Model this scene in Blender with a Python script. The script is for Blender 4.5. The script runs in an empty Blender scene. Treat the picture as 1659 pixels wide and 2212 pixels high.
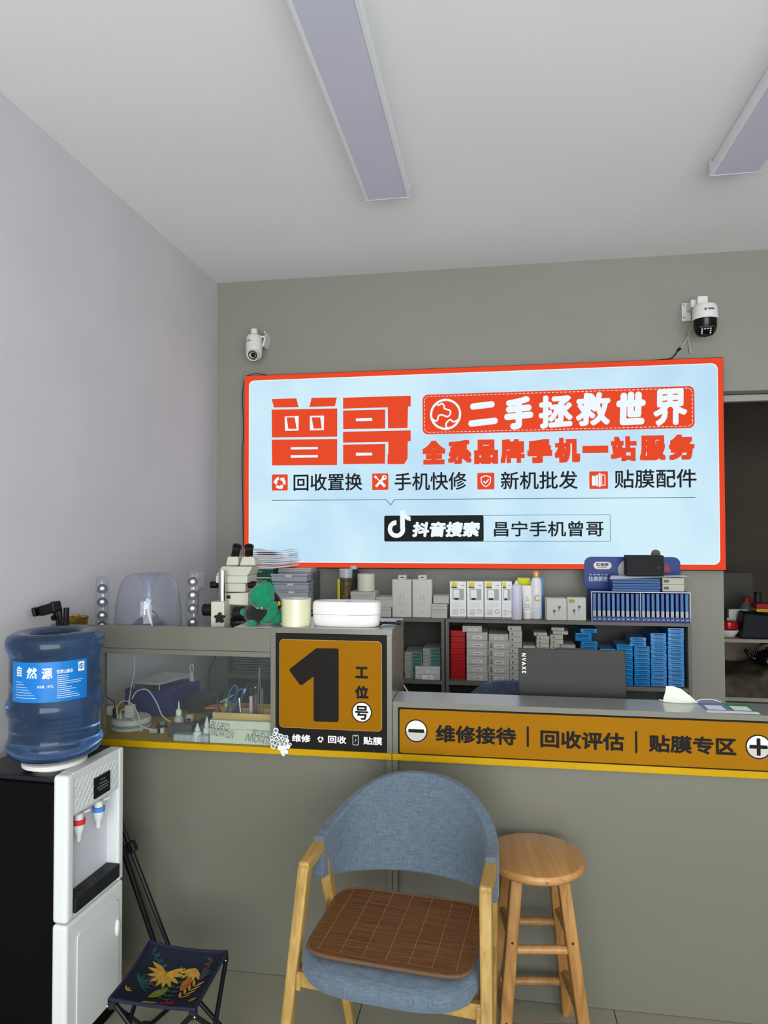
import bpy, bmesh, math, random
from mathutils import Vector, Matrix
R0 = random.Random(7)
PI = math.pi
sc = bpy.context.scene
COL = sc.collection

# ---------------------------------------------------------------- camera
F_PX, CX, CY = 1500.0, 829.5, 1106.0
RX = Vector((0.9874, 0.1583, -0.0026)); RY = Vector((-0.0063, 0.0230, -0.9997)); RZ = Vector((-0.1582, 0.9871, 0.0237))
RZ.normalize(); RX = (RX - RZ * RX.dot(RZ)).normalized(); RY = RZ.cross(RX)      # image right, image down, view axis in the world
CAM = Vector((0, 0, 1.48))
cd = bpy.data.cameras.new('camera'); cam = bpy.data.objects.new('camera', cd); COL.objects.link(cam)
m = Matrix.Identity(4)
for i in range(3):
    m[i][0] = RX[i]; m[i][1] = -RY[i]; m[i][2] = -RZ[i]; m[i][3] = CAM[i]
cam.matrix_world = m
cd.sensor_fit = 'HORIZONTAL'; cd.sensor_width = 36.0; cd.lens = 36.0 * F_PX / 1659.0; cd.clip_start = 0.02
sc.camera = cam

# ---------------------------------------------------------------- light
wd = bpy.data.worlds.new('daylight'); sc.world = wd; wd.use_nodes = True
bg = wd.node_tree.nodes['Background']; bg.inputs[0].default_value = (0.84, 0.92, 1.0, 1); bg.inputs[1].default_value = 2.3
def area(name, loc, rot, sx, sy, power, col):
    l = bpy.data.lights.new(name, 'AREA'); l.shape = 'RECTANGLE'; l.size = sx; l.size_y = sy; l.energy = power; l.color = col
    o = bpy.data.objects.new(name, l); o.location = loc; o.rotation_euler = rot; COL.objects.link(o)
    return o
area('shopfront_daylight', (0.75, -2.55, 1.35), (PI / 2 + math.radians(14), 0, 0), 4.2, 2.3, 205, (0.96, 0.98, 1.0))
sc.view_settings.view_transform = 'Standard'; sc.view_settings.look = 'None'
sc.view_settings.gamma = 1.0; sc.view_settings.use_curve_mapping = False
sc.view_settings.exposure = 0.0
sc.cycles.max_bounces = 10; sc.cycles.diffuse_bounces = 5; sc.cycles.transparent_max_bounces = 24; sc.cycles.transmission_bounces = 10
sc.cycles.caustics_reflective = False; sc.cycles.caustics_refractive = False

# ---------------------------------------------------------------- helpers
def at(px, py, X=None, Y=None, Z=None):
    """the world point on the plane X=, Y= or Z= that the photograph shows at pixel px, py"""
    d = RX * (px - CX) + RY * (py - CY) + RZ * F_PX
    if Y is not None: t = (Y - CAM.y) / d.y
    elif Z is not None: t = (Z - CAM.z) / d.z
    else: t = (X - CAM.x) / d.x
    return CAM + d * t

def lin(c):
    return tuple(((v / 255) / 12.92 if v / 255 <= 0.04045 else ((v / 255 + 0.055) / 1.055) ** 2.4) for v in c) + (1.0,)

MATS = {}
def mat(name, rgb=(128, 128, 128), rough=0.55, metal=0.0, noise=0.0, nscale=8.0, bump=0.0, bscale=60.0, trans=0.0, ior=1.45, alpha=1.0, spec=0.28, coat=0.0, stretch=(1, 1, 1), rgb2=None, sheen=0.0):
    if name in MATS: return MATS[name]
    mt = bpy.data.materials.new(name); mt.use_nodes = True; MATS[name] = mt
    nt = mt.node_tree; b = nt.nodes['Principled BSDF']
    b.inputs['Base Color'].default_value = lin(rgb); b.inputs['Roughness'].default_value = rough
    b.inputs['Metallic'].default_value = metal; b.inputs['Transmission Weight'].default_value = trans
    b.inputs['IOR'].default_value = ior; b.inputs['Alpha'].default_value = alpha
    b.inputs['Specular IOR Level'].default_value = spec; b.inputs['Coat Weight'].default_value = coat
    b.inputs['Sheen Weight'].default_value = sheen
    if noise or bump:
        tc = nt.nodes.new('ShaderNodeTexCoord'); mp = nt.nodes.new('ShaderNodeMapping')
        mp.inputs['Scale'].default_value = stretch
        nt.links.new(tc.outputs['Object'], mp.inputs['Vector'])
    if noise:
        n = nt.nodes.new('ShaderNodeTexNoise'); n.inputs['Scale'].default_value = nscale; n.inputs['Detail'].default_value = 5
        nt.links.new(mp.outputs[0], n.inputs['Vector'])
        r = nt.nodes.new('ShaderNodeValToRGB')
        a = lin(rgb); c2 = lin(rgb2) if rgb2 else tuple(v * (1 - noise) for v in a[:3]) + (1,)
        r.color_ramp.elements[0].position = 0.35; r.color_ramp.elements[1].position = 0.65
        r.color_ramp.elements[0].color = c2; r.color_ramp.elements[1].color = a
        nt.links.new(n.outputs[0], r.inputs[0]); nt.links.new(r.outputs[0], b.inputs['Base Color'])
    if bump:
        n2 = nt.nodes.new('ShaderNodeTexNoise'); n2.inputs['Scale'].default_value = bscale; n2.inputs['Detail'].default_value = 4
        nt.links.new(mp.outputs[0], n2.inputs['Vector'])
        bp = nt.nodes.new('ShaderNodeBump'); bp.inputs['Strength'].default_value = bump; bp.inputs['Distance'].default_value = 0.004
        nt.links.new(n2.outputs[0], bp.inputs['Height']); nt.links.new(bp.outputs[0], b.inputs['Normal'])
    return mt

def sheer(name, rgb=(235, 240, 245), clear=0.9, rough=0.03, ior=1.3):
    """thin clear plastic or glass: light goes through, the surface still mirrors at a slant; 1 - clear is the share that looks milky"""
    if name in MATS: return MATS[name]
    mt = bpy.data.materials.new(name); mt.use_nodes = True; MATS[name] = mt
    nt = mt.node_tree; b = nt.nodes['Principled BSDF']; b.inputs['Base Color'].default_value = lin(rgb); b.inputs['Roughness'].default_value = max(rough, 0.02)
    tr = nt.nodes.new('ShaderNodeBsdfTransparent'); tr.inputs[0].default_value = lin(rgb)
    gl = nt.nodes.new('ShaderNodeBsdfGlossy'); gl.inputs['Roughness'].default_value = rough
    fr = nt.nodes.new('ShaderNodeFresnel'); gm = nt.nodes.new('ShaderNodeNewGeometry'); mr = nt.nodes.new('ShaderNodeMapRange')      # the same bend from both faces
    mr.inputs['To Min'].default_value = ior; mr.inputs['To Max'].default_value = 1 / ior
    nt.links.new(gm.outputs['Backfacing'], mr.inputs['Value']); nt.links.new(mr.outputs[0], fr.inputs[0])
    m1 = nt.nodes.new('ShaderNodeMixShader'); m2 = nt.nodes.new('ShaderNodeMixShader')
    m1.inputs[0].default_value = 1 - clear
    nt.links.new(tr.outputs[0], m1.inputs[1]); nt.links.new(b.outputs[0], m1.inputs[2])
    nt.links.new(fr.outputs[0], m2.inputs[0]); nt.links.new(m1.outputs[0], m2.inputs[1]); nt.links.new(gl.outputs[0], m2.inputs[2])
    nt.links.new(m2.outputs[0], nt.nodes['Material Output'].inputs[0])
    return mt

def emit(name, rgb, strength=1.0, rgb2=None, nscale=2.0):
    if name in MATS: return MATS[name]
    mt = bpy.data.materials.new(name); mt.use_nodes = True; MATS[name] = mt
    nt = mt.node_tree; nt.nodes.remove(nt.nodes['Principled BSDF'])
    e = nt.nodes.new('ShaderNodeEmission'); e.inputs[0].default_value = lin(rgb); e.inputs[1].default_value = strength
    if rgb2:
        tc = nt.nodes.new('ShaderNodeTexCoord'); n = nt.nodes.new('ShaderNodeTexNoise'); n.inputs['Scale'].default_value = nscale
        n.inputs['Detail'].default_value = 3; n.inputs['Distortion'].default_value = 0.6
        nt.links.new(tc.outputs['Object'], n.inputs['Vector'])
        r = nt.nodes.new('ShaderNodeValToRGB'); r.color_ramp.elements[0].position = 0.3; r.color_ramp.elements[1].position = 0.62
        r.color_ramp.elements[0].color = lin(rgb2); r.color_ramp.elements[1].color = lin(rgb)
        nt.links.new(n.outputs[0], r.inputs[0]); nt.links.new(r.outputs[0], e.inputs[0])
    nt.links.new(e.outputs[0], nt.nodes['Material Output'].inputs[0])
    return mt

def wood(name, a, b_, scale=1.0, axis='Z', rough=0.4):
    """grain running along the given object axis"""
    if name in MATS: return MATS[name]
    mt = mat(name, a, rough)
    nt = mt.node_tree; b = nt.nodes['Principled BSDF']
    tc = nt.nodes.new('ShaderNodeTexCoord'); mp = nt.nodes.new('ShaderNodeMapping')
    s = {'X': (1.2, 22, 22), 'Y': (22, 1.2, 22), 'Z': (22, 22, 1.2)}[axis]
    mp.inputs['Scale'].default_value = tuple(v * scale for v in s)
    n = nt.nodes.new('ShaderNodeTexNoise'); n.inputs['Scale'].default_value = 2.2; n.inputs['Detail'].default_value = 6; n.inputs['Distortion'].default_value = 0.9
    r = nt.nodes.new('ShaderNodeValToRGB'); r.color_ramp.elements[0].position = 0.3; r.color_ramp.elements[1].position = 0.7
    r.color_ramp.elements[0].color = lin(b_); r.color_ramp.elements[1].color = lin(a)
    nt.links.new(tc.outputs['Object'], mp.inputs[0]); nt.links.new(mp.outputs[0], n.inputs['Vector'])
    nt.links.new(n.outputs[0], r.inputs[0]); nt.links.new(r.outputs[0], b.inputs['Base Color'])
    return mt

def fabric(name, a, b_, s=260):
    """woven cloth: two crossed sets of fine uneven threads"""
    if name in MATS: return MATS[name]
    mt = mat(name, a, 0.95, sheen=0.15)
    nt = mt.node_tree; b = nt.nodes['Principled BSDF']; tc = nt.nodes.new('ShaderNodeTexCoord')
    outs = []
    for sv in ((s, s, s * 0.06), (s * 0.07, s * 0.07, s)):
        mp = nt.nodes.new('ShaderNodeMapping'); mp.inputs['Scale'].default_value = sv
        n = nt.nodes.new('ShaderNodeTexNoise'); n.inputs['Scale'].default_value = 1.0; n.inputs['Detail'].default_value = 3
        nt.links.new(tc.outputs['Object'], mp.inputs[0]); nt.links.new(mp.outputs[0], n.inputs['Vector']); outs.append(n.outputs[0])
    ad = nt.nodes.new('ShaderNodeMath'); ad.operation = 'ADD'; nt.links.new(outs[0], ad.inputs[0]); nt.links.new(outs[1], ad.inputs[1])
    ml = nt.nodes.new('ShaderNodeMath'); ml.operation = 'MULTIPLY'; ml.inputs[1].default_value = 0.5; nt.links.new(ad.outputs[0], ml.inputs[0])
    r = nt.nodes.new('ShaderNodeValToRGB'); r.color_ramp.elements[0].position = 0.38; r.color_ramp.elements[1].position = 0.62
    r.color_ramp.elements[0].color = lin(b_); r.color_ramp.elements[1].color = lin(a)
    nt.links.new(ml.outputs[0], r.inputs[0]); nt.links.new(r.outputs[0], b.inputs['Base Color'])
    bp = nt.nodes.new('ShaderNodeBump'); bp.inputs['Strength'].default_value = 0.25; bp.inputs['Distance'].default_value = 0.002
    nt.links.new(ml.outputs[0], bp.inputs['Height']); nt.links.new(bp.outputs[0], b.inputs['Normal'])
    return mt

INV = {}
def tag(o, label=None, cat=None, group=None, kind=None):
    if label: o['label'] = label
    if cat: o['category'] = cat
    if group: o['group'] = group
    if kind: o['kind'] = kind
    return o
def thing(name, label, cat, loc=(0, 0, 0), rz=0.0, group=None):
    o = bpy.data.objects.new(name, None); COL.objects.link(o); o.empty_display_size = 0.05
    o.location = loc; o.rotation_euler = (0, 0, rz)
    INV[o.name] = (Matrix.Translation(Vector(loc)) @ Matrix.Rotation(rz, 4, 'Z'))
    return tag(o, label, cat, group)

class MB:
    def __init__(s, xf=None): s.bm = bmesh.new(); s.xf = xf or Matrix.Identity(4)
    def _v(s, co): return s.bm.verts.new(s.xf @ Vector(co))
    def box(s, c, d, rot=None):
        q = rot or Matrix.Identity(3); c = Vector(c)
        vs = [s._v(c + q @ Vector((x * d[0] / 2, y * d[1] / 2, z * d[2] / 2))) for x in (-1, 1) for y in (-1, 1) for z in (-1, 1)]
        for f in ((0, 1, 3, 2), (4, 6, 7, 5), (0, 4, 5, 1), (2, 3, 7, 6), (0, 2, 6, 4), (1, 5, 7, 3)): s.bm.faces.new([vs[i] for i in f])
        return s
    def bx(s, x0, x1, y0, y1, z0, z1):
        return s.box(((x0 + x1) / 2, (y0 + y1) / 2, (z0 + z1) / 2), (abs(x1 - x0), abs(y1 - y0), abs(z1 - z0)))
    def hexa(s, bot, top):
        a = [s._v(p) for p in bot]; b = [s._v(p) for p in top]; n = len(a)
        s.bm.faces.new(a[::-1]); s.bm.faces.new(b)
        for i in range(n): s.bm.faces.new((a[i], a[(i + 1) % n], b[(i + 1) % n], b[i]))
        return s
    def lathe(s, prof, c=(0, 0, 0), seg=32, mtx=None, cap=True):
        q = mtx or Matrix.Identity(3); c = Vector(c); rings = []
        for r, z in prof:
            rings.append([s._v(c + q @ Vector((r * math.cos(2 * PI * i / seg), r * math.sin(2 * PI * i / seg), z))) for i in range(seg)])
        for a, b in zip(rings, rings[1:]):
            for i in range(seg): s.bm.faces.new((a[i], a[(i + 1) % seg], b[(i + 1) % seg], b[i]))
        if cap: s.bm.faces.new(rings[0][::-1]); s.bm.faces.new(rings[-1])
        return s
    def cyl(s, p0, p1, r0, r1=None, seg=20):
        p0, p1 = Vector(p0), Vector(p1); d = p1 - p0
        q = d.to_track_quat('Z', 'Y').to_matrix()
        return s.lathe([(r0, 0), (r0 if r1 is None else r1, d.length)], p0, seg, q)
    def beam(s, p0, p1, w0, w1=None, up=(0, 1, 0)):
        """square bar; w=(across, along up)"""
        w1 = w1 or w0; p0, p1 = Vector(p0), Vector(p1); d = (p1 - p0).normalized()
        a = d.cross(Vector(up)).normalized(); b = a.cross(d).normalized()
        def rg(p, w): return [p + a * sx * w[0] / 2 + b * sy * w[1] / 2 for sx, sy in ((-1, -1), (1, -1), (1, 1), (-1, 1))]
        return s.hexa(rg(p0, w0), rg(p1, w1))
    def tube(s, pts, r, seg=8, closed=False):
        pts = [Vector(p) for p in pts]; n = len(pts); rings = []; nrm = None
        for i, p in enumerate(pts):
            t = ((pts[(i + 1) % n] if (closed or i < n - 1) else p) - (pts[i - 1] if (closed or i > 0) else p))
            t = t.normalized() if t.length > 1e-9 else Vector((0, 0, 1))
            if nrm is None: nrm = t.orthogonal().normalized()
            nrm = (nrm - t * nrm.dot(t)).normalized(); bn = t.cross(nrm)
            rr = r[i] if isinstance(r, (list, tuple)) else r
            rings.append([s._v(p + (nrm * math.cos(2 * PI * k / seg) + bn * math.sin(2 * PI * k / seg)) * rr) for k in range(seg)])
        m_ = n if closed else n - 1
        for i in range(m_):
            a, b = rings[i], rings[(i + 1) % n]
            for k in range(seg): s.bm.faces.new((a[k], a[(k + 1) % seg], b[(k + 1) % seg], b[k]))
        if not closed: s.bm.faces.new(rings[0][::-1]); s.bm.faces.new(rings[-1])
        return s
    def ell(s, c, r, seg=20, rot=None, f=None):
        q = rot or Matrix.Identity(3); c = Vector(c); n = seg // 2; rows = []
        for j in range(1, n):
            th = PI * j / n
            row = []
            for i in range(seg):
                ph = 2 * PI * i / seg
                p = Vector((math.sin(th) * math.cos(ph) * r[0], math.sin(th) * math.sin(ph) * r[1], -math.cos(th) * r[2]))
                if f: p = f(p)
                row.append(s._v(c + q @ p))
            rows.append(row)
        b0 = Vector((0, 0, -r[2])); t0 = Vector((0, 0, r[2]))
        if f: b0, t0 = f(b0), f(t0)
        b0 = s._v(c + q @ b0); t0 = s._v(c + q @ t0)
        for a, b in zip(rows, rows[1:]):
            for i in range(seg): s.bm.faces.new((a[i], a[(i + 1) % seg], b[(i + 1) % seg], b[i]))
        for i in range(seg):
            s.bm.faces.new((b0, rows[0][(i + 1) % seg], rows[0][i])); s.bm.faces.new((t0, rows[-1][i], rows[-1][(i + 1) % seg]))
        return s
    def prism(s, pts, y, t=0.0006):
        """outline of (x, z) points facing -Y at depth y, thickness t behind it"""
        a = [s._v((p[0], y, p[1])) for p in pts]; b = [s._v((p[0], y + t, p[1])) for p in pts]; n = len(a)
        f = [s.bm.faces.new(a), s.bm.faces.new(b[::-1])]
        for q_ in f: q_.normal_update()
        for i in range(n): s.bm.faces.new((a[i], b[i], b[(i + 1) % n], a[(i + 1) % n]))
        bmesh.ops.triangulate(s.bm, faces=f)
        return s
    def slab(s, pts, z0, z1):
        """outline of (x, y) points extruded from z0 to z1"""
        a = [s._v((p[0], p[1], z0)) for p in pts]; b = [s._v((p[0], p[1], z1)) for p in pts]; n = len(a)
        s.bm.faces.new(a[::-1]); s.bm.faces.new(b)
        for i in range(n): s.bm.faces.new((a[i], a[(i + 1) % n], b[(i + 1) % n], b[i]))
        return s
    def sheet(s, fn, nu, nv, thick=0.0, closed_u=False):
        g = [[s._v(fn(i / nu, j / nv)) for j in range(nv + 1)] for i in range(nu + (0 if closed_u else 1))]
        for i in range(nu):
            for j in range(nv):
                a, b = g[i], g[(i + 1) % len(g)]
                s.bm.faces.new((a[j], b[j], b[j + 1], a[j + 1]))
        if thick:
            bmesh.ops.recalc_face_normals(s.bm, faces=s.bm.faces)
            bmesh.ops.solidify(s.bm, geom=s.bm.faces[:], thickness=thick)
        return s
    def build(s, name, mt, parent=None, smooth=False, bevel=0.0, subsurf=0, local=False, kind=None, label=None, seg=2):
        bmesh.ops.recalc_face_normals(s.bm, faces=s.bm.faces)
        me = bpy.data.meshes.new(name)
        if parent is not None and not local:
            q = parent
            while q.parent is not None: q = q.parent
            s.bm.transform(INV[q.name].inverted() if q.name in INV else Matrix.Identity(4))
        s.bm.to_mesh(me); s.bm.free(); me.materials.append(mt)
        if smooth:
            for p in me.polygons: p.use_smooth = True
            try: me.set_sharp_from_angle(angle=math.radians(42))
            except Exception: pass
        o = bpy.data.objects.new(name, me); COL.objects.link(o)
        if parent is not None: o.parent = parent
        if bevel:
            b = o.modifiers.new('bevel', 'BEVEL'); b.width = bevel; b.segments = seg; b.limit_method = 'ANGLE'; b.angle_limit = math.radians(38)
            b.harden_normals = False
        if subsurf:
            b = o.modifiers.new('sub', 'SUBSURF'); b.levels = subsurf; b.render_levels = subsurf
        tag(o, label, None, None, kind)
        return o

def single(mb, name, mt, label, cat, group=None, **k):
    """a thing that is one mesh: its origin goes to its own base centre"""
    xs = [v.co.copy() for v in mb.bm.verts]
    c = Vector(((min(v.x for v in xs) + max(v.x for v in xs)) / 2, (min(v.y for v in xs) + max(v.y for v in xs)) / 2, min(v.z for v in xs)))
    mb.bm.transform(Matrix.Translation(-c)); o = mb.build(name, mt, None, **k); o.location = c
    INV[o.name] = Matrix.Translation(c)
    return tag(o, label, cat, group)

def struct(mb, name, mt, **k):
    o = mb.build(name, mt, None, **k); o['kind'] = 'structure'; INV[o.name] = Matrix.Identity(4); return o

def dup(root, loc, rz=None, label=None, group=None):
    r = root.copy(); COL.objects.link(r); r.location = loc
    if rz is not None: r.rotation_euler = (0, 0, rz)
    if label: r['label'] = label
    if group: r['group'] = group
    for ch in list(root.children):
        c = ch.copy(); COL.objects.link(c); c.parent = r
        for g in ch.children:
            d = g.copy(); COL.objects.link(d); d.parent = c
    return r

# --- lettering: Blender's own built-in font, turned into mesh
GL = {}
def glyphs(body):
    if body in GL: return GL[body]
    c = bpy.data.curves.new('lettering', 'FONT'); c.body = body; c.resolution_u = 3
    o = bpy.data.objects.new('lettering', c); COL.objects.link(o)
    me = bpy.data.meshes.new_from_object(o)
    vs = [(v.co.x, v.co.y) for v in me.vertices]; fs = [tuple(p.vertices) for p in me.polygons]
    bpy.data.objects.remove(o); bpy.data.meshes.remove(me); bpy.data.curves.remove(c)
    GL[body] = (vs, fs); return GL[body]
def put_text(mb, body, x0, x1, z0, z1, y, bold=0.0, shear=0.0, fn=None, rot=0.0, square=False):
    """fits the word into the rectangle x0..x1, z0..z1 at depth y; bold is the stroke growth in metres"""
    vs, fs = glyphs(body)
    if not vs: return mb
    ax, bx_ = min(v[0] for v in vs), max(v[0] for v in vs); az, bz = min(v[1] for v in vs), max(v[1] for v in vs)
    x0 += bold; x1 -= bold; z0 += bold; z1 -= bold
    sx = (x1 - x0 - abs(shear) * (z1 - z0)) / max(bx_ - ax, 1e-6); sz = (z1 - z0) / max(bz - az, 1e-6)
    offs = [(0, 0)] if not bold else [(bold * math.cos(k * PI / 4), bold * math.sin(k * PI / 4)) for k in range(8)]
    if square and bold: offs = [(bold * i, bold * j) for i in (-1, -0.33, 0.33, 1) for j in (-1, -0.33, 0.33, 1)]
    cxm, czm = (x0 + x1) / 2, (z0 + z1) / 2
    for ko, (dx, dz) in enumerate(offs):
        nv = []
        for v in vs:
            zz = (v[1] - az) * sz; xx = (v[0] - ax) * sx + shear * zz
            X, Z = x0 + xx + dx, z0 + zz + dz
            if rot: X, Z = cxm + (X - cxm) * math.cos(rot) - (Z - czm) * math.sin(rot), czm + (X - cxm) * math.sin(rot) + (Z - czm) * math.cos(rot)
            p = (X, y - 0.00003 * ko, Z) if fn is None else fn(X, Z)
            nv.append(mb._v(p))
        for f in fs:
            try: mb.bm.faces.new([nv[i] for i in f])
            except ValueError: pass
    return mb
def pt(mb, body, l, t, r, b, Y, bold=0.0, shear=0.0, rot=0.0, square=False):
    """the same with a rectangle read off the photograph: left, top-at-left, right, bottom-at-right"""
    A, B = at(l, t, Y=Y), at(r, b, Y=Y)
    return put_text(mb, body, A.x, B.x, B.z, A.z, Y, bold, shear, rot=rot, square=square)
def rrect(x0, x1, z0, z1, r, n=6):
    o = []
    for cx, cz, a in ((x1 - r, z1 - r, 0), (x0 + r, z1 - r, 90), (x0 + r, z0 + r, 180), (x1 - r, z0 + r, 270)):
        for k in range(n + 1):
            t = math.radians(a + 90 * k / n); o.append((cx + r * math.cos(t), cz + r * math.sin(t)))
    return o
def ring(mb, outer, inner, y, t=0.0006, opened=False):
    """flat frame between two outlines with the same number of points"""
    n = len(outer); a = [mb._v((p[0], y, p[1])) for p in outer]; b = [mb._v((p[0], y, p[1])) for p in inner]
    for i in range(n - 1 if opened else n): mb.bm.faces.new((a[i], a[(i + 1) % n], b[(i + 1) % n], b[i]))
    return mb
def circ(cx, cz, r, n=32, a0=0, a1=360):
    return [(cx + r * math.cos(math.radians(a0 + (a1 - a0) * k / n)), cz + r * math.sin(math.radians(a0 + (a1 - a0) * k / n))) for k in range(n if a1 - a0 == 360 else n + 1)]
def stroke(mb, pts, w, y, t=0.0004):
    """flat line of width w along (x, z) points, mitred"""
    P = [Vector(p) for p in pts]; n = len(P); L = []; Rr = []
    for i, p in enumerate(P):
        d0 = (P[i] - P[i - 1]).normalized() if i > 0 else None; d1 = (P[i + 1] - P[i]).normalized() if i < n - 1 else None
        d = ((d0 or d1) + (d1 or d0)).normalized(); nn = Vector((-d.y, d.x)); ref = d1 or d0
        k = 1 / max(0.4, abs(nn.dot(Vector((-ref.y, ref.x)))))
        L.append(p + nn * w / 2 * k); Rr.append(p - nn * w / 2 * k)
    for i in range(n - 1):
        q = [mb._v((v.x, y, v.y)) for v in (L[i], L[i + 1], Rr[i + 1], Rr[i])]
        mb.bm.faces.new(q)
    return mb
def recycle(mb, cx, cz, r, y):
    """three bent arrows chasing each other"""
    for k in range(3):
        a0 = 120 * k + 100
        o_, i_ = circ(cx, cz, r * 1.02, 8, a0, a0 + 68), circ(cx, cz, r * 0.52, 8, a0, a0 + 68)
        ring(mb, o_, i_, y, opened=True)
        h0, h1 = math.radians(a0 + 66), math.radians(a0 + 106)
        mb.prism([(cx + r * 0.32 * math.cos(h0), cz + r * 0.32 * math.sin(h0)), (cx + r * 1.24 * math.cos(h0), cz + r * 1.24 * math.sin(h0)), (cx + r * 0.80 * math.cos(h1), cz + r * 0.80 * math.sin(h1))], y, 0.0003)
    return mb

# ================================================================ the room
XL, YB, ZC = -1.545, 3.70, 2.87          # left wall, back wall, ceiling
XR, YF = 3.0, -2.6
XO = 1.124                                # left edge of the opening in the back wall
ZO = 2.11
M_ceil = mat('ceiling_paint', (238, 238, 238), 0.9, noise=0.03, nscale=1.5, bump=0.05, bscale=300)
M_wall = mat('left_wall_paint', (203, 201, 204), 0.85, noise=0.05, nscale=2.5, bump=0.08, bscale=150)
M_back = mat('back_wall_paint', (140, 139, 129), 0.85, noise=0.05, nscale=2.0, bump=0.08, bscale=150)
M_floor = mat('floor_grout', (70, 70, 66), 0.8)
M_tile = mat('floor_tile', (140, 138, 120), 0.35, noise=0.06, nscale=3)
M_lam = mat('grey_laminate', (106, 105, 93), 0.24, noise=0.03, nscale=3, spec=0.5)
M_lamt = mat('glossy_laminate_lit', (134, 134, 134), 0.32, noise=0.03, nscale=3, spec=0.8, coat=1.0); M_lamt.node_tree.nodes['Principled BSDF'].inputs['Coat Roughness'].default_value = 0.25  # top boards: base paled to paint in part of the sign's reflection
M_lamd = mat('cabinet_laminate', (98, 97, 91), 0.5)
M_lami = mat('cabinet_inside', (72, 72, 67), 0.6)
M_yel = mat('yellow_laminate', (186, 146, 0), 0.5, spec=0.15, noise=0.10, nscale=9)
M_black = mat('black_plastic', (14, 14, 15), 0.45)
M_dark = mat('dark_rubber', (30, 30, 33), 0.7)
M_white = mat('white_plastic', (214, 214, 208), 0.4)
M_card = mat('white_card', (205, 205, 198), 0.6, noise=0.04, nscale=30)
M_chrome = mat('chrome', (200, 200, 200), 0.12, 1.0)
M_steel = mat('brushed_steel', (170, 170, 170), 0.3, 1.0)
M_ink = mat('black_ink', (28, 27, 26), 0.6)
M_gink = mat('grey_ink', (95, 95, 92), 0.6)
M_clear = sheer('clear_plastic')
M_frost = sheer('frosted_plastic', (228, 234, 240), 0.55, 0.10)
M_paper = mat('paper', (222, 224, 228), 0.8)

fl = struct(MB().bx(XL, XR, YF, 6.0, -0.06, -0.006), 'floor', M_floor)
tm = None
for i in range(-2, 4):
    for j in range(-6, 5):
        x0, x1 = 0.35 + 0.77 * (i - 1), 0.35 + 0.77 * i; y0, y1 = 2.262 + 0.77 * (j - 1), 2.262 + 0.77 * j
        x0, x1 = max(x0, XL), min(x1, XR); y0, y1 = max(y0, YF), min(y1, 6.0)
        if x1 - x0 < 0.05 or y1 - y0 < 0.05: continue
        MB().bx(x0 + 0.0015, x1 - 0.0015, y0 + 0.0015, y1 - 0.0015, -0.006, 0.0).build('tile', M_tile, fl)
struct(MB().bx(XL - 0.1, XL, YF, 6.0, 0, ZC), 'wall_left', M_wall)
wb = MB(); wb.bx(XL, XO, YB, YB + 0.12, 0, ZC); wb.bx(XO, XR, YB, YB + 0.12, ZO + 0.03, ZC)
struct(wb, 'wall_back', M_back)
struct(MB().bx(XR, XR + 0.1, YF, 6.0, 0, ZC), 'wall_right', M_wall)
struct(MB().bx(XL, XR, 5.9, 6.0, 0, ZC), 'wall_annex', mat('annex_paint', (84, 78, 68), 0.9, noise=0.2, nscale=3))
struct(MB().bx(XL - 0.1, XR + 0.1, YF, 6.0, ZC, ZC + 0.1), 'ceiling', M_ceil)
wf = MB(); wf.bx(XL, XR, YF - 0.1, YF, 2.55, ZC); wf.bx(XL, -1.35, YF - 0.1, YF, 0, 2.55); wf.bx(2.85, XR, YF - 0.1, YF, 0, 2.55)
struct(wf, 'wall_front', M_wall)
struct(MB().bx(XO - 0.02, XR, YB - 0.012, YB + 0.03, ZO, ZO + 0.032), 'trim_1', mat('rail_beige', (150, 148, 136), 0.6), bevel=0.002)
struct(MB().bx(XO - 0.02, XR, YB - 0.02, YB + 0.01, ZO + 0.034, ZO + 0.05), 'trim_2', mat('rail_dark', (70, 72, 70), 0.5), bevel=0.002)

# ceiling lamps (switched off)
M_diff = mat('lamp_diffuser', (200, 200, 216), 0.5, noise=0.03, nscale=4)
M_lampf = mat('lamp_frame', (222, 224, 226), 0.45)
def lamp(x0, x1, y0, y1, label):
    t = thing('ceiling_lamp', label, 'ceiling lamp', ((x0 + x1) / 2, (y0 + y1) / 2, ZC - 0.062), group='flat ceiling lamps')
    MB().bx(x0 + 0.012, x1 - 0.012, y0, y1 - 0.001, ZC - 0.050, ZC - 0.001).build('housing', M_lampf, t, bevel=0.004)
    MB().hexa([(x0 + 0.016, y0, ZC - 0.0602), (x1 - 0.016, y0, ZC - 0.0602), (x1 - 0.016, y1, ZC - 0.0602), (x0 + 0.016, y1, ZC - 0.0602)],
              [(x0 + 0.016, y0, ZC - 0.05), (x1 - 0.016, y0, ZC - 0.05), (x1 - 0.016, y1, ZC - 0.05), (x0 + 0.016, y1, ZC - 0.05)]).build('diffuser', M_diff, t)
    for xa, xb in ((x0, x0 + 0.016), (x1 - 0.016, x1)):
        MB().bx(xa, xb, y0, y1 + 0.003, ZC - 0.061, ZC - 0.03).build('side_rail', M_lampf, t, bevel=0.003)
    for ya in (y0 - 0.004, y1):
        MB().bx(x0, x1, ya, ya + 0.004, ZC - 0.062, ZC - 0.004).build('end_cap', M_diff, t)
    return t
la, lb = at(789, 433, Z=ZC - 0.06), at(887, 427, Z=ZC - 0.06); lc = at(1533, 379, Z=ZC - 0.06)
lamp(la.x, lb.x, la.y - 1.2, la.y, 'flat white ceiling lamp above the middle of the counter, its far end in view')
lamp(lc.x, lc.x + (lb.x - la.x), lc.y - 1.2, lc.y, 'flat white ceiling lamp at the right edge of the picture')

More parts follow.
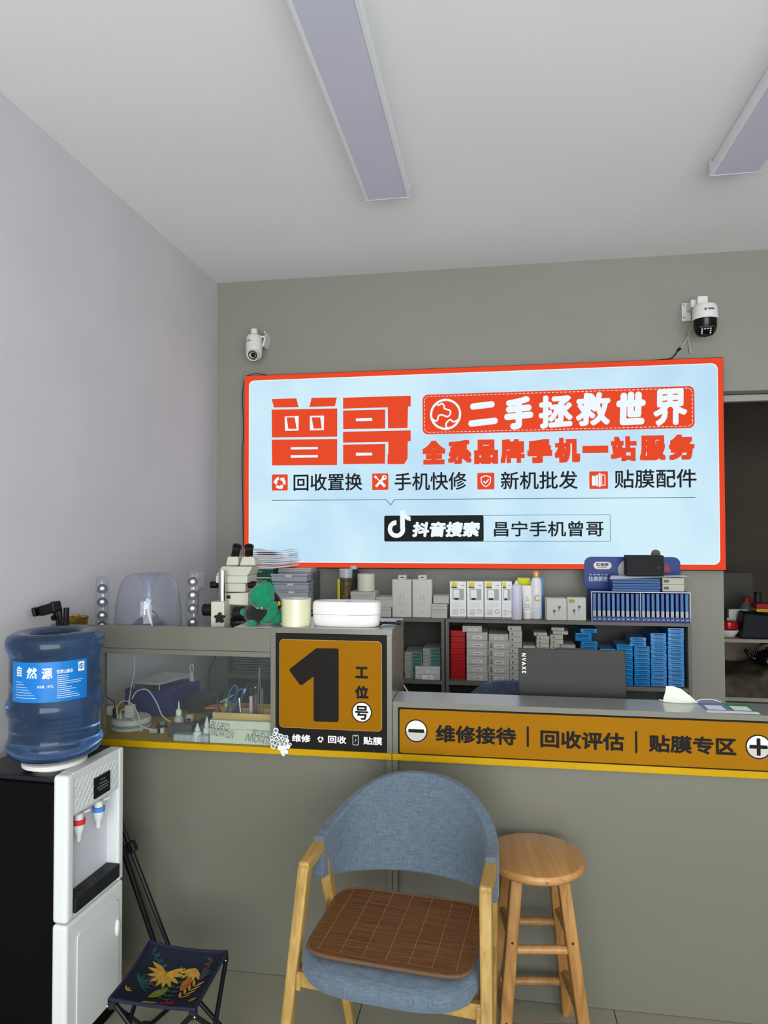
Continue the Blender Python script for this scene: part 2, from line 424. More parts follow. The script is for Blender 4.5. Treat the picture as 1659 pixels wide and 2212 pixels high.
# wall switch
sw = thing('wall_switch', 'white wall switch plate on the left wall behind the clear speakers', 'switch', (XL + 0.001, 3.47, 1.16))
MB().bx(XL + 0.001, XL + 0.010, 3.425, 3.515, 1.16, 1.25).build('plate', M_white, sw, bevel=0.003)
MB().bx(XL + 0.010, XL + 0.014, 3.437, 3.503, 1.172, 1.238).build('rocker', M_white, sw, bevel=0.002)
stc = MB().tube([(XL + 0.006, 3.45, 1.155), (XL + 0.008, 3.44, 1.10), (XL + 0.02, 3.40, 1.04), (XL + 0.03, 3.36, 0.96)], 0.002)
single(stc, 'wall_cable', M_black, 'thin black cable hanging down from the white wall switch', 'cable')

# ================================================================ the light box sign
YS = 3.628
A, B = at(528.6, 812.7, Y=YS), at(1568, 1231.5, Y=YS)
SX0, SX1, SZ0, SZ1 = A.x, B.x, B.z, A.z
E_face = emit('sign_face_glow', (212, 240, 252), 1.0, rgb2=(186, 222, 246), nscale=1.7)
E_white = emit('sign_white_glow', (238, 250, 255), 1.0)
E_red = emit('sign_red_glow', (232, 76, 44), 1.0)
E_ink = mat('sign_black_print', (10, 11, 15), 0.6, spec=0.2)
sg = thing('lightbox_sign', 'wide backlit shop sign with red border and Chinese lettering on the back wall', 'sign', ((SX0 + SX1) / 2, 3.7, SZ0))
MB().bx(SX0 - 0.004, SX1 + 0.004, YS + 0.006, YB - 0.001, SZ0 - 0.004, SZ1 + 0.004).build('box_frame', M_black, sg, bevel=0.003)
MB().bx(SX0, SX1, YS, YS + 0.0055, SZ0, SZ1).build('light_panel', E_face, sg)
mb = MB()
inn = rrect(SX0 + 0.025, SX1 - 0.025, SZ0 + 0.026, SZ1 - 0.026, 0.03)
out = []
for (x, z) in inn:      # the outer outline, point for point
    out.append((SX0 if x < (SX0 + SX1) / 2 and abs(x - SX0 - 0.025) < 0.031 else SX1 if abs(x - SX1 + 0.025) < 0.031 else x, SZ0 if abs(z - SZ0 - 0.026) < 0.031 else SZ1))
ring(mb, out, inn, YS - 0.0008).build('red_border', E_red, sg)
ring(MB(), inn, rrect(SX0 + 0.029, SX1 - 0.029, SZ0 + 0.030, SZ1 - 0.030, 0.028), YS - 0.0009).build('border_line', E_white, sg)

def zz(px, py, Y=YS):
    p = at(px, py, Y=Y); return (p.x, p.z)
def z1(u, v): return zz(510 + u * 0.33153, 760 + v * 0.33153)
def polys(lst, f, y, mt, name, parent):
    q = MB()
    for p in lst: q.prism([f(*c) for c in p], y, 0.0002)
    return q.build(name, mt, parent)
L1, L2, L3 = YS - 0.0010, YS - 0.0016, YS - 0.0022
for pl_ in ([[(232, 308), (393, 303), (407, 360), (247, 363)], [(492, 300), (657, 297), (644, 355), (478, 359)],
       [(232, 377), (659, 369), (659, 553), (234, 558)], [(233, 573), (659, 568), (658, 738), (235, 740)],
       [(697, 299), (1138, 286), (1138, 356), (1121, 357), (1117, 496), (990, 499), (988, 362), (697, 371)],
       [(697, 383), (972, 376), (972, 500), (698, 504)],
       [(697, 521), (1138, 512), (1138, 582), (1119, 582), (1117, 697), (1095, 732), (986, 732), (988, 668), (992, 664), (992, 587), (697, 592)],
       [(697, 605), (972, 600), (970, 729), (698, 732)]]): polys([pl_], z1, L1, E_red, 'shop_name_stroke', sg)
for pl_ in ([[(317, 421), (408, 418), (408, 513), (319, 515)], [(481, 418), (573, 416), (572, 510), (481, 512)],
       [(357, 622), (533, 620), (533, 635), (357, 637)], [(357, 674), (533, 673), (533, 688), (357, 690)],
       [(781, 434), (887, 431), (887, 451), (781, 453)], [(781, 658), (887, 657), (887, 675), (781, 677)]]): polys([pl_], z1, L2, E_white, 'lettering_gap', sg)
polys([[(330, 428), (382, 427), (395, 502), (341, 503)], [(493, 428), (549, 427), (559, 500), (506, 501)]], z1, L3, E_red, 'lettering_core', sg)

# banner
a, b = zz(912.7, 853), zz(1500.6, 924.5)
MB().prism(rrect(a[0], b[0], b[1], a[1], 0.028), L1, 0.0002).build('banner', E_red, sg)
mb = MB()
path = rrect(a[0] + 0.010, b[0] - 0.010, b[1] + 0.010, a[1] - 0.010, 0.022, 3)
acc = []
for i in range(len(path)):
    p, q = Vector(path[i]), Vector(path[(i + 1) % len(path)]); n = max(1, int((q - p).length / 0.0205))
    for k in range(n): acc.append((p.lerp(q, k / n), p.lerp(q, (k + 0.58) / n)))
for p, q in acc: stroke(mb, [p, q], 0.0028, L2)
mb.build('stitch_line', E_white, sg)
def f1(u, v): return zz(900 + u * 0.20494, 810 + v * 0.20494)
mb = MB(); gc = f1(305, 415); gr = (f1(470, 415)[0] - f1(140, 415)[0]) / 2
ring(mb, circ(gc[0], gc[1], gr), circ(gc[0], gc[1], gr - 0.0118), L2)
def smooth_path(pts, n=6):
    P = [Vector(p) for p in pts]; P = [P[0]] + P + [P[-1]]; o = []
    for i in range(1, len(P) - 2):
        for k in range(n):
            t = k / n; p0, p1, p2, p3 = P[i - 1], P[i], P[i + 1], P[i + 2]
            o.append(0.5 * ((2 * p1) + (p2 - p0) * t + (2 * p0 - 5 * p1 + 4 * p2 - p3) * t * t + (3 * p1 - p0 - 3 * p2 + p3) * t ** 3))
    return o + [P[-2]]
stroke(mb, smooth_path([f1(*p) for p in ((200, 305), (235, 318), (265, 302), (290, 325), (295, 355), (350, 375), (355, 410), (325, 440), (270, 422), (232, 430), (222, 470), (200, 485), (160, 462))]), 0.0085, L2)
stroke(mb, smooth_path([f1(*p) for p in ((455, 450), (425, 480), (385, 492), (355, 472), (318, 500), (310, 535), (325, 565))]), 0.0085, L2)
mb.build('globe_emblem', E_white, sg)
mb = MB()
for ch, l, t, r, b_, rot in (('二', 1009.6, 870, 1076, 918, 0.09), ('手', 1087, 858, 1154, 926, 0.07), ('拯', 1161, 854, 1240, 923, 0.05), ('救', 1241.7, 849, 1321, 918.5, 0.03), ('世', 1328.5, 847, 1397, 917, 0.02), ('界', 1408, 841, 1488, 918, 0.04)):
    pt(mb, ch, l, t, r, b_, L2, 0.0105 if ch in '二世手' else 0.0072, 0.06, rot)
mb.build('banner_lettering', E_white, sg)
mb = MB()
for ch, l, t, r, b_ in (('全', 912, 952, 962.5, 1003), ('系', 967, 951, 1019, 1002), ('品', 1024, 950, 1076, 1002), ('牌', 1081, 949, 1133.6, 1000), ('手', 1139, 949, 1193, 1000),
                        ('机', 1197.8, 946, 1253.5, 999), ('一', 1258, 963.5, 1314, 978), ('站', 1319, 943, 1375.5, 996), ('服', 1381.5, 941, 1438.4, 994), ('务', 1444, 939, 1501.5, 993)):
    pt(mb, ch, l, t, r, b_, L1, {'品': 0.0095, '一': 0.012, '全': 0.009, '手': 0.011}.get(ch, 0.0072), square=True)
    mb.build('slogan_character', E_red, sg); mb = MB()
mb = MB()
for s_, l, t, r, b_ in (('回收置换', 634, 1024, 782.5, 1059), ('手机快修', 852, 1021.5, 1008, 1058), ('新机批发', 1081.4, 1019, 1248, 1056), ('贴膜配件', 1327, 1015, 1505, 1053)):
    pt(mb, s_, l, t, r, b_, L1, 0.0014); mb.build('service_lettering', E_ink, sg); mb = MB()
pt(mb, '昌宁手机曾哥', 1066.5, 1126, 1304, 1159, L1, 0.0014)
mb.build('service_lettering', E_ink, sg)
ics = []
for l, t, r, b_ in ((587.6, 1025, 621.7, 1059.5), (804, 1023, 839, 1058), (1031, 1021.5, 1068, 1057), (1272.7, 1018.5, 1313.5, 1056)):
    a, b = zz(l, t), zz(r, b_); MB().prism(rrect(a[0], b[0], b[1], a[1], 0.006), L1, 0.0002).build('icon_tile', E_red, sg); ics.append(((a[0] + b[0]) / 2, (a[1] + b[1]) / 2, (b[0] - a[0]) / 2))
mb = MB()
recycle(mb, ics[0][0], ics[0][1] - 0.002, ics[0][2] * 0.72, L2)
mb.build('icon_drawing', E_white, sg); mb = MB(); cx, cz, r = ics[1]
stroke(mb, [(cx - 0.55 * r, cz - 0.6 * r), (cx + 0.35 * r, cz + 0.35 * r)], 0.30 * r, L2); ring(mb, circ(cx + 0.5 * r, cz + 0.5 * r, 0.30 * r, 16), circ(cx + 0.56 * r, cz + 0.56 * r, 0.12 * r, 16), L2)
stroke(mb, [(cx + 0.6 * r, cz - 0.6 * r), (cx + 0.02 * r, cz - 0.02 * r)], 0.36 * r, L2); stroke(mb, [(cx - 0.62 * r, cz + 0.62 * r), (cx, cz)], 0.13 * r, L2); stroke(mb, [(cx - 0.70 * r, cz + 0.70 * r), (cx - 0.42 * r, cz + 0.42 * r)], 0.26 * r, L2)
mb.build('icon_drawing', E_white, sg); mb = MB(); cx, cz, r = ics[2]
sh = [(0, 0.72), (0.62, 0.48), (0.60, -0.10), (0.38, -0.50), (0, -0.74), (-0.38, -0.50), (-0.60, -0.10), (-0.62, 0.48)]
ring(mb, [(cx + p[0] * r, cz + p[1] * r) for p in sh], [(cx + p[0] * r * 0.80, cz + p[1] * r * 0.82) for p in sh], L2)
stroke(mb, [(cx - 0.28 * r, cz), (cx - 0.04 * r, cz - 0.24 * r), (cx + 0.34 * r, cz + 0.20 * r)], 0.14 * r, L2)
mb.build('icon_drawing', E_white, sg); mb = MB(); cx, cz, r = ics[3]
for x0, x1, z0, z1_ in ((-0.72, -0.30, -0.62, 0.50), (-0.26, -0.06, -0.68, 0.60), (0.0, 0.22, -0.78, 0.80)):
    mb.prism([(cx + x0 * r, cz + z0 * r), (cx + x1 * r, cz + (z0 + 0.04) * r), (cx + x1 * r, cz + (z1_ - 0.04) * r), (cx + x0 * r, cz + z1_ * r)], L2, 0.0002)
q_ = [(0.28, -0.62), (0.72, -0.62), (0.72, 0.56), (0.28, 0.70)]
ring(mb, [(cx + p[0] * r, cz + p[1] * r) for p in q_], [(cx + (0.5 + (p[0] - 0.5) * 0.55) * r, cz + p[1] * r * 0.84) for p in q_], L2)
mb.build('icon_drawing', E_white, sg)
mb = MB()
stroke(mb, [zz(587, 1081), zz(834, 1079.3), zz(844, 1091), zz(852.5, 1079.2), zz(1502, 1074.5)], 0.0034, L1)
a, b = zz(830, 1114), zz(1319, 1170)
ring(mb, rrect(a[0], b[0], b[1], a[1], 0.008), rrect(a[0] + 0.0024, b[0] - 0.0024, b[1] + 0.0024, a[1] - 0.0024, 0.006), L1)
mb.build('rule_line', mat('sign_grey_print', (70, 82, 96), 0.5), sg)
b2 = zz(1045, 1169)
MB().prism(rrect(a[0], b2[0], b[1], a[1], 0.010), L1, 0.0002).build('search_box', E_ink, sg)
mb = MB(); pt(mb, '抖音搜索', 889, 1127, 1038, 1160, L2, 0.0042, 0.14)
def nt_(u, v): return z1(u, v)
nc = z1(1045, 1155); s1 = z1(1102, 1155)[0] - nc[0]
ring(mb, circ(nc[0], nc[1], s1, 30, 90, 400), circ(nc[0], nc[1], s1 * 0.50, 30, 90, 400), L2, opened=True)
mb.prism([z1(*p) for p in ((1068, 1034), (1098, 1033), (1104, 1052), (1118, 1067), (1137, 1074), (1137, 1103), (1116, 1097), (1100, 1086), (1100, 1158), (1070, 1158))], L3, 0.0002)
mb.prism([z1(*p) for p in ((1017, 1105), (1045, 1098), (1045, 1127), (1017, 1135))], L3, 0.0002)
mb.build('search_lettering', E_white, sg)
# cables on the sign
single(MB().tube(smooth_path([Vector((p[0], 3.60, p[1])) for p in (zz(533, 812, 3.6), zz(552, 807, 3.6), zz(575, 810, 3.6))], 5), 0.0022), 'sign_cable', M_black, 'black cable bowed over the left top corner of the backlit sign', 'cable')
single(MB().tube(smooth_path([Vector((p[0], 3.66, p[1])) for p in (zz(905, 800, 3.66), zz(925, 797, 3.66), zz(955, 797.5, 3.66), zz(985, 796, 3.66))], 5), 0.002), 'sign_cable', M_black, 'black cable lying along the top of the backlit sign above the shop name', 'cable')
single(MB().tube(smooth_path([Vector((p[0], 3.665, p[1])) for p in (zz(527, 822, 3.665), zz(524, 860, 3.665), zz(526, 930, 3.665), zz(523, 990, 3.665), zz(524, 1060, 3.665), zz(526, 1180, 3.665))], 5), 0.0022), 'sign_cable', M_black, 'black cable running down the left side of the backlit sign', 'cable')
single(MB().tube(smooth_path([Vector((p[0], 3.695, p[1])) for p in (zz(545, 788, 3.695), zz(522, 806, 3.695), zz(519, 900, 3.695), zz(522, 1050, 3.695), zz(524, 1230, 3.695))], 5), 0.0016), 'camera_cable', mat('grey_cable', (165, 165, 160), 0.5), 'thin white cable running down the wall from the left security camera', 'cable')

# ================================================================ security cameras
c1 = at(549, 740, Y=3.60)
t = thing('security_camera', 'white dome security camera with one round lens above the sign corner', 'security camera', (c1.x, 3.62, c1.z - 0.09))
k = (at(570, 740, Y=3.6).x - at(530, 740, Y=3.6).x) / 40
cz = c1.z
MB().lathe([(0.001, 0.068), (0.017, 0.067), (0.019, 0.055), (0.019, 0.040)], (c1.x, 3.60, cz + 0.006), 20).build('cap', M_white, t, smooth=True)
MB().lathe([(0.020, 0.046), (0.036, 0.038), (0.042, 0.026), (0.044, -0.012), (0.047, -0.028), (0.044, -0.031)], (c1.x, 3.60, cz), 28).build('body', M_white, t, smooth=True)
MB().lathe([(0.044, -0.031), (0.044, -0.060), (0.040, -0.080), (0.028, -0.094), (0.002, -0.099)], (c1.x, 3.60, cz), 28).build('lower_shell', M_white, t, smooth=True)
ln = Vector((0.08, -0.88, -0.42)).normalized(); lc_ = Vector((c1.x + 0.003, 3.60, cz - 0.060))
q = ln.to_track_quat('Z', 'Y').to_matrix()
MB().lathe([(0.030, 0.0), (0.034, 0.030), (0.031, 0.046), (0.027, 0.046), (0.026, 0.040)], lc_, 28, q).build('lens_hood', M_white, t, smooth=True)
MB().lathe([(0.001, 0.0405), (0.026, 0.0405), (0.026, 0.038), (0.001, 0.038)], lc_, 28, q).build('lens_ring', mat('lens_bronze', (110, 104, 80), 0.3, 0.4, noise=0.6, nscale=150), t)
MB().lathe([(0.001, 0.048), (0.009, 0.046), (0.0125, 0.041)], lc_, 20, q).build('lens', mat('lens_black', (4, 4, 5), 0.1), t, smooth=True)
MB().bx(c1.x + 0.050, c1.x + 0.060, 3.61, 3.698, cz + 0.02, cz + 0.062).bx(c1.x + 0.030, c1.x + 0.058, 3.60, 3.62, cz + 0.026, cz + 0.036).hexa([(c1.x + 0.04, 3.61, cz - 0.02), (c1.x + 0.05, 3.61, cz - 0.02), (c1.x + 0.05, 3.69, cz - 0.02), (c1.x + 0.04, 3.69, cz - 0.02)], [(c1.x + 0.050, 3.61, cz + 0.02), (c1.x + 0.060, 3.61, cz + 0.02), (c1.x + 0.060, 3.698, cz + 0.02), (c1.x + 0.050, 3.698, cz + 0.02)]).build('bracket', M_white, t, bevel=0.002)
MB().bx(c1.x + 0.052, c1.x + 0.056, 3.607, 3.6095, cz + 0.034, cz + 0.054).build('slot', M_black, t)
mb = MB()
for i_ in range(4): mb.bx(c1.x - 0.025 + i_ * 0.0068, c1.x - 0.0215 + i_ * 0.0068, 3.5565, 3.5575, cz - 0.002, cz + 0.004 + 0.002 * (i_ % 2))
mb.build('print', M_gink, t)

c2 = at(1523, 680, Y=3.55)
t = thing('security_camera', 'white and black dome security camera with twelve small lamps at upper right', 'security camera', (c2.x, 3.6, c2.z - 0.11))
cz = c2.z
MB().bx(c2.x - 0.072, c2.x - 0.028, 3.686, 3.699, cz + 0.012, cz + 0.105).build('wall_plate', M_white, t, bevel=0.002)
MB().bx(c2.x - 0.030, c2.x + 0.018, 3.56, 3.60, cz + 0.040, cz + 0.098).bx(c2.x - 0.050, c2.x - 0.006, 3.60, 3.690, cz + 0.055, cz + 0.095).build('arm', M_white, t, bevel=0.005)
for dx, dz in ((-0.064, 0.094), (-0.064, 0.030)):
    MB().cyl((c2.x + dx, 3.687, cz + dz), (c2.x + dx, 3.680, cz + dz), 0.004).build('screw', M_steel, t)
MB().lathe([(0.024, 0.052), (0.050, 0.044), (0.057, 0.030), (0.0595, -0.022), (0.0575, -0.026)], (c2.x, 3.55, cz), 36).build('housing', M_white, t, smooth=True)
MB().lathe([(0.0575, -0.022), (0.053, -0.028), (0.053, -0.060), (0.047, -0.085), (0.034, -0.101), (0.002, -0.108)], (c2.x, 3.55, cz), 36).build('dome', mat('dome_black', (8, 8, 14), 0.12), t, smooth=True)
ln = Vector((-0.12, -0.72, -0.62)).normalized(); q = ln.to_track_quat('Z', 'Y').to_matrix(); c0 = Vector((c2.x, 3.55, cz - 0.055))
MB().box(c0 + ln * 0.045, (0.070, 0.050, 0.014), q).build('lamp_panel', mat('dome_black'), t, bevel=0.006)
mb = MB(); ax, ay = q @ Vector((1, 0, 0)), q @ Vector((0, 1, 0))
if ax.x < 0: ax = -ax
for i_ in range(4):
    for j_ in range(3):
        p = c0 + ln * 0.0525 + ax * ((i_ - 1.5) * 0.0125) + ay * ((j_ - 1) * 0.011)
        MB().lathe([(0.0042, -0.001), (0.0042, 0.001), (0.002, 0.002)], p, 10, q).build('lamp', mat('led_pale', (205, 200, 170), 0.3), t)
put_text(mb, '中国电信', c2.x - 0.004, c2.x + 0.026, cz + 0.009, cz + 0.017, 0, 0.0004, fn=lambda X, Z: (X, 3.55 - math.sqrt(max(0, 0.0602 ** 2 - (X - c2.x) ** 2)) - 0.0008, Z))
mb.prism([(c2.x - 0.024, cz + 0.012), (c2.x - 0.010, cz + 0.006), (c2.x - 0.008, cz + 0.010), (c2.x - 0.012, cz + 0.012), (c2.x - 0.008, cz + 0.018), (c2.x - 0.013, cz + 0.017), (c2.x - 0.016, cz + 0.013)], 3.4885, 0.0004)
mb.build('print', mat('navy_ink', (30, 40, 90), 0.5), t)
M_cab = mat('cream_cable', (170, 168, 156), 0.5)
single(MB().tube(smooth_path([at(1500, 697, Y=3.6), at(1489, 718, Y=3.65), at(1484, 732, Y=3.68), at(1470, 752, Y=3.69)], 5), 0.0032), 'camera_cable', M_cab, 'cream cable leaving the right security camera toward the sign', 'cable')
single(MB().tube([at(1470, 752, Y=3.69), at(1464, 757, Y=3.69)], 0.007).tube(smooth_path([at(1464, 757, Y=3.69), at(1457, 768, Y=3.685), at(1446, 775, Y=3.685), at(1410, 778.5, Y=3.685)], 5), 0.003), 'power_lead', M_black, 'black plug and lead above the right top corner of the sign', 'cable')
single(MB().tube(smooth_path([at(1487, 728, Y=3.685), at(1489, 745, Y=3.685), at(1491, 757, Y=3.685)], 5), 0.003).tube([at(1491, 756, Y=3.685), at(1492, 763, Y=3.685)], 0.006), 'spare_plug', M_cab, 'cream cable with a spare round plug hanging beside the right security camera', 'cable')

# ================================================================ the counter
YC = 2.229
def xz(px, py): return zz(px, py, YC)
ZD = 0.755
# left workbench: yellow top, grey front, side boards
t = thing('workbench', 'grey workbench with a yellow top below the number 1 board', 'counter', (-0.94, 2.5, 0))
MB().bx(XL + 0.004, -0.3345, YC, 2.78, ZD - 0.021, ZD).build('worktop', M_yel, t, bevel=0.0015, label='yellow laminate top')
MB().bx(XL + 0.03, -0.352, YC + 0.022, YC + 0.04, 0.002, ZD - 0.021).build('front_panel', M_lam, t)
MB().bx(-0.352, -0.3345, YC + 0.004, 2.76, 0.002, ZD - 0.021).build('side_board', M_lam, t, bevel=0.001)
MB().bx(XL + 0.006, XL + 0.024, YC + 0.004, 2.76, 0.002, ZD - 0.021).build('side_board', M_lam, t, bevel=0.001)
t = thing('reception_desk', 'grey reception desk with a yellow top to the right of the number 1 board', 'counter', (0.27, 2.5, 0))
MB().bx(-0.333, 0.87, YC, 2.78, ZD - 0.021, ZD).build('worktop', M_yel, t, bevel=0.0015, label='yellow laminate top')
MB().bx(-0.315, 0.852, YC + 0.022, YC + 0.04, 0.002, ZD - 0.021).build('front_panel', M_lam, t)
for x0 in (-0.333, 0.852): MB().bx(x0, x0 + 0.0175, YC + 0.004, 2.76, 0.002, ZD - 0.021).build('side_board', M_lam, t, bevel=0.001)

# hutch over the workbench
ZT = 1.1517
t = thing('display_hutch', 'grey glazed hutch standing on the yellow workbench top', 'cabinet', (-1.14, 2.38, ZD))
MB().bx(XL + 0.004, -0.7415, YC + 0.002, YC + 0.018, 1.070, 1.1475).build('fascia', M_lam, t, bevel=0.001)
MB().bx(XL + 0.004, -0.7415, YC, YC + 0.018, 1.052, 1.069).build('rail', M_lam, t, bevel=0.001)
MB().bx(XL + 0.004, -0.7415, YC + 0.018, 2.52, 1.095, 1.112).build('shelf', M_lam, t)
MB().bx(XL + 0.006, XL + 0.022, YC, 2.52, ZD + 0.0005, 1.052).build('side_board', M_lam, t, bevel=0.001)
MB().bx(-1.357, -1.338, YC, YC + 0.018, ZD + 0.0005, 1.052).build('stile', M_lam, t, bevel=0.001)
MB().bx(XL + 0.022, -1.357, YC + 0.006, YC + 0.010, ZD + 0.001, 1.0515).build('glass_pane', sheer('window_glass', (238, 242, 240), 0.98, 0.0, 1.14), t)
MB().bx(-1.340, -0.7415, YC + 0.006, YC + 0.010, ZD + 0.001, 1.0515).build('glass_pane', sheer('window_glass', (238, 242, 240), 0.98, 0.0, 1.14), t)
t = thing('tall_shelf_unit', 'tall grey box unit carrying the number 1 board at the counter', 'cabinet', (-0.536, 2.37, ZD))
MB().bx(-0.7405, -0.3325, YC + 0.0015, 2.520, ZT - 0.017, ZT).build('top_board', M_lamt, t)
MB().bx(-0.7405, -0.3325, YC, YC + 0.0013, ZT - 0.017, ZT).build('edge_band', M_lam, t)
MB().bx(-0.3324, -0.3315, YC, 2.520, ZT - 0.017, ZT).build('edge_band', M_lam, t)
for x0 in (-0.7405, -0.350): MB().bx(x0, x0 + 0.0175, YC, 2.516, ZD + 0.0005, ZT - 0.017).build('side_board', M_lam, t, bevel=0.001)
MB().bx(-0.723, -0.350, YC + 0.012, YC + 0.022, ZD + 0.0005, ZT - 0.017).build('front_board', M_lam, t)
t = thing('raised_ledge', 'low grey ledge standing on the reception desk above the orange sign board', 'cabinet', (0.27, 2.3, ZD))
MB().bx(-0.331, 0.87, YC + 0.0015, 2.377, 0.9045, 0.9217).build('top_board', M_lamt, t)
MB().bx(-0.331, 0.87, YC, YC + 0.0013, 0.9045, 0.9217).build('edge_band', M_lam, t)
for x0 in (-0.331, 0.8525): MB().bx(x0, x0 + 0.0175, YC, 2.373, ZD + 0.0005, 0.9045).build('side_board', M_lam, t, bevel=0.001)
MB().bx(-0.3135, 0.8525, YC + 0.012, YC + 0.022, ZD + 0.0005, 0.9045).build('front_board', M_lam, t)

# number 1 board
M_or = mat('board_orange', (140, 92, 0), 0.6, spec=0.08, noise=0.05, nscale=6)
M_bk = mat('board_black', (22, 20, 17), 0.6, spec=0.15)
M_wp = mat('board_white_print', (224, 224, 220), 0.6)
YK = 2.2260
t = thing('number_board', 'square black and orange board with a big number 1', 'sign board', (-0.536, YC, ZD + 0.002))
MB().bx(-0.7215, -0.3515, YK, YC + 0.0115, 0.7585, 1.1335).build('backing', M_bk, t, bevel=0.001)
def z3(u, v): return zz(570 + u * 0.18686, 1340 + v * 0.18686, YK)
a, b = z3(183, 220), z3(1362, 1285)
MB().prism(rrect(a[0] - 0.0008, b[0] + 0.0008, b[1] - 0.0008, a[1] + 0.0008, 0.0145), YK - 0.0004, 0.0003).build('panel_outline', mat('pale_line', (200, 180, 120), 0.5), t)
MB().prism(rrect(a[0], b[0], b[1], a[1], 0.014), YK - 0.0009, 0.0004).build('orange_panel', M_or, t)
one = [(612, 322), (845, 324), (862, 332), (866, 350), (866, 1150), (860, 1168), (842, 1175), (600, 1168), (583, 1160), (576, 1145), (576, 648), (446, 745), (428, 750), (412, 738), (303, 590), (297, 572), (305, 556), (590, 335)]
MB().prism([z3(*p) for p in one], YK - 0.0014, 0.0004).build('numeral', M_bk, t)
def bbtext(mb, s_, u0, v0, u1, v1, y, bold, shear=0.0):
    a, b = z3(u0, v0), z3(u1, v1); return put_text(mb, s_, a[0], b[0], b[1], a[1], y, bold, shear)
mb = MB(); bbtext(mb, '工', 1057, 533, 1207, 672, YK - 0.0014, 0.0024); mb.build('side_lettering', M_bk, t); mb = MB(); bbtext(mb, '位', 1052, 752, 1212, 910, YK - 0.0014, 0.0024); mb.build('side_lettering', M_bk, t); mb = MB()
c_ = z3(1133, 1060); rr = z3(1251, 1060)[0] - c_[0]
ring(mb, circ(c_[0], c_[1], rr), circ(c_[0], c_[1], rr * 0.89), YK - 0.0016)
bbtext(mb, '号', 1055, 983, 1210, 1152, YK - 0.0020, 0.0014)
mb.build('side_lettering', M_bk, t)
MB().prism(circ(c_[0], c_[1], rr * 0.93), YK - 0.0014, 0.0004).build('white_disc', M_wp, t)
mb = MB(); bbtext(mb, '维修', 325, 1313, 540, 1412, YK - 0.0006, 0.0008); mb.build('white_lettering', M_wp, t); mb = MB(); bbtext(mb, '回收', 742, 1330, 952, 1428, YK - 0.0006, 0.0008); mb.build('white_lettering', M_wp, t); mb = MB(); bbtext(mb, '贴膜', 1150, 1342, 1368, 1445, YK - 0.0006, 0.0008); mb.build('white_lettering', M_wp, t); mb = MB()
c_ = z3(655, 1372); recycle(mb, c_[0], c_[1] - 0.001, 0.0095, YK - 0.0006); mb.build('recycling_icon', M_wp, t); mb = MB()
c_ = z3(1060, 1384)
q_ = rrect(c_[0] - 0.0095, c_[0] + 0.0095, c_[1] - 0.0165, c_[1] + 0.0165, 0.003)
ring(mb, q_, [(c_[0] + (p[0] - c_[0]) * 0.84, c_[1] + (p[1] - c_[1]) * 0.92) for p in q_], YK - 0.0006)
stroke(mb, [(c_[0] - 0.003, c_[1] + 0.013), (c_[0] + 0.003, c_[1] + 0.013)], 0.0018, YK - 0.0006)
stroke(mb, [(c_[0] - 0.002, c_[1] - 0.006), (c_[0] + 0.001, c_[1]), (c_[0] - 0.001, c_[1] - 0.001), (c_[0] + 0.002, c_[1] + 0.004)], 0.0009, YK - 0.0006)
mb.build('phone_icon', M_wp, t)

# long orange board
t = thing('long_sign_board', 'long orange sign board with black lettering on the reception desk front', 'sign board', (0.26, YC, ZD + 0.002))
MB().bx(-0.3115, 0.832, YK, YC + 0.0115, 0.7575, 0.9035).build('backing', M_bk, t, bevel=0.001)
MB().prism(rrect(-0.3075, 0.829, 0.7605, 0.8995, 0.007), YK - 0.0008, 0.0006).build('orange_panel', mat('board_orange_light', (146, 98, 4), 0.6, spec=0.08, noise=0.05, nscale=6), t)
mb = MB(); y_ = YK - 0.0013
def lt(s_, l, tp, r, bt, bold=0.0021):
    A, B = at(l, tp, Y=y_), at(r, bt, Y=y_); MB_ = MB(); put_text(MB_, s_, A.x, B.x, B.z, A.z, y_, bold); MB_.build('lettering', M_bk, t)
lt('维修接待', 941, 1565, 1115, 1611); lt('回收评估', 1167, 1576, 1349, 1623); lt('贴膜专区', 1401, 1586, 1591, 1633)
for x_, t_, b_ in ((1140, 1569, 1614), (1374, 1579, 1627)):
    A, B = at(x_, t_, Y=y_), at(x_, b_, Y=y_); MB().prism(rrect(A.x - 0.0035, A.x + 0.0035, B.z, A.z, 0.003), y_, 0.0004).build('divider', M_bk, t)
cs = [(at(899.2, 1578.7, Y=y_), 0), (at(1638.5, 1613.5, Y=y_), 1)]
for c_, pl in cs:
    ring(mb, circ(c_.x, c_.z, 0.0365), circ(c_.x, c_.z, 0.0325), y_ - 0.0004)
    mb.prism(rrect(c_.x - 0.0255, c_.x + 0.0255, c_.z - 0.0055, c_.z + 0.0055, 0.003), y_ - 0.0008, 0.0003)
    if pl: mb.prism(rrect(c_.x - 0.0055, c_.x + 0.0055, c_.z - 0.0255, c_.z + 0.0255, 0.003), y_ - 0.00085, 0.0003)
    mb.build('disc_symbol', M_bk, t); mb = MB()
for c_, pl in cs:
    MB().prism(circ(c_.x, c_.z - 0.006, 0.0365), y_ + 0.0002, 0.0002).build('disc_rim', mat('disc_brown', (150, 88, 40), 0.5), t)
    MB().prism(circ(c_.x, c_.z, 0.034), y_ - 0.0002, 0.0003).build('disc', mat('disc_cream', (222, 224, 206), 0.5), t)
    MB().prism(circ(c_.x, c_.z, 0.0325, 24, 180, 360), y_ - 0.0005, 0.0002).build('disc_lower_half', mat('disc_grey', (178, 178, 164), 0.5), t)

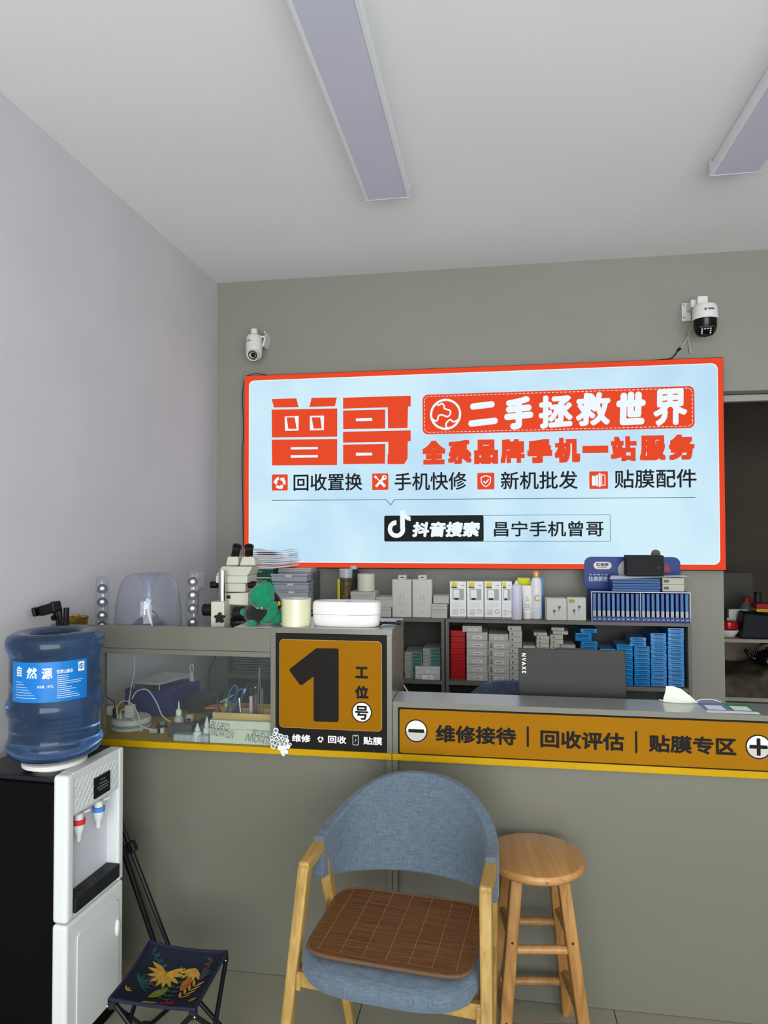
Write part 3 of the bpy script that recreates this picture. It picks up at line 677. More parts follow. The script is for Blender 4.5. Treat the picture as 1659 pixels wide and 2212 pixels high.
# ================================================================ furniture in front
M_oak = wood('light_ash_wood', (172, 142, 80), (138, 106, 54), 1.0, 'Z', 0.38)
M_oakx = wood('light_ash_wood_across', (172, 142, 80), (138, 106, 54), 1.0, 'Y', 0.38)
M_den = fabric('blue_grey_linen', (96, 110, 121), (72, 85, 97), 520)
CH = thing('armchair', 'blue-grey fabric armchair with pale wooden legs pushed up to the counter', 'chair', (-0.246, 1.785, 0), math.radians(-6.5))
for s_ in (-1, 1):
    MB().beam((0.252 * s_, -0.235, 0), (0.229 * s_, -0.080, 0.624), (0.024, 0.024), (0.034, 0.030), (0, 0, 1) if False else (1, 0, 0)).build('leg', M_oak, CH, local=True, bevel=0.005)
    MB().beam((0.203 * s_, 0.222, 0), (0.229 * s_, 0.046, 0.612), (0.024, 0.024), (0.034, 0.030), (1, 0, 0)).build('leg', M_oak, CH, local=True, bevel=0.005)
    MB().beam((0.229 * s_, -0.094, 0.622), (0.229 * s_, 0.060, 0.634), (0.032, 0.030), None, (1, 0, 0)).build('armrest', M_oakx, CH, local=True, bevel=0.006)
    MB().beam((0.224 * s_, -0.150, 0.375), (0.218 * s_, 0.150, 0.370), (0.040, 0.020), None, (1, 0, 0)).build('seat_rail', M_oakx, CH, local=True, bevel=0.003)
MB().box((0, -0.135, 0.380), (0.46, 0.022, 0.036)).build('seat_rail', M_oakx, CH, local=True, bevel=0.003)
MB().box((0, 0.145, 0.372), (0.45, 0.022, 0.036)).build('seat_rail', M_oakx, CH, local=True, bevel=0.003)
def back_fn(u, v):
    a = 2 * u - 1; ang = a * PI / 2
    x = 0.246 * math.copysign(abs(math.sin(ang)) ** 0.92, a); y = 0.012 + 0.238 * max(0, math.cos(ang)) ** 0.75
    zt = 0.658 + 0.109 * (0.5 + 0.5 * math.cos(PI * abs(a) ** 1.15)) ; zb = 0.495 + 0.052 * abs(a) ** 3
    z = zb + (zt - zb) * v
    y += 0.030 * (v - 0.3) * (1 - a * a)
    return (x, y, z)
MB().sheet(back_fn, 40, 10, thick=0.032).build('backrest', M_den, CH, local=True, smooth=True, bevel=0.006, seg=3)
def sup(hw, hd, n, k, yo=0.0, taper=0.0):
    o = []
    for i in range(k):
        t = 2 * PI * i / k; cx, sy = math.cos(t), math.sin(t)
        x = hw * math.copysign(abs(cx) ** (2 / n), cx); y = hd * math.copysign(abs(sy) ** (2 / n), sy)
        o.append((x * (1 - taper * y / hd), y + yo))
    return o
mb = MB(); rings = []
for r_, z_ in ((0.90, 0.405), (0.975, 0.409), (1.0, 0.423), (0.995, 0.438), (0.965, 0.448), (0.88, 0.455), (0.6, 0.458)):
    rings.append([mb._v((x * r_, y * r_ + 0.0 * r_, z_ - (0.006 if y < -0.15 else 0))) for x, y in sup(0.222, 0.212, 3.4, 56, -0.012, 0.03)])
for a, b in zip(rings, rings[1:]):
    for i in range(56): mb.bm.faces.new((a[i], a[(i + 1) % 56], b[(i + 1) % 56], b[i]))
mb.bm.faces.new(rings[0][::-1]); mb.bm.faces.new(rings[-1])
mb.build('seat', M_den, CH, local=True, smooth=True)
# bamboo mat on the seat
M_bam = mat('bamboo_slats', (120, 78, 40), 0.5, noise=0.45, nscale=1.0, stretch=(6, 260, 1), rgb2=(80, 48, 22), bump=0.5, bscale=1.0)
bmt = thing('bamboo_seat_mat', 'brown bamboo mat with a stitched edge lying on the blue-grey armchair seat', 'seat mat', (-0.246, 1.785, 0.4585), math.radians(-6))
po = sup(0.203, 0.160, 7.0, 72, -0.010)
mb = MB(); mb.slab([(x, y) for x, y in po], 0.0003, 0.0075); mb.build('mat_field', M_bam, bmt, local=True)
mb = MB(); mb.tube([(x, y, 0.0045) for x, y in po], 0.0048, 8, closed=True); mb.build('stitched_edge', mat('mat_binding', (104, 76, 54), 0.8, noise=0.3, nscale=300), bmt, local=True, smooth=True)
M_thr = mat('mat_thread', (150, 122, 92), 0.8)
for i in range(7):
    x = -0.168 + i * 0.056
    MB().tube([(x, -0.150, 0.008), (x, 0.150, 0.008)], 0.0007, 5).build('cross_thread', M_thr, bmt, local=True)

# wooden bar stool
M_bir = wood('stool_wood', (164, 122, 68), (126, 86, 42), 1.0, 'Z', 0.32)
M_birx = wood('stool_seat_wood', (178, 134, 82), (148, 106, 60), 0.7, 'Y', 0.25)
ST = thing('bar_stool', 'round wooden bar stool with four splayed legs right of the armchair', 'stool', (0.107, 2.072, 0), math.radians(8))
MB().lathe([(0.120, 0.512), (0.136, 0.515), (0.1425, 0.523), (0.1425, 0.531), (0.138, 0.539), (0.132, 0.5405), (0.02, 0.5405)], (0, 0, 0), 56).build('seat', M_birx, ST, local=True, smooth=True)
def lp(sx, sy, z):
    k = z / 0.512; return Vector((sx * (0.120 - 0.056 * k), sy * (0.128 - 0.068 * k), z))
for sx in (-1, 1):
    for sy in (-1, 1):
        MB().beam(lp(sx, sy, 0), lp(sx, sy, 0.513), (0.033, 0.033), None, (1, 0, 0)).build('leg', M_bir, ST, local=True, bevel=0.004)
for sy, zs in ((-1, (0.318, 0.122)), (1, (0.298, 0.105))):
    for z in zs: MB().cyl(lp(-1, sy, z), lp(1, sy, z), 0.0115).build('rung', M_birx, ST, local=True, smooth=True)
for sx in (-1, 1):
    for z in (0.342, 0.142): MB().cyl(lp(sx, -1, z), lp(sx, 1, z), 0.0115).build('rung', M_bir, ST, local=True, smooth=True)
    for z in (0.342, 0.142):
        p = lp(sx, -1, z); MB().cyl(p + Vector((0, -0.0160, 0)), p + Vector((0, -0.0172, 0)), 0.0036, seg=12).build('peg_hole', M_ink, ST, local=True)
MB().cyl((0.004, -0.1415, 0.527), (0.004, -0.1435, 0.527), 0.004, seg=14).build('plug', M_bir, ST, local=True)

# folding camp stool
cs = [at(236, 2158, Z=0.27), at(420, 2188, Z=0.262), at(490, 2056, Z=0.27), at(322, 2034, Z=0.27)]
cc = sum(cs, Vector()) / 4
M_tube = mat('black_tube', (24, 25, 28), 0.3, 0.4)
CS = thing('camp_stool', 'small folding camp stool with a dark leaf patterned cloth seat beside the water dispenser', 'stool', (cc.x, cc.y, 0))
M_navy = mat('navy_cloth', (24, 28, 42), 0.9, noise=0.5, nscale=18, rgb2=(16, 26, 34))
def seat_p(u, v):
    p = cs[0].lerp(cs[1], u).lerp(cs[3].lerp(cs[2], u), v)
    pin = 0.06 * (4 * u * (1 - u)); pin2 = 0.05 * (4 * v * (1 - v))
    c = cc; d = p - c
    k = 1 - 0.5 * pin * abs(2 * v - 1) - 0.5 * pin2 * abs(2 * u - 1)
    p = c + Vector((d.x * k, d.y * k, 0)); z = 0.270 - 0.030 * (16 * u * (1 - u) * v * (1 - v)) ** 0.8 - 0.012 * (4 * u * (1 - u) + 4 * v * (1 - v)) * 0.5
    return Vector((p.x, p.y, z))
MB().sheet(seat_p, 18, 18, thick=0.003).build('cloth_seat', M_navy, CS, smooth=True)
MB().tube([seat_p(i / 10, 0) for i in range(10)] + [seat_p(1, i / 10) for i in range(10)] + [seat_p(1 - i / 10, 1) for i in range(10)] + [seat_p(0, 1 - i / 10) for i in range(10)], 0.0045, 8, closed=True).build('piping', mat('navy_piping', (32, 34, 54), 0.9), CS, smooth=True)
def leaf(mb, u, v, ang, L, W):
    """a leaf outline in seat space, lifted just over the cloth"""
    n = 7; ca, sa = math.cos(ang), math.sin(ang); l, r = [], []
    for i in range(n + 1):
        t = i / n; w = W * math.sin(PI * t) ** 0.8
        for arr, sg in ((l, 1), (r, -1)):
            a, b = t * L, sg * w / 2; uu, vv = u + a * ca - b * sa, v + a * sa + b * ca
            uu, vv = min(0.985, max(0.015, uu)), min(0.985, max(0.015, vv))
            q = seat_p(uu, vv); arr.append(mb._v((q.x, q.y, q.z + 0.0022)))
    for i in range(n): 
        try: mb.bm.faces.new((l[i], l[i + 1], r[i + 1], r[i]))
        except ValueError: pass
def lm(name, rgb, leaves):
    q = MB()
    for a in leaves:
        leaf(q, *a); q.build('leaf_print', mat(name, rgb, 0.9, noise=0.35, nscale=60), CS); q = MB()
dg = math.radians
lm('leaf_ochre', (186, 142, 52), [(0.36, 0.70, dg(a), 0.23, 0.055) for a in (-175, -150, -125, -100, -78, -55, -30, 0, 25, 160)] + [(0.70, 0.80, dg(a), 0.20, 0.05) for a in (-160, -135, -110, -85, -60)]
   + [(0.78 - 0.03 * i, 0.52 - 0.065 * i, dg(a), 0.13, 0.035) for i in range(4) for a in (20, 110)] + [(0.42 - 0.035 * i, 0.12 - 0.01 * i, dg(a), 0.10, 0.03) for i in range(4) for a in (55, -60)] + [(0.08, 0.22, dg(a), 0.07, 0.02) for a in (40, 80, 120)])
lm('leaf_orange', (168, 100, 34), [(0.64, 0.46, dg(80), 0.24, 0.12), (0.84, 0.20, dg(30), 0.10, 0.08)])
lm('leaf_olive', (112, 124, 40), [(0.33, 0.25, dg(62), 0.30, 0.11)])
lm('leaf_green', (34, 84, 58), [(0.50 + 0.012 * i, 0.28 + 0.08 * i, dg(a), 0.10, 0.035) for i in range(7) for a in (15, 150)])
lm('leaf_teal', (24, 76, 78), [(0.14, 0.42, dg(a), 0.16, 0.04) for a in (0, 30, 60, 90, 120, -30)] + [(0.86, 0.66, dg(a), 0.12, 0.035) for a in (20, 70, 120, 170)] + [(0.10 + 0.06 * i, 0.86 - 0.05 * i, dg(a), 0.11, 0.03) for i in range(4) for a in (10, 80)])
lm('leaf_maroon', (116, 32, 50), [(0.60, 0.16, dg(a), 0.14, 0.04) for a in (0, 35, 70, 110, 150, 190)])
lm('leaf_brown', (84, 58, 54), [(0.20 + 0.02 * i, 0.52 + 0.06 * i, dg(a), 0.13, 0.03) for i in range(4) for a in (-20, 60)] + [(0.88, 0.88 - 0.07 * i, dg(a), 0.11, 0.03) for i in range(4) for a in (150, 210)])
ft = [cc + (c - cc) * 1.10 for c in cs]
for c in ft: c.z = 0.012
for i in range(4):
    j = (i + 1) % 4
    for a, b in ((i, j), (j, i)):
        top = seat_p(*((0.02, 0.02), (0.98, 0.02), (0.98, 0.98), (0.02, 0.98))[a]) - Vector((0, 0, 0.012))
        off = (cc - (cs[i] + cs[j]) / 2).normalized() * (0.006 if a == i else -0.006); off.z = 0
        MB().cyl(top + off, ft[b] + off, 0.0065).build('leg', M_tube, CS, smooth=True)
for c in ft:
    MB().box((c.x, c.y, 0.012), (0.038, 0.030, 0.022)).build('foot', M_dark, CS, bevel=0.005)
for k_, uv in enumerate(((0.02, 0.02), (0.98, 0.02), (0.98, 0.98), (0.02, 0.98))):
    p = seat_p(*uv)
    MB().cyl((p.x, p.y, p.z - 0.022), (p.x, p.y, p.z - 0.003), 0.011).build('corner_joint', M_dark, CS)
    d_ = (cc - p); d_.z = 0; d_.normalize()
    MB().ell((p.x - d_.x * 0.0105 + 0.001, p.y - 0.011, p.z - 0.013), (0.0028, 0.0028, 0.0028), 8).build('rivet', M_chrome, CS)

# ================================================================ water dispenser
n0 = at(146, 1678, X=-1.165); DT = n0.z; W_ = 0.272
DS = thing('water_dispenser', 'upright white fronted water dispenser with a black body against the left wall', 'water dispenser', (-1.165, n0.y, 0), math.radians(-3))
M_dw = mat('dispenser_white', (212, 216, 214), 0.35)
M_db = mat('dispenser_black', (4, 5, 6), 0.7, spec=0.1, bump=0.2, bscale=400)
def dp(px, py): p = at(px, py, X=-1.165); return ((p.y - n0.y) * 0.97, p.z)
MB().bx(-0.335, -0.048, 0.006, W_ - 0.004, 0.03, DT - 0.028).build('body', M_db, DS, local=True, bevel=0.006)
MB().bx(-0.330, -0.050, 0.012, W_ - 0.010, DT - 0.0275, DT - 0.012).build('top_plate', mat('dispenser_top', (26, 28, 32), 0.25), DS, local=True, bevel=0.005)
rz0, rz1 = 0.455, 0.668
MB().bx(-0.047, 0, 0, 0.034, 0.395, DT).build('front_frame', M_dw, DS, local=True, bevel=0.011, seg=4)
MB().bx(-0.047, -0.002, W_ - 0.026, W_, 0.395, DT - 0.001).build('front_frame', M_dw, DS, local=True, bevel=0.006, seg=3)
MB().bx(-0.047, -0.004, 0.030, W_ - 0.02, rz1 + 0.01, DT - 0.0005).build('top_cover', mat('quilted_white', (206, 210, 208), 0.4), DS, local=True, bevel=0.004)
mb = MB()      # the quilted relief: crossing ridges
for i in range(-6, 14):
    for sg_ in (-1, 1):
        a = Vector((0.0, 0.018 + i * 0.022, rz1 + 0.018)); b = a + Vector((0, sg_ * 0.075, 0.088))
        y0, y1 = 0.036, W_ - 0.03
        pts = [a.lerp(b, k / 12) for k in range(13)]; pts = [p for p in pts if y0 < p.y < y1]
        if len(pts) > 1: mb.tube([(p.x - 0.0038, p.y, p.z) for p in pts], 0.0010, 5)
mb.build('quilted_relief', MATS['quilted_white'], DS, local=True, smooth=True)
MB().bx(-0.047, -0.006, 0.030, W_ - 0.02, 0.395, rz0 - 0.02).build('lower_sill', M_dw, DS, local=True, bevel=0.003)
MB().bx(-0.046, -0.042, 0.030, W_ - 0.02, rz0 - 0.02, rz1 + 0.012).build('niche_back', mat('niche_white', (204, 206, 214), 0.3), DS, local=True)
MB().bx(-0.047, -0.0005, 0, W_, 0.045, 0.392).build('lower_front', M_dw, DS, local=True, bevel=0.009, seg=3)
a, b = dp(165, 1965), dp(246, 2125)
mb = MB(Matrix.Rotation(PI / 2, 4, 'Z'))      # the door: its outline lies in the y-z plane
q_ = rrect(0.044, W_ - 0.030, 0.085, 0.348, 0.016)
mb.prism(q_, -0.0035, 0.003).build('door', M_dw, DS, local=True, bevel=0.001)
MB().ell((0.005, W_ - 0.038, 0.262), (0.006, 0.011, 0.026), 20).build('door_handle', mat('handle_white', (226, 228, 226), 0.25), DS, local=True, smooth=True)
MB().bx(-0.33, -0.012, 0.008, W_ - 0.008, 0.0, 0.044).build('base', M_db, DS, local=True)
a, b = dp(196, 1668), dp(223, 1685)
MB().bx(-0.004, 0.0012, 0.122, 0.196, 0.693, 0.752).build('display', mat('display_black', (14, 14, 16), 0.15), DS, local=True)
mb = MB(); M_dp = mat('display_print', (130, 132, 132), 0.5)
mb.xf = Matrix.Translation((0.0016, 0, 0)) @ Matrix.Rotation(PI / 2, 4, 'Z')
for k_, (a0, a1, z_) in enumerate(((0.148, 0.172, 0.738), (0.143, 0.177, 0.728), (0.132, 0.186, 0.719), (0.138, 0.182, 0.711))):
    x_ = a0
    while x_ < a1: mb.prism([(x_, z_), (x_ + 0.003, z_), (x_ + 0.003, z_ + 0.003), (x_, z_ + 0.003)], 0, 0.0003); x_ += 0.0048
mb.build('display_print', M_dp, DS, local=True)
for y_t, rgb, nm in ((0.075, (196, 48, 60), 'red'), (0.168, (70, 130, 205), 'blue')):
    zt = 0.640
    tp = MB().lathe([(0.004, -0.050), (0.0065, -0.049), (0.0085, -0.030), (0.0155, -0.014), (0.0165, 0.0)], (-0.018, y_t, zt), 20)
    o = tp.build('tap', M_dw, DS, local=True, smooth=True)
    MB().lathe([(0.0178, 0.0), (0.0178, 0.013), (0.015, 0.0135)], (-0.018, y_t, zt), 20).build('tap_collar', mat('tap_' + nm, rgb, 0.35), o, local=True, smooth=True, label=nm + ' collar')
    MB().lathe([(0.013, 0.0135), (0.012, 0.028), (0.006, 0.031)], (-0.018, y_t, zt), 14).build('tap_top', M_white, o, local=True, smooth=True)
    MB().tube([(-0.042, y_t + 0.004, zt + 0.014), (-0.018, y_t + 0.010, zt + 0.024), (-0.006, y_t + 0.034, zt + 0.027)], 0.003, 7).build('tap_lever', M_white, o, local=True, smooth=True)
M_try = mat('tray_black', (30, 32, 34), 0.5)
MB().bx(-0.0415, 0.004, 0.0345, W_ - 0.0265, rz0 - 0.045, rz0 - 0.004).build('drip_tray', M_try, DS, local=True, bevel=0.003)
mb = MB()
for cy in (0.085, 0.185):
    mb.lathe([(0.010, 0), (0.010, 0.0006)], (-0.016, cy, rz0 - 0.004), 16)
    for k_ in range(8):
        a_ = k_ * PI / 4; mb.box((-0.016 + 0.015 * math.cos(a_), cy + 0.024 * math.sin(a_), rz0 - 0.0037), (0.0032, 0.010, 0.0006), Matrix.Rotation(0.5, 3, 'Z'))
mb.build('drain_slots', M_ink, DS, local=True)

# bottle
bc = at(120, 1500, Y=1.872); bx_, by_ = bc.x, 1.872
def bz(py): return at(120, py, Y=by_).z
M_bot = mat('bottle_blue', (84, 120, 168), 0.10, trans=0.86, ior=1.33, bump=0.06, bscale=25)
BT = thing('water_bottle', 'big blue water bottle upside down on the white fronted dispenser', 'bottle', (bx_, by_, DT - 0.0105))
z_t = bz(1362)
prof = [(0.045, DT + 0.002), (0.062, DT + 0.012), (0.098, DT + 0.022), (0.122, DT + 0.036), (0.130, DT + 0.052), (0.1315, bz(1600)), (0.1305, bz(1592)), (0.1235, bz(1586)), (0.1225, bz(1580)), (0.1225, bz(1540)),
        (0.1265, bz(1533)), (0.1315, bz(1526)), (0.1315, bz(1510)), (0.126, bz(1500)), (0.1225, bz(1494)), (0.1225, bz(1412)), (0.1265, bz(1404)), (0.1325, bz(1395)), (0.1335, bz(1378)), (0.128, bz(1369)), (0.112, bz(1362)), (0.085, bz(1361)), (0.07, bz(1365)), (0.066, bz(1371)), (0.004, bz(1373))]
MB().lathe(prof, (bx_, by_, 0), 64).build('bottle_body', M_bot, BT, smooth=True)
MB().lathe([(0.058, DT - 0.0115), (0.058, DT + 0.0006), (0.088, DT + 0.0008), (0.089, DT + 0.012), (0.083, DT + 0.016), (0.060, DT + 0.014)], (bx_, by_, 0), 40, cap=False).build('collar', M_white, BT, smooth=True)
ang0 = math.atan2(-bx_, by_)      # direction from the bottle to the camera, measured from -Y towards +X
LB = at(108, 1455, Y=by_)
def wrap(r, a_off=0.0):
    return lambda X, Z: (bx_ + r * math.sin(ang0 + a_off + X / r), by_ - r * math.cos(ang0 + a_off + X / r), Z)
zl0, zl1 = bz(1496), bz(1414); fnl = wrap(0.1236)
M_lab = mat('label_blue', (20, 112, 186), 0.3)
mb = MB(); n_ = 28; xa, xb_ = -0.132, 0.088
for i in range(n_):
    u0, u1 = xa + (xb_ - xa) * i / n_, xa + (xb_ - xa) * (i + 1) / n_
    mb.bm.faces.new([mb._v(fnl(u, z)) for u, z in ((u0, zl0), (u1, zl0), (u1, zl1), (u0, zl1))])
bmesh.ops.remove_doubles(mb.bm, verts=mb.bm.verts, dist=1e-5)
lab = mb.build('label', M_lab, BT, smooth=True, label='blue printed label')
fn2 = wrap(0.1241); mb = MB()
H = zl1 - zl0
put_text(mb, '自', -0.112, -0.094, zl0 + 0.64 * H, zl0 + 0.90 * H, 0, 0.0009, fn=fn2)
put_text(mb, '然', -0.078, -0.048, zl0 + 0.60 * H, zl0 + 0.88 * H, 0, 0.0009, fn=fn2)
put_text(mb, '源', -0.036, -0.008, zl0 + 0.58 * H, zl0 + 0.86 * H, 0, 0.0009, fn=fn2)
put_text(mb, '饮用山泉水', 0.002, 0.046, zl0 + 0.70 * H, zl0 + 0.80 * H, 0, 0.0004, fn=fn2)
put_text(mb, '净含量', -0.048, -0.029, zl0 + 0.36 * H, zl0 + 0.43 * H, 0, 0.0002, fn=fn2); put_text(mb, '18.9L', -0.022, -0.004, zl0 + 0.36 * H, zl0 + 0.43 * H, 0, 0.0002, fn=fn2)
for k_ in range(12):      # rows of print too small to read
    z_ = zl0 + (0.64 - 0.05 * k_) * H; x_ = 0.004; e_ = (0.03, 0.034, 0.032, 0.074, 0.068, 0.026, 0.04, 0.052, 0.038, 0.05, 0.058, 0.064)[k_]
    while x_ < e_ and z_ > zl0:
        w_ = R0.uniform(0.0012, 0.0024); mb.bm.faces.new([mb._v(fn2(u, z)) for u, z in ((x_, z_), (x_ + w_, z_), (x_ + w_, z_ + 0.0018), (x_, z_ + 0.0018))]); x_ += w_ + 0.0008
for k_ in range(7):
    z_ = zl0 + (0.50 - 0.065 * k_) * H; x_ = -0.115; e_ = -0.092 + 0.007 * k_
    while x_ < e_ and z_ > zl0:
        w_ = R0.uniform(0.0012, 0.0024); mb.bm.faces.new([mb._v(fn2(u, z)) for u, z in ((x_, z_), (x_ + w_, z_), (x_ + w_, z_ + 0.0016), (x_, z_ + 0.0016))]); x_ += w_ + 0.0012
mb.build('label_print', mat('label_white', (216, 226, 236), 0.5), lab)
mb = MB(); fn3 = wrap(0.1240)
mb.bm.faces.new([mb._v(fn3(u, z)) for u, z in ((0.060, zl0 + 0.70 * H), (0.079, zl0 + 0.70 * H), (0.079, zl0 + 0.94 * H), (0.060, zl0 + 0.94 * H))])
mb.build('mark_field', MATS['label_white'], lab)
mb = MB(); put_text(mb, 'S', 0.0655, 0.0735, zl0 + 0.77 * H, zl0 + 0.88 * H, 0, 0.0003, fn=wrap(0.1245))
o_, i_ = circ(0.0695, zl0 + 0.825 * H, 0.0080, 28), circ(0.0695, zl0 + 0.825 * H, 0.0068, 28); fn4 = wrap(0.1245)
A_ = [mb._v(fn4(*p)) for p in o_]; B_ = [mb._v(fn4(*p)) for p in i_]
for i in range(28): mb.bm.faces.new((A_[i], A_[(i + 1) % 28], B_[(i + 1) % 28], B_[i]))
mb.build('mark', mat('mark_blue', (20, 60, 110), 0.5), lab)

# tripod with phone clamp behind the dispenser
TP = thing('phone_tripod', 'black tripod with a phone clamp standing behind the water dispenser', 'tripod', (-1.438, 2.155, 0))
hub = Vector((-1.438, 2.150, 1.02))
for fx, fy, r_ in ((-0.935, 2.060, 0.0065), (-1.100, 2.205, 0.0085), (-1.525, 2.18, 0.0075)):
    MB().cyl(hub - Vector((0, 0, 0.03)), (fx, fy, 0.004), r_ + 0.002, r_).build('leg', M_black, TP, smooth=True)
lgp = hub.lerp(Vector((-0.935, 2.060, 0.0)), 0.55)
MB().box(lgp, (0.028, 0.024, 0.034), Matrix.Rotation(-0.4, 3, 'Y')).build('leg_lock', M_black, TP, bevel=0.004)
MB().cyl(hub - Vector((0, 0, 0.06)), (-1.430, 2.150, 1.215), 0.009).build('column', M_black, TP, smooth=True)
MB().cyl((-1.450, 2.145, 1.10), (-1.462, 2.14, 1.215), 0.006).build('side_rod', M_black, TP, smooth=True)
hc = at(103, 1316, Y=2.13); q = Matrix.Rotation(-0.26, 3, 'Y')
MB().cyl((-1.444, 2.147, 1.10), (-1.446, 2.142, 1.21), 0.005).build('side_rod', M_black, TP, smooth=True)
MB().box((hc.x, 2.135, hc.z), (0.060, 0.030, 0.034), q).build('clamp_body', M_black, TP, bevel=0.006)
MB().box((hc.x + 0.034, 2.125, hc.z + 0.010), (0.014, 0.044, 0.036), q).build('clamp_jaw', M_black, TP, bevel=0.004)
MB().box((hc.x - 0.036, 2.125, hc.z - 0.008), (0.012, 0.040, 0.030), q).build('clamp_jaw', M_black, TP, bevel=0.004)
MB().cyl((hc.x + 0.018, 2.13, hc.z - 0.030), (hc.x + 0.030, 2.13, hc.z - 0.027), 0.009).cyl((hc.x + 0.022, 2.132, hc.z - 0.030), (hc.x + 0.020, 2.135, hc.z - 0.010), 0.004).build('knob', M_black, TP, smooth=True)

# ================================================================ back cabinets
YA, ZA = 3.40, 1.038
def cabinet(x0, x1, label, zs, divs=()):
    t = thing('storage_cabinet', label, 'cabinet', ((x0 + x1) / 2, 3.55, 0))
    MB().bx(x0, x1, YA, 3.698, ZA - 0.016, ZA).build('top_board', M_lamd, t, bevel=0.001)
    for x in (x0, x1 - 0.016) + tuple(divs): MB().bx(x, x + 0.016, YA + 0.001, 3.696, 0.002, ZA - 0.016).build('side_board', M_lamd, t, bevel=0.001)
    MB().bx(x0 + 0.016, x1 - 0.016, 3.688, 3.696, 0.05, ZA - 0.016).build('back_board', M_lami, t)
    xs = [x0 + 0.016] + [v for d in divs for v in (d, d + 0.016)] + [x1 - 0.016]
    for k in range(0, len(xs), 2):
        for z in zs: MB().bx(xs[k], xs[k + 1], YA + 0.002, 3.688, z - 0.018, z).build('shelf', M_lamd, t, bevel=0.001)
    return t
ZS = 0.737
cabinet(-1.535 + 0.16, -0.2485, 'long grey open cabinet against the back wall, left of the two', (ZS, 0.40, 0.06), (-0.80,))
cabinet(-0.2435, 0.892, 'grey open cabinet against the back wall full of blue and white boxes', (ZS, 0.40, 0.06))

def carton(x0, x1, z0, h, yf, d, mt, label, cat='box', group=None, rz=0.0, bev=0.001, name='carton', mark=None, mmat=None, lid=0.0):
    """one closed box: a body, its lid edge and what is printed on its front"""
    cx, w = (x0 + x1) / 2, x1 - x0
    t = thing(name, label, cat, (cx, yf + d / 2, z0), rz, group)
    if lid:
        MB().box((0, 0, (h - lid) / 2), (w - 0.0016, d - 0.0016, h - lid - 0.0006)).build('body', mt, t, local=True, bevel=bev)
        MB().box((0, 0, h - lid / 2), (w, d, lid - 0.0004)).build('lid', mt, t, local=True, bevel=bev)
    else:
        MB().box((0, 0, h / 2), (w, d, h - 0.0008)).build('body', mt, t, local=True, bevel=bev)
    if mark: mark(t, w, h, -d / 2 - 0.0004)
    return t
def fx(l, r, yb, Y=YA + 0.04): return at(l, yb, Y=Y).x, at(r, yb, Y=Y).x
def fz(x, y, Y=YA + 0.04): return at(x, y, Y=Y).z
ORD = ['topmost', 'second', 'third', 'fourth', 'fifth', 'sixth', 'seventh', 'eighth', 'ninth', 'tenth', 'eleventh', 'twelfth', 'thirteenth', 'fourteenth']
def ordl(i): return 'topmost' if i == 0 else ORD[i] + ' down'
def stack(l, r, yt, yb, n, Y, d, mt, what, where, group, z0=None, jit=0.001, mark=None, name='flat_box', first=None, bev=0.001, lid=0.0, skew=0.0, above=0):
    """n boxes one on the other between the pixel rows yt and yb, standing on z0"""
    x0, x1 = fx(l, r, (yt + yb) / 2, Y); zt = fz((l + r) / 2, yt, Y); z0 = z0 if z0 is not None else fz((l + r) / 2, yb, Y)
    h = (zt - z0) / n; res = []; proto = None
    for k in range(n):
        lab = '%s, %s of the %s' % (what, ordl(n - 1 - k + above), where)
        dx = R0.uniform(-jit, jit) + skew * k; rz = R0.uniform(-1, 1) * jit * 8
        if proto is None:
            proto = carton(x0, x1, z0 + 0.0003, h - 0.0002, Y, d, mt, lab, group=group, bev=bev, name=name, mark=mark, lid=lid); proto['_b'] = 0
            del proto['_b']; base = Vector(proto.location); res.append(proto)
        else:
            res.append(dup(proto, base + Vector((dx, 0, h * k)), rz, lab, group))
    return res

M_wbx = mat('white_box_card', (172, 172, 162), 0.55)
M_wbg = mat('grey_white_card', (150, 150, 143), 0.6)
M_redb = mat('red_box_card', (176, 8, 14), 0.4)
M_blub = mat('blue_wrapped_box', (4, 112, 178), 0.16, bump=0.5, bscale=45, coat=0.4)
M_teal = mat('teal_card', (44, 104, 96), 0.5)
M_blk = mat('dark_card', (40, 40, 42), 0.5)

# --- inside the right cabinet
z_ = ZS
def red_mark(t, w, h, y): MB().box((0, y, h * 0.52), (w * 0.96, 0.0006, 0.0012)).build('seam', mat('dark_red', (110, 6, 10), 0.5), t, local=True)
stack(973.5, 1005, 1362, 1463, 8, 3.46, 0.16, M_redb, 'red box', 'red stack at the left end of the right cabinet', 'red boxes in the cabinet', ZS, 0.0006, red_mark)
def slot_mark(t, w, h, y):
    MB().prism(rrect(-w * 0.20, w * 0.24, h * 0.22, h * 0.58, 0.002), y - 0.0006, 0.0006).build('label', mat('pale_label', (208, 208, 204), 0.4), t, local=True)
    MB().prism(rrect(-w * 0.13, w * 0.16, h * 0.34, h * 0.42, 0.001), y - 0.0010, 0.0004).build('print', M_gink, t, local=True)
stack(1008, 1053.5, 1366, 1470, 6, 3.425, 0.17, M_wbx, 'white box with a small window label', 'stack beside the red boxes', 'white boxes beside the red ones', ZS, 0.0005, slot_mark)
carton(*fx(999, 1041, 1358, 3.425), fz(1030, 1366, 3.425) + 0.0004, 0.030, 3.425, 0.15, M_wbx, 'white box with a grey oval, lying crosswise on top of the red and white stacks', mark=slot_mark)
def iro_mark(t, w, h, y):
    slot_mark(t, w, h, y); q = MB()
    for k in range(3): q.box((-w * 0.36, y, h * (0.76 - 0.10 * k)), (w * 0.13, 0.0005, h * 0.05))
    ring(q, circ(-w * 0.36, h * 0.30, h * 0.17, 16), circ(-w * 0.36, h * 0.30, h * 0.09, 16), y - 0.0004); q.build('print', M_ink, t, local=True)
stack(1055, 1100, 1385, 1474, 5, 3.42, 0.17, M_wbx, 'white box with black marks', 'stack left of the laptop', 'white boxes with black marks', ZS, 0.0008, iro_mark, above=1)
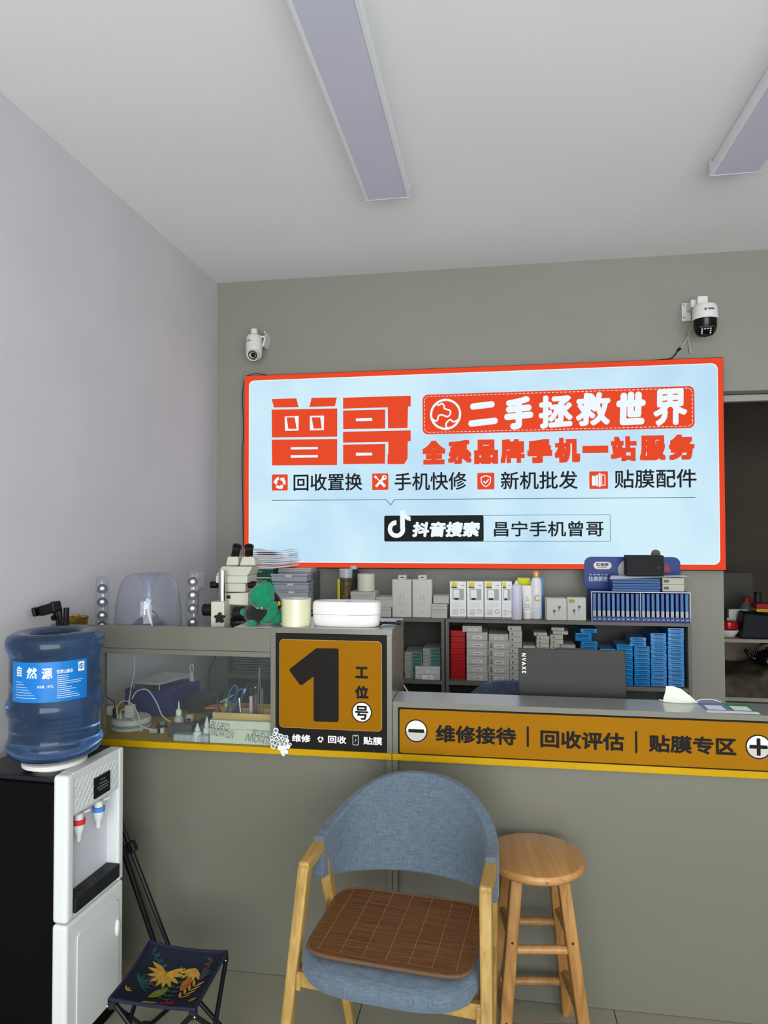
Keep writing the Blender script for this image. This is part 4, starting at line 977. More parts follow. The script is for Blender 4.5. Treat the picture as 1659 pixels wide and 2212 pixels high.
carton(*fx(1055.5, 1098, 1377, 3.42), fz(1077, 1385, 3.42) + 0.0004, 0.0335, 3.42, 0.16, M_wbx, 'glossy wrapped white box on the stack with black marks', mark=slot_mark)
def tiny_mark(t, w, h, y):
    MB().prism([(-w * 0.32, h * 0.28), (-w * 0.18, h * 0.28), (-w * 0.18, h * 0.45), (-w * 0.25, h * 0.75), (-w * 0.32, h * 0.45)], y - 0.0003, 0.0003).build('print', M_gink, t, local=True)
stack(1100.5, 1128.5, 1363, 1476, 9, 3.43, 0.15, M_wbx, 'small white box with a corner mark', 'narrow stack beside the laptop', 'small white boxes beside the laptop', ZS, 0.0012, tiny_mark, above=1)
carton(*fx(1097, 1126, 1357, 3.43), fz(1110, 1363, 3.43) + 0.0003, 0.0235, 3.43, 0.14, M_wbx, 'small white box pushed to the left on top of the narrow stack', mark=tiny_mark)
stack(1130, 1157, 1395, 1474, 7, 3.45, 0.14, M_wbx, 'low white box', 'low stack directly behind the laptop corner', 'white boxes behind the laptop', ZS, 0.0006)
stack(1159.5, 1187, 1374, 1474, 12, 3.44, 0.14, M_wbx, 'thin white box', 'stack rising behind the laptop logo', 'thin white boxes behind the laptop', ZS, 0.0008, tiny_mark, 'flat_box', above=1)
carton(*fx(1153.5, 1182, 1369, 3.44), fz(1170, 1374, 3.44) + 0.0004, 0.0165, 3.44, 0.13, M_wbx, 'thin white box set a little left on the stack behind the laptop logo', mark=tiny_mark)
stack(1189.5, 1217, 1371, 1474, 10, 3.44, 0.14, M_wbx, 'thin white box', 'crooked stack behind the middle of the laptop', 'crooked stack of thin white boxes', ZS, 0.0016, tiny_mark, above=2)
for k, (l, r, rz) in enumerate(((196, 229, -0.06), (194, 222, -0.10))):
    o = carton(*fx(1000 + l, 1000 + r, 1368, 3.44), fz(1205, 1371, 3.44) + 0.001 + k * 0.0170, 0.0162, 3.44, 0.13, M_wbx, ('thin white box pushed to the right near the top of the crooked stack', 'thin white box on the very top of the crooked stack')[k], rz=rz)
carton(*fx(1212, 1243, 1398, 3.42), ZS + 0.0003, fz(1225, 1393, 3.42) - ZS, 3.42, 0.13, M_wbg, 'upright white carton just left of the blue boxes behind the laptop')
def blu(t, w, h, y):
    MB().prism(rrect(-w * 0.30, w * 0.30, h * 0.52, h * 0.80, 0.002), y - 0.0004, 0.0003).build('thumb_notch', mat('blue_deep', (8, 60, 100), 0.4), t, local=True)
    MB().box((0, y - 0.001, h * 0.93), (w * 0.94, 0.003, 0.0016)).build('wrap_fold', mat('blue_fold', (90, 180, 225), 0.2), t, local=True)
kw = dict(mark=blu, name='blue_box', bev=0.0012)
WB = 'blue film-wrapped box'
stack(1255, 1291, 1386, 1474, 9, 3.43, 0.15, M_blub, WB, 'leftmost blue stack above the laptop', 'blue boxes, leftmost stack', ZS, 0.0012, above=2, **kw)
for k, (l, r, yb, w_) in enumerate(((1243, 1278, 1385.5, 'blue wrapped box sticking out to the left near the top of the leftmost blue stack'), (1254, 1290, 1368, 'blue wrapped box on the very top of the leftmost blue stack'))):
    carton(*fx(l, r, yb, 3.43), fz(1270, yb, 3.43) + 0.0005, 0.038 if k == 0 else 0.021, 3.43, 0.14, M_blub, w_, mark=blu, name='blue_box')
stack(1296, 1330, 1402, 1480, 8, 3.42, 0.15, M_blub, WB, 'low blue stack behind the laptop', 'blue boxes, low stack', ZS, 0.0010, **kw)
stack(1332.5, 1367, 1392.5, 1482, 10, 3.43, 0.15, M_blub, WB, 'blue stack just right of the laptop', 'blue boxes, stack beside the laptop', ZS, 0.0010, **kw)
stack(1370, 1404, 1396, 1484, 10, 3.43, 0.15, M_blub, WB, 'second blue stack right of the laptop', 'blue boxes, second stack right of the laptop', ZS, 0.0010, above=2, **kw)
x0, x1 = fx(1361, 1396, 1390, 3.43)
for k in range(2): carton(x0, x1, fz(1380, 1396, 3.43) + 0.0005 + k * 0.0205, 0.020, 3.43, 0.14, M_blub, ('lower', 'upper')[k] + ' of the two blue boxes pushed left on the second blue stack', mark=blu, name='blue_box')
stack(1406, 1440, 1368, 1485, 13, 3.43, 0.15, M_blub, WB, 'third blue stack right of the laptop', 'blue boxes, third stack right of the laptop', ZS, 0.0010, **kw)
stack(1443, 1478, 1357, 1486, 14, 3.43, 0.15, M_blub, WB, 'blue stack against the right cabinet side', 'blue boxes, rightmost stack', ZS, 0.0008, **kw)

# --- inside the left cabinet
def teal_mark(t, w, h, y):
    MB().box((w * 0.22, y, h * 0.5), (w * 0.52, 0.0006, h * 0.78)).build('teal_band', M_teal, t, local=True)
    MB().prism(circ(-w * 0.10, h * 0.5, h * 0.20, 12), y - 0.0003, 0.0003).build('dot', M_gink, t, local=True)
stack(874, 911, 1409, 1465, 8, 3.43, 0.18, M_wbg, 'teal banded box', 'leftmost stack in the left cabinet', 'teal banded boxes, left stack', ZS, 0.0012, teal_mark)
stack(913, 951, 1401, 1441, 5, 3.45, 0.18, M_wbg, 'flat box', 'stack on the foam cases in the left cabinet', 'flat boxes on the foam cases', fz(930, 1441, 3.43) + 0.001, 0.0012, teal_mark)
def foam_mark(t, w, h, y):
    for k in range(5): MB().box((0, y - 0.0006, h * (0.12 + 0.18 * k)), (w * 0.98, 0.002, h * 0.07)).build('rib', mat('foam_white', (190, 196, 194), 0.5), t, local=True)
    MB().box((0, y - 0.0022, h * 0.5), (w * 0.45, 0.001, h * 0.9)).build('label', M_paper, t, local=True)
    for k in range(3): MB().box((0.006, y - 0.003, h * (0.25 + 0.22 * k)), (w * 0.16, 0.0006, h * 0.05)).build('print', M_gink, t, local=True)
x0, x1 = fx(897, 951, 1475, 3.415)
carton(x0, x1, ZS + 0.0005, fz(925, 1458, 3.415) - ZS, 3.415, 0.16, mat('foam_white', (190, 196, 194), 0.5), 'ribbed white foam case with a printed label at the bottom of the left cabinet', mark=foam_mark, name='foam_case')
z0 = fz(925, 1458, 3.415) + 0.0015
t = carton(x0, x1, z0, fz(930, 1441, 3.415) - z0 - 0.0002, 3.415, 0.16, MATS['foam_white'], 'plain white foam case with a clasp, upper of the two in the left cabinet', name='foam_case', lid=0.012)
MB().box((0, -0.082, 0.016), (0.012, 0.004, 0.014)).build('clasp', M_white, t, local=True)
# bagged phone parts seen through the hutch glass
M_bag = mat('silver_bag', (120, 124, 124), 0.25, 0.3, bump=0.5, bscale=40)
x0, x1 = at(502, 1440, Y=3.44).x, at(583, 1440, Y=3.44).x
for k in range(7):
    q = MB(); zb = ZS + 0.007 + k * 0.0135
    q.sheet(lambda u, v, s=k: (x0 + 0.006 * math.sin(s * 2.1) + (x1 - x0) * u, 3.44 + 0.16 * v, zb + 0.0055 + 0.0028 * math.sin(9 * u + s) * math.sin(3 * v + s)), 16, 8, thick=0.006)
    single(q, 'parts_bag', M_bag, 'shiny grey parts bag, %s of the pile seen through the hutch glass' % ordl(6 - k), 'bag', 'parts bags behind the glass', smooth=True)
single(MB().tube(smooth_path([Vector(p) for p in ((-0.40, 2.62, 0.80), (-0.43, 2.60, 0.90), (-0.46, 2.58, 0.945))], 6), 0.003).tube(smooth_path([at(872, 1480, Y=2.9), at(878, 1490, Y=2.88), at(886, 1500, Y=2.86)], 4), 0.003), 'charging_cord', M_white, 'white cord hanging between the tall grey unit and the left cabinet', 'cord')

# --- on top of the cabinets, left to right
# green cartons with papers
Yg = 3.46
t = thing('green_carton', 'dark green carton with gold lettering, upper of the two under the papers', 'box', (fx(541, 590, 1250, Yg)[0], Yg + 0.12, 1.15))
gx0, gx1 = fx(538, 590, 1250, Yg); gz1, gz2, gz3 = fz(560, 1227, Yg), fz(560, 1247, Yg), fz(560, 1270, Yg)
def gcart(za, zb, label):
    t = thing('green_carton', label, 'box', ((gx0 + gx1) / 2, Yg + 0.1, za))
    MB().bx(gx0, gx1, Yg, Yg + 0.2, za + 0.0004, zb - 0.005).build('body', mat('green_card', (18, 78, 66), 0.5), t, bevel=0.001)
    MB().bx(gx0 - 0.001, gx1 + 0.001, Yg - 0.001, Yg + 0.2, zb - 0.005, zb).build('lid_edge', M_card, t)
    q = MB(); R1 = random.Random(3)
    for k in range(9): q.bx(gx0 + 0.030 + k * 0.0045, gx0 + 0.033 + k * 0.0045, Yg - 0.0008, Yg, zb - 0.022 - R1.uniform(0, 0.004), zb - 0.012)
    q.build('gold_print', mat('gold_print', (150, 140, 90), 0.5), t)
bpy.data.objects.remove(t)
gcart(gz2 + 0.0006, gz1, 'dark green carton with a pale lid edge, upper of the two under the loose papers')
gcart(gz3 + 0.0006, gz2, 'dark green carton with a pale lid edge, lower of the two under the loose papers')
carton(gx0, gx1, ZA + 0.0005, gz3 - ZA - 0.0005, Yg, 0.2, M_wbg, 'plain grey carton at the bottom of the pile behind the microscope')
px0, px1 = fx(540, 632, 1200, Yg)
for k in range(9):
    q = MB(); zb = gz1 + 0.006 + k * 0.0098; R1 = random.Random(20 + k); a_, b_, c_ = 1.2 + 0.15 * k, 0.002 + 0.0002 * k, R1.uniform(-0.008, 0.008)
    q.sheet(lambda u, v: (px0 + c_ + (px1 - px0 - 0.02) * u, Yg - 0.01 + 0.19 * v, zb + 0.003 + b_ * 0.45 * math.sin(5 * u + a_) + (0.024 * max(0, u - 0.62) ** 1.2 + (0.05 * max(0, 0.2 - u) if k == 8 else 0))), 18, 6, thick=0.0076 if k < 7 else 0.003)
    single(q, 'plastic_sleeve' if k < 5 else 'paper_sheet', M_frost if k in (1, 3) else M_paper, '%s, %s of the pile over the green cartons' % ('clear plastic sleeve with white papers' if k < 5 else 'curled white sheet', ordl(8 - k)), 'paper', 'loose papers over the green cartons', smooth=True)
# grey box with magazines
Ym = 3.53
mx0, mx1 = fx(601, 668, 1260, Ym); mz = fz(640, 1237, Ym)
carton(mx0 + 0.004, mx1 + 0.02, ZA + 0.0005, mz - ZA - 0.0006, Ym, 0.15, mat('slate_box', (104, 106, 108), 0.5), 'tall slate grey box behind the clear plastic cases', lid=0.03)
for k, (rgb, wd_, cm) in enumerate(((('120', 0, 0), 'dark red bordered', (92, 60, 70)), (('x', 0, 0), 'grey', (150, 150, 158)), (('x', 0, 0), 'salmon covered', (205, 110, 95)))):
    q = MB(); zb = mz + 0.0006 + k * 0.0085
    t = thing('magazine', '%s magazine, %s on the slate grey box' % (wd_, ('lowest', 'middle one', 'topmost')[k]), 'magazine', ((mx0 + mx1) / 2, Ym + 0.07, zb), 0.03 * (k - 1), 'magazines on the slate grey box')
    MB().box((0.006, -0.005, 0.004), (mx1 - mx0 + 0.008, 0.145, 0.0066)).build('pages', mat('page_grey', (188, 186, 190), 0.7), t, local=True)
    MB().box((0.006, -0.005, 0.0077), (mx1 - mx0 + 0.010, 0.147, 0.0008)).build('cover', mat('cover_%d' % k, cm, 0.4), t, local=True)
# clear cases
for k, (l, r, yt, yb) in enumerate(((592, 667, 1275, 1300), (588, 667, 1258, 1275), (584, 664, 1240, 1257))):
    Yc_ = 3.42; x0, x1 = fx(l, r, yb, Yc_); za = ZA + 0.0005 if k == 0 else fz(625, yb, Yc_) + 0.0006; zb = fz(625, yt, Yc_)
    t = thing('clear_case', 'clear plastic storage case, %s of the three beside the plush toy' % ('lowest', 'middle one', 'topmost')[k], 'storage case', ((x0 + x1) / 2, Yc_ + 0.05, za), 0, 'clear plastic storage cases')
    MB().bx(x0 + 0.004, x1 - 0.004, Yc_ + 0.002, Yc_ + 0.095, za, zb - 0.011).build('tray', M_frost, t, bevel=0.003)
    MB().bx(x0, x1, Yc_, Yc_ + 0.098, zb - 0.0105, zb).build('lid', M_frost, t, bevel=0.003)
    MB().bx((x0 + x1) / 2 - 0.016, (x0 + x1) / 2 + 0.016, Yc_ - 0.003, Yc_, zb - 0.016, zb - 0.006).build('clasp', M_white, t, bevel=0.001)
# padded envelopes and papers
ex0, ex1 = fx(672, 733, 1290, 3.45)
for k in range(5):
    zb = ZA + 0.001 + k * 0.0125
    q = MB().sheet(lambda u, v: (ex0 + 0.004 * (k % 3) + (ex1 - ex0 - 0.012 * (k % 2)) * u, 3.43 + 0.17 * v, zb + 0.003 + 0.003 * math.sin(PI * u) * math.sin(PI * v)), 12, 8, thick=0.007)
    single(q, 'padded_envelope' if k > 2 else 'document_wallet', mat('kraft', (150, 134, 88), 0.7) if k > 2 else M_wbg if k % 2 else M_blk, '%s, %s of the pile left of the yellow spray can' % ('brown padded envelope' if k > 2 else 'grey document wallet' if k % 2 else 'dark document wallet', ordl(4 - k)), 'envelope', smooth=True)
# spray cans: yellow one and a dark one behind
t = thing('spray_can', 'clear capped spray can with a brown and yellow label', 'spray can', (at(747, 1290, Y=3.46).x, 3.47, ZA))
sx = at(747, 1290, Y=3.47).x; rc = 0.034; zt = fz(747, 1229, 3.45)
MB().lathe([(rc, ZA + 0.0005), (rc, ZA + 0.045), (rc, ZA + 0.046)], (sx, 3.47, 0), 24).build('can_base', mat('spray_yellow', (196, 186, 20), 0.35), t, smooth=True)
MB().lathe([(rc, ZA + 0.046), (rc, zt - 0.045)], (sx, 3.47, 0), 24).build('label_band', mat('label_brown', (96, 82, 50), 0.4, noise=0.6, nscale=60), t, smooth=True)
MB().lathe([(rc, zt - 0.045), (rc + 0.001, zt - 0.004), (rc - 0.004, zt)], (sx, 3.47, 0), 24).build('cap', M_frost, t, smooth=True)
MB().lathe([(0.010, zt - 0.043), (0.010, zt - 0.02), (0.007, zt - 0.014)], (sx, 3.47, 0), 12).build('nozzle', M_white, t, smooth=True)
MB().bx(sx - rc - 0.002, sx - rc + 0.010, 3.44, 3.447, ZA + 0.02, zt - 0.05).build('label_strip', mat('spray_yellow'), t)
sx2 = at(763, 1270, Y=3.56).x
t = thing('spray_can', 'dark spray can standing behind the yellow one', 'spray can', (sx2, 3.57, ZA))
MB().lathe([(0.030, ZA + 0.0005), (0.030, zt - 0.02), (0.022, zt - 0.008)], (sx2, 3.57, 0), 24).build('can', M_blk, t, smooth=True)
MB().lathe([(0.020, zt - 0.008), (0.020, zt + 0.008), (0.016, zt + 0.01)], (sx2, 3.57, 0), 20).build('cap', M_frost, t, smooth=True)
# white cartons left of the charger boxes, with a tape roll
x0, x1 = fx(757, 811, 1300, 3.43); z0 = fz(785, 1278, 3.43)
carton(x0, x1, ZA + 0.0005, z0 - ZA - 0.001, 3.43, 0.12, M_wbx, 'white carton under the pale tape roll on the back cabinet', lid=0.02)
tx = at(790, 1279, Y=3.47).x; tz = fz(790, 1241, 3.44)
t = thing('tape_roll', 'pale tape roll standing on a white carton on the back cabinet', 'tape roll', (tx, 3.48, z0))
M_tape = mat('tape_cream', (202, 204, 186), 0.35)
MB().lathe([(0.044, z0 + 0.0008), (0.044, tz), (0.037, tz), (0.037, z0 + 0.0008), (0.044, z0 + 0.0008)], (tx, 3.48, 0), 32, cap=False).build('tape', M_tape, t, smooth=True)
MB().lathe([(0.0365, z0 + 0.0008), (0.0365, tz - 0.001), (0.034, tz - 0.001), (0.034, z0 + 0.0008), (0.0365, z0 + 0.0008)], (tx, 3.48, 0), 32, cap=False).build('core', M_card, t, smooth=True)
for k, (l, r, yt, yb) in enumerate(((812, 845, 1312, 1327), (812, 848, 1290, 1312))):
    x0, x1 = fx(l, r, yb, 3.43); za = ZA + 0.0005 if k == 0 else fz(830, yb, 3.43) + 0.0006
    carton(x0, x1, za, fz(830, yt, 3.43) - za, 3.43, 0.12, M_wbx, ('lower', 'upper')[k] + ' of the two white cartons left of the tall charger boxes', lid=0.012)
# charger boxes
M_chg = mat('charger_box', (188, 188, 182), 0.5)
def charger_a(l, r, label):
    x0, x1 = fx(l, r, 1325, 3.44); zt = fz((l + r) / 2, 1252, 3.44); w = x1 - x0
    t = thing('charger_box', label, 'box', ((x0 + x1) / 2, 3.465, ZA + 0.0005), 0, 'plain white charger boxes')
    h = zt - ZA - 0.001
    MB().box((0, 0, h / 2), (w, 0.05, h)).build('body', M_chg, t, local=True, bevel=0.001)
    for yy in (-0.012, 0.012):
        o = MB().prism(rrect(-0.020, 0.020, h, h + 0.021, 0.004), yy, 0.001).build('hang_tab', M_chg, t, local=True)
        MB().prism([(-0.013, h + 0.008), (0.013, h + 0.008), (0.004, h + 0.013), (-0.004, h + 0.013)], yy - 0.0003, 0.0002).build('tab_slot', M_ink, o, local=True)
    q = MB(); y = -0.0254; ox = 0.002
    for dx in (-0.008, 0.006): q.prism([(dx, h * 0.50), (dx + 0.0022, h * 0.50), (dx + 0.0022, h * 0.62), (dx, h * 0.62)], y, 0.0002)
    ring(q, rrect(-0.015, 0.015, h * 0.34, h * 0.50, 0.002), rrect(-0.014, 0.014, h * 0.348, h * 0.492, 0.002), y - 0.0001)
    ring(q, circ(-w * 0.38, h * 0.90, 0.0045, 16), circ(-w * 0.38, h * 0.90, 0.0034, 16), y - 0.0001)
    q.box((-w * 0.34, y, h * 0.77), (w * 0.22, 0.0003, 0.0012)); q.box((0.002, y, h * 0.14), (w * 0.14, 0.0003, 0.003))
    q.build('print', mat('pale_print', (150, 150, 148), 0.6), t, local=True)
    return t
charger_a(847.5, 889, 'white charger box with a faint plug drawing, left of the pair with hang tabs')
charger_a(891, 933, 'white charger box with a faint plug drawing, right of the pair with hang tabs')
for k, (l, r, yt, yb) in enumerate(((932.5, 966, 1318, 1330), (932, 966.5, 1305, 1318), (935.5, 970, 1287, 1304.5))):
    x0, x1 = fx(l, r, yb, 3.42); za = ZA + 0.0005 if k == 0 else fz(950, yb, 3.42) + 0.0006
    carton(x0, x1, za, fz(950, yt, 3.42) - za, 3.42, 0.10, M_wbx, '%s of the three flat white boxes between the charger boxes' % ('lowest', 'middle one', 'topmost')[k], lid=0.010)
M_yl = mat('logo_yellow', (206, 190, 30), 0.5)
def charger_b(l, r, yb, label, sc_=1.0):
    Y = 3.425; x0, x1 = fx(l, r, yb, Y); zt = fz((l + r) / 2, 1256, Y); w, h = (x1 - x0) * 0.985, zt - ZA - 0.001
    t = thing('charger_box', label, 'box', ((x0 + x1) / 2, Y + 0.022, ZA + 0.0005), 0.03, 'white charger boxes with yellow logos')
    MB().box((0, 0, h / 2), (w, 0.044, h)).build('body', mat('charger_white', (214, 215, 212), 0.4), t, local=True, bevel=0.001)
    MB().box((0, -0.0223, 0.005), (w, 0.0006, 0.010)).build('grey_foot', mat('foot_grey', (120, 120, 116), 0.5), t, local=True)
    y = -0.0226
    MB().prism([(-w * 0.40, h * 0.865), (-w * 0.06, h * 0.865), (-w * 0.06, h * 0.975), (-w * 0.40, h * 0.975)], y, 0.0003).build('logo_tile', M_yl, t, local=True)
    MB().prism([(-w * 0.40, h * 0.82), (-w * 0.06, h * 0.82), (-w * 0.06, h * 0.862), (-w * 0.40, h * 0.862)], y, 0.0003).build('logo_band', mat('logo_dark', (80, 74, 40), 0.5), t, local=True)
    MB().prism(rrect(-w * 0.34, w * 0.36, h * 0.50, h * 0.80, 0.002), y, 0.0003).build('window', mat('window_grey', (150, 152, 154), 0.4), t, local=True)
    MB().prism(rrect(-w * 0.28, w * 0.08, h * 0.56, h * 0.78, 0.002), y - 0.0006, 0.0004).build('charger_picture', M_white, t, local=True)
    MB().prism(rrect(-w * 0.22, w * 0.02, h * 0.505, h * 0.555, 0.001), y - 0.0006, 0.0004).build('plug_picture', M_ink, t, local=True)
    q = MB()
    for i in range(4):
        for j in range(3): q.box((-w * 0.30 + i * w * 0.17, y, h * (0.42 - 0.045 * j)), (w * 0.08, 0.0003, 0.0014))
    for j in range(5): q.box((-w * 0.18, y, h * (0.24 - 0.032 * j)), (w * 0.36, 0.0003, 0.0014))
    ring(q, circ(w * 0.26, h * 0.20, w * 0.13, 20), circ(w * 0.26, h * 0.20, w * 0.105, 20), y - 0.0001)
    q.box((w * 0.28, y, h * 0.90), (w * 0.2, 0.0003, 0.002)); q.build('print', M_gink, t, local=True)
charger_b(971.5, 1007.5, 1331, 'white charger box with a yellow logo, first from the left of the four')
charger_b(1008.5, 1045, 1333, 'white charger box with a yellow logo, second from the left of the four')
charger_b(1046, 1083, 1334, 'white charger box with a yellow logo, third from the left of the four')
charger_b(1083.5, 1106, 1334, 'white charger box with a yellow logo, half hidden behind the lavender bottle')
# bottles and tubes
def bottle(px, yb, prof, Y, name, label, mt, parts=(), cat='bottle'):
    x = at(px, yb, Y=Y).x
    t = thing(name, label, cat, (x, Y, ZA + 0.0005))
    MB().lathe(prof, (0, 0, 0), 28).build('body', mt, t, local=True, smooth=True)
    for nm, pr, m_ in parts: MB().lathe(pr, (0, 0, 0), 24).build(nm, m_, t, local=True, smooth=True)
    return t, x
zt = fz(1115, 1254, 3.44) - ZA
t, x = bottle(1116, 1335, [(0.023, 0), (0.0265, 0.004), (0.0265, zt * 0.80), (0.024, zt * 0.86), (0.017, zt * 0.905), (0.009, zt * 0.915)], 3.435, 'spray_bottle', 'lavender white spray bottle with a small nozzle in front of the charger boxes', mat('lavender_white', (198, 196, 214), 0.35),
    (('nozzle', [(0.009, zt * 0.915), (0.009, zt * 0.95), (0.0055, zt * 0.955), (0.005, zt)], M_white),))
q = MB()
for k in range(4): put_text(q, ('Fun', 'mist', 'care', 'spray')[k] if False else '—', -0.018, 0.0, 0.040 - 0.008 * k, 0.0415 - 0.008 * k, 0, 0.0002, fn=lambda X, Z: (X, -math.sqrt(max(1e-9, 0.0268 ** 2 - X * X)) - 0.0003, Z + 0.02))
q.build('print', M_gink, t, local=True)
zt = fz(1137, 1266, 3.46) - ZA
t = thing('cream_tube', 'white squeeze tube with a small triangle mark, between the two spray bottles', 'tube', (at(1139, 1332, Y=3.47).x, 3.465, ZA + 0.0005))
q = MB().sheet(lambda u, v: ((0.0215 + 0.006 * v) * math.cos(2 * PI * u), (0.0180 * (1 - v) + 0.003) * math.sin(2 * PI * u), 0.028 + (zt - 0.028) * v), 24, 8, closed_u=True); q.build('tube_body', M_white, t, local=True, smooth=True)
MB().box((0, 0, zt + 0.0005), (0.052, 0.005, 0.003)).build('crimp', M_white, t, local=True)
MB().lathe([(0.0205, 0), (0.0215, 0.002), (0.0205, 0.0275)], (0, 0, 0), 24).build('cap', M_white, t, local=True, smooth=True)
q = MB(); 
stroke(q, [(-0.006, zt * 0.56), (0.0, zt * 0.68), (0.006, zt * 0.56), (-0.006, zt * 0.56)], 0.0012, -0.0215)
for k in range(4): q.box((0, -0.0218, zt * (0.45 - 0.05 * k)), (0.024, 0.0003, 0.0012))
q.build('print', M_gink, t, local=True)
zt = fz(1158, 1234, 3.47) - ZA
t, x = bottle(1158.5, 1332, [(0.024, 0), (0.0275, 0.004), (0.0275, zt * 0.72), (0.025, zt * 0.80), (0.016, zt * 0.865)], 3.475, 'spray_bottle', 'white spray bottle with a copper cap and a copper ring mark', mat('pearl_white', (214, 214, 216), 0.3),
    (('cap', [(0.0165, zt * 0.865), (0.0178, zt * 0.875), (0.0170, zt * 0.97), (0.013, zt)], mat('copper_cap', (206, 150, 100), 0.35, 0.4)),))
q = MB(); fw = lambda X, Z: (X, -math.sqrt(max(1e-9, 0.0278 ** 2 - X * X)) - 0.0004, Z)
o_, i_ = circ(0.004, zt * 0.44, 0.0155, 22, 45, 315), circ(0.004, zt * 0.44, 0.0095, 22, 45, 315)
A_ = [q._v(fw(*p)) for p in o_]; B_ = [q._v(fw(*p)) for p in i_]
for i in range(22): q.bm.faces.new((A_[i], A_[i + 1], B_[i + 1], B_[i]))
q.build('ring_mark', mat('copper_print', (196, 144, 80), 0.5), t, local=True)
q = MB()
for z0 in (0.70, 0.66, 0.22, 0.14): q.bm.faces.new([q._v(fw(*p)) for p in ((-0.010, zt * z0), (0.006, zt * z0), (0.006, zt * z0 + 0.002), (-0.010, zt * z0 + 0.002))])
q.build('print', M_gink, t, local=True)
x0, x1 = fx(1119, 1147, 1330, 3.52)
t = carton(x0, x1, ZA + 0.0005, fz(1133, 1249, 3.52) - ZA, 3.52, 0.05, mat('yellow_card', (206, 200, 10), 0.5), 'bright yellow box standing behind the white squeeze tube', rz=-0.05)
x0, x1 = fx(1143, 1175, 1330, 3.54)
t = thing('blue_bottle', 'blue flat bottle standing behind the copper capped spray bottle', 'bottle', ((x0 + x1) / 2, 3.56, ZA + 0.0005))
h = fz(1160, 1247, 3.54) - ZA
MB().prism(rrect(-(x1 - x0) / 2, (x1 - x0) / 2, 0, h, 0.010), -0.015, 0.03).build('body', mat('cyan_bottle', (24, 120, 176), 0.3), t, local=True, bevel=0.003)
# earbud boxes
def bud_box(l, r, yt, yb, Y, label, yellow, n=1, d=0.045):
    x0, x1 = fx(l, r, yb, Y); h = fz((l + r) / 2, yt, Y) - ZA; w = x1 - x0
    t = thing('earbud_box', label, 'box', ((x0 + x1) / 2, Y + d / 2, ZA + 0.0005))
    MB().box((0, 0.001, h / 2), (w, d - 0.002, h - 0.001)).build('body', mat('bud_white', (184, 184, 178), 0.5), t, local=True, bevel=0.001)
    y = -d / 2 - 0.0002; q = MB()
    for sx, sz, a in ((-0.012, -0.008, 0.3), (0.012, 0.010, -0.5)):
        q.ell((sx, y, h * 0.5 + sz), (0.006, 0.0006, 0.007), 12); stroke(q, [(sx, h * 0.5 + sz), (sx + 0.004 * math.sin(a), h * 0.5 + sz - 0.020)], 0.0022, y - 0.0004)
        q.ell((sx + 0.004, y - 0.0004, h * 0.5 + sz + 0.002), (0.0025, 0.0004, 0.004), 8)
    q.build('earbud_picture', M_gink, t, local=True)
    if yellow: MB().prism([(-w * 0.40, h * 0.78), (-w * 0.12, h * 0.78), (-w * 0.12, h * 0.92), (-w * 0.40, h * 0.92)], y - 0.0002, 0.0003).build('logo_tile', mat('logo_olive', (150, 142, 30), 0.5), t, local=True)
    return t
bud_box(1181.5, 1224.5, 1293, 1337, 3.42, 'cream white earbud box, left of the two, in front', False, d=0.018)
x0, x1 = fx(1178, 1221, 1334, 3.442)
carton(x0, x1, ZA + 0.0005, fz(1200, 1291, 3.442) - ZA, 3.442, 0.020, MATS['bud_white'], 'plain white box leaning behind the left earbud box')
bud_box(1225.5, 1266, 1291, 1336, 3.425, 'white earbud box with a small yellow logo beside the blue display rack', True)

# --- blue display rack with twenty booklets
YD = 3.415
x0, x1 = fx(1278, 1492.5, 1345, YD); zt = fz(1385, 1279, YD); zb_ = ZA + 0.0005
dr = thing('display_rack', 'blue and white counter display rack holding twenty blue booklets', 'display rack', ((x0 + x1) / 2, YD + 0.08, zb_))
M_rb = mat('rack_blue', (12, 44, 116), 0.4); M_rw = mat('rack_white', (186, 190, 204), 0.4)
D_ = 0.15
MB().bx(x0, x1, YD, YD + 0.003, zb_, zb_ + 0.0225).build('front_strip', M_rb, dr)
MB().bx(x0 + 0.002, x1 - 0.002, YD + 0.003, YD + D_, zb_, zb_ + 0.003).build('bottom', M_rb, dr)
for xa in (x0 - 0.0001, x1 - 0.0035): MB().bx(xa, xa + 0.0036, YD, YD + D_, zb_ + 0.0005, zt - 0.0036).build('side', M_rw, dr)
MB().bx(x0, x1, YD - 0.0004, YD + 0.003, zt - 0.0035, zt + 0.001).build('top_edge', M_rw, dr)
MB().bx(x0 - 0.0006, x0, YD + 0.01, YD + D_, zb_ + 0.001, zt - 0.004).build('side_print', M_rb, dr)
MB().bx(x0, x1, YD + 0.0032, YD + D_, zt - 0.0035, zt - 0.0005).build('rack_top', mat('rack_top_blue', (16, 50, 124), 0.4), dr)
hx0, hx1 = at(1262, 1230, Y=YD + D_).x, at(1470, 1230, Y=YD + D_).x; hz = fz(1365, 1203, YD + D_)
hp = rrect(hx0, hx1, zt - 0.01, hz, 0.034); 
MB().prism(hp, YD + D_ + 0.0002, 0.004).build('header_card', M_rb, dr)
def hh(px, py): return zz(px, py, YD + D_)
a, b = hh(1282, 1213.5), hh(1321, 1229.5)
MB().prism(rrect(a[0], b[0], b[1], a[1], 0.018), YD + D_ - 0.0008, 0.0006).build('logo_oval', mat('oval_white', (206, 206, 200), 0.5), dr)
q = MB(); A_, B_ = hh(1288, 1216), hh(1314, 1222.5); put_text(q, '红金刚', A_[0], B_[0], B_[1], A_[1], YD + D_ - 0.0012, 0.0007); q.build('logo_lettering', M_ink, dr)
q = MB(); A_, B_ = hh(1291.5, 1223.5), hh(1302, 1226.8); put_text(q, 'Red', A_[0], B_[0], B_[1], A_[1], YD + D_ - 0.0012, 0.0003, 0.2); q.build('logo_lettering', M_redb, dr)
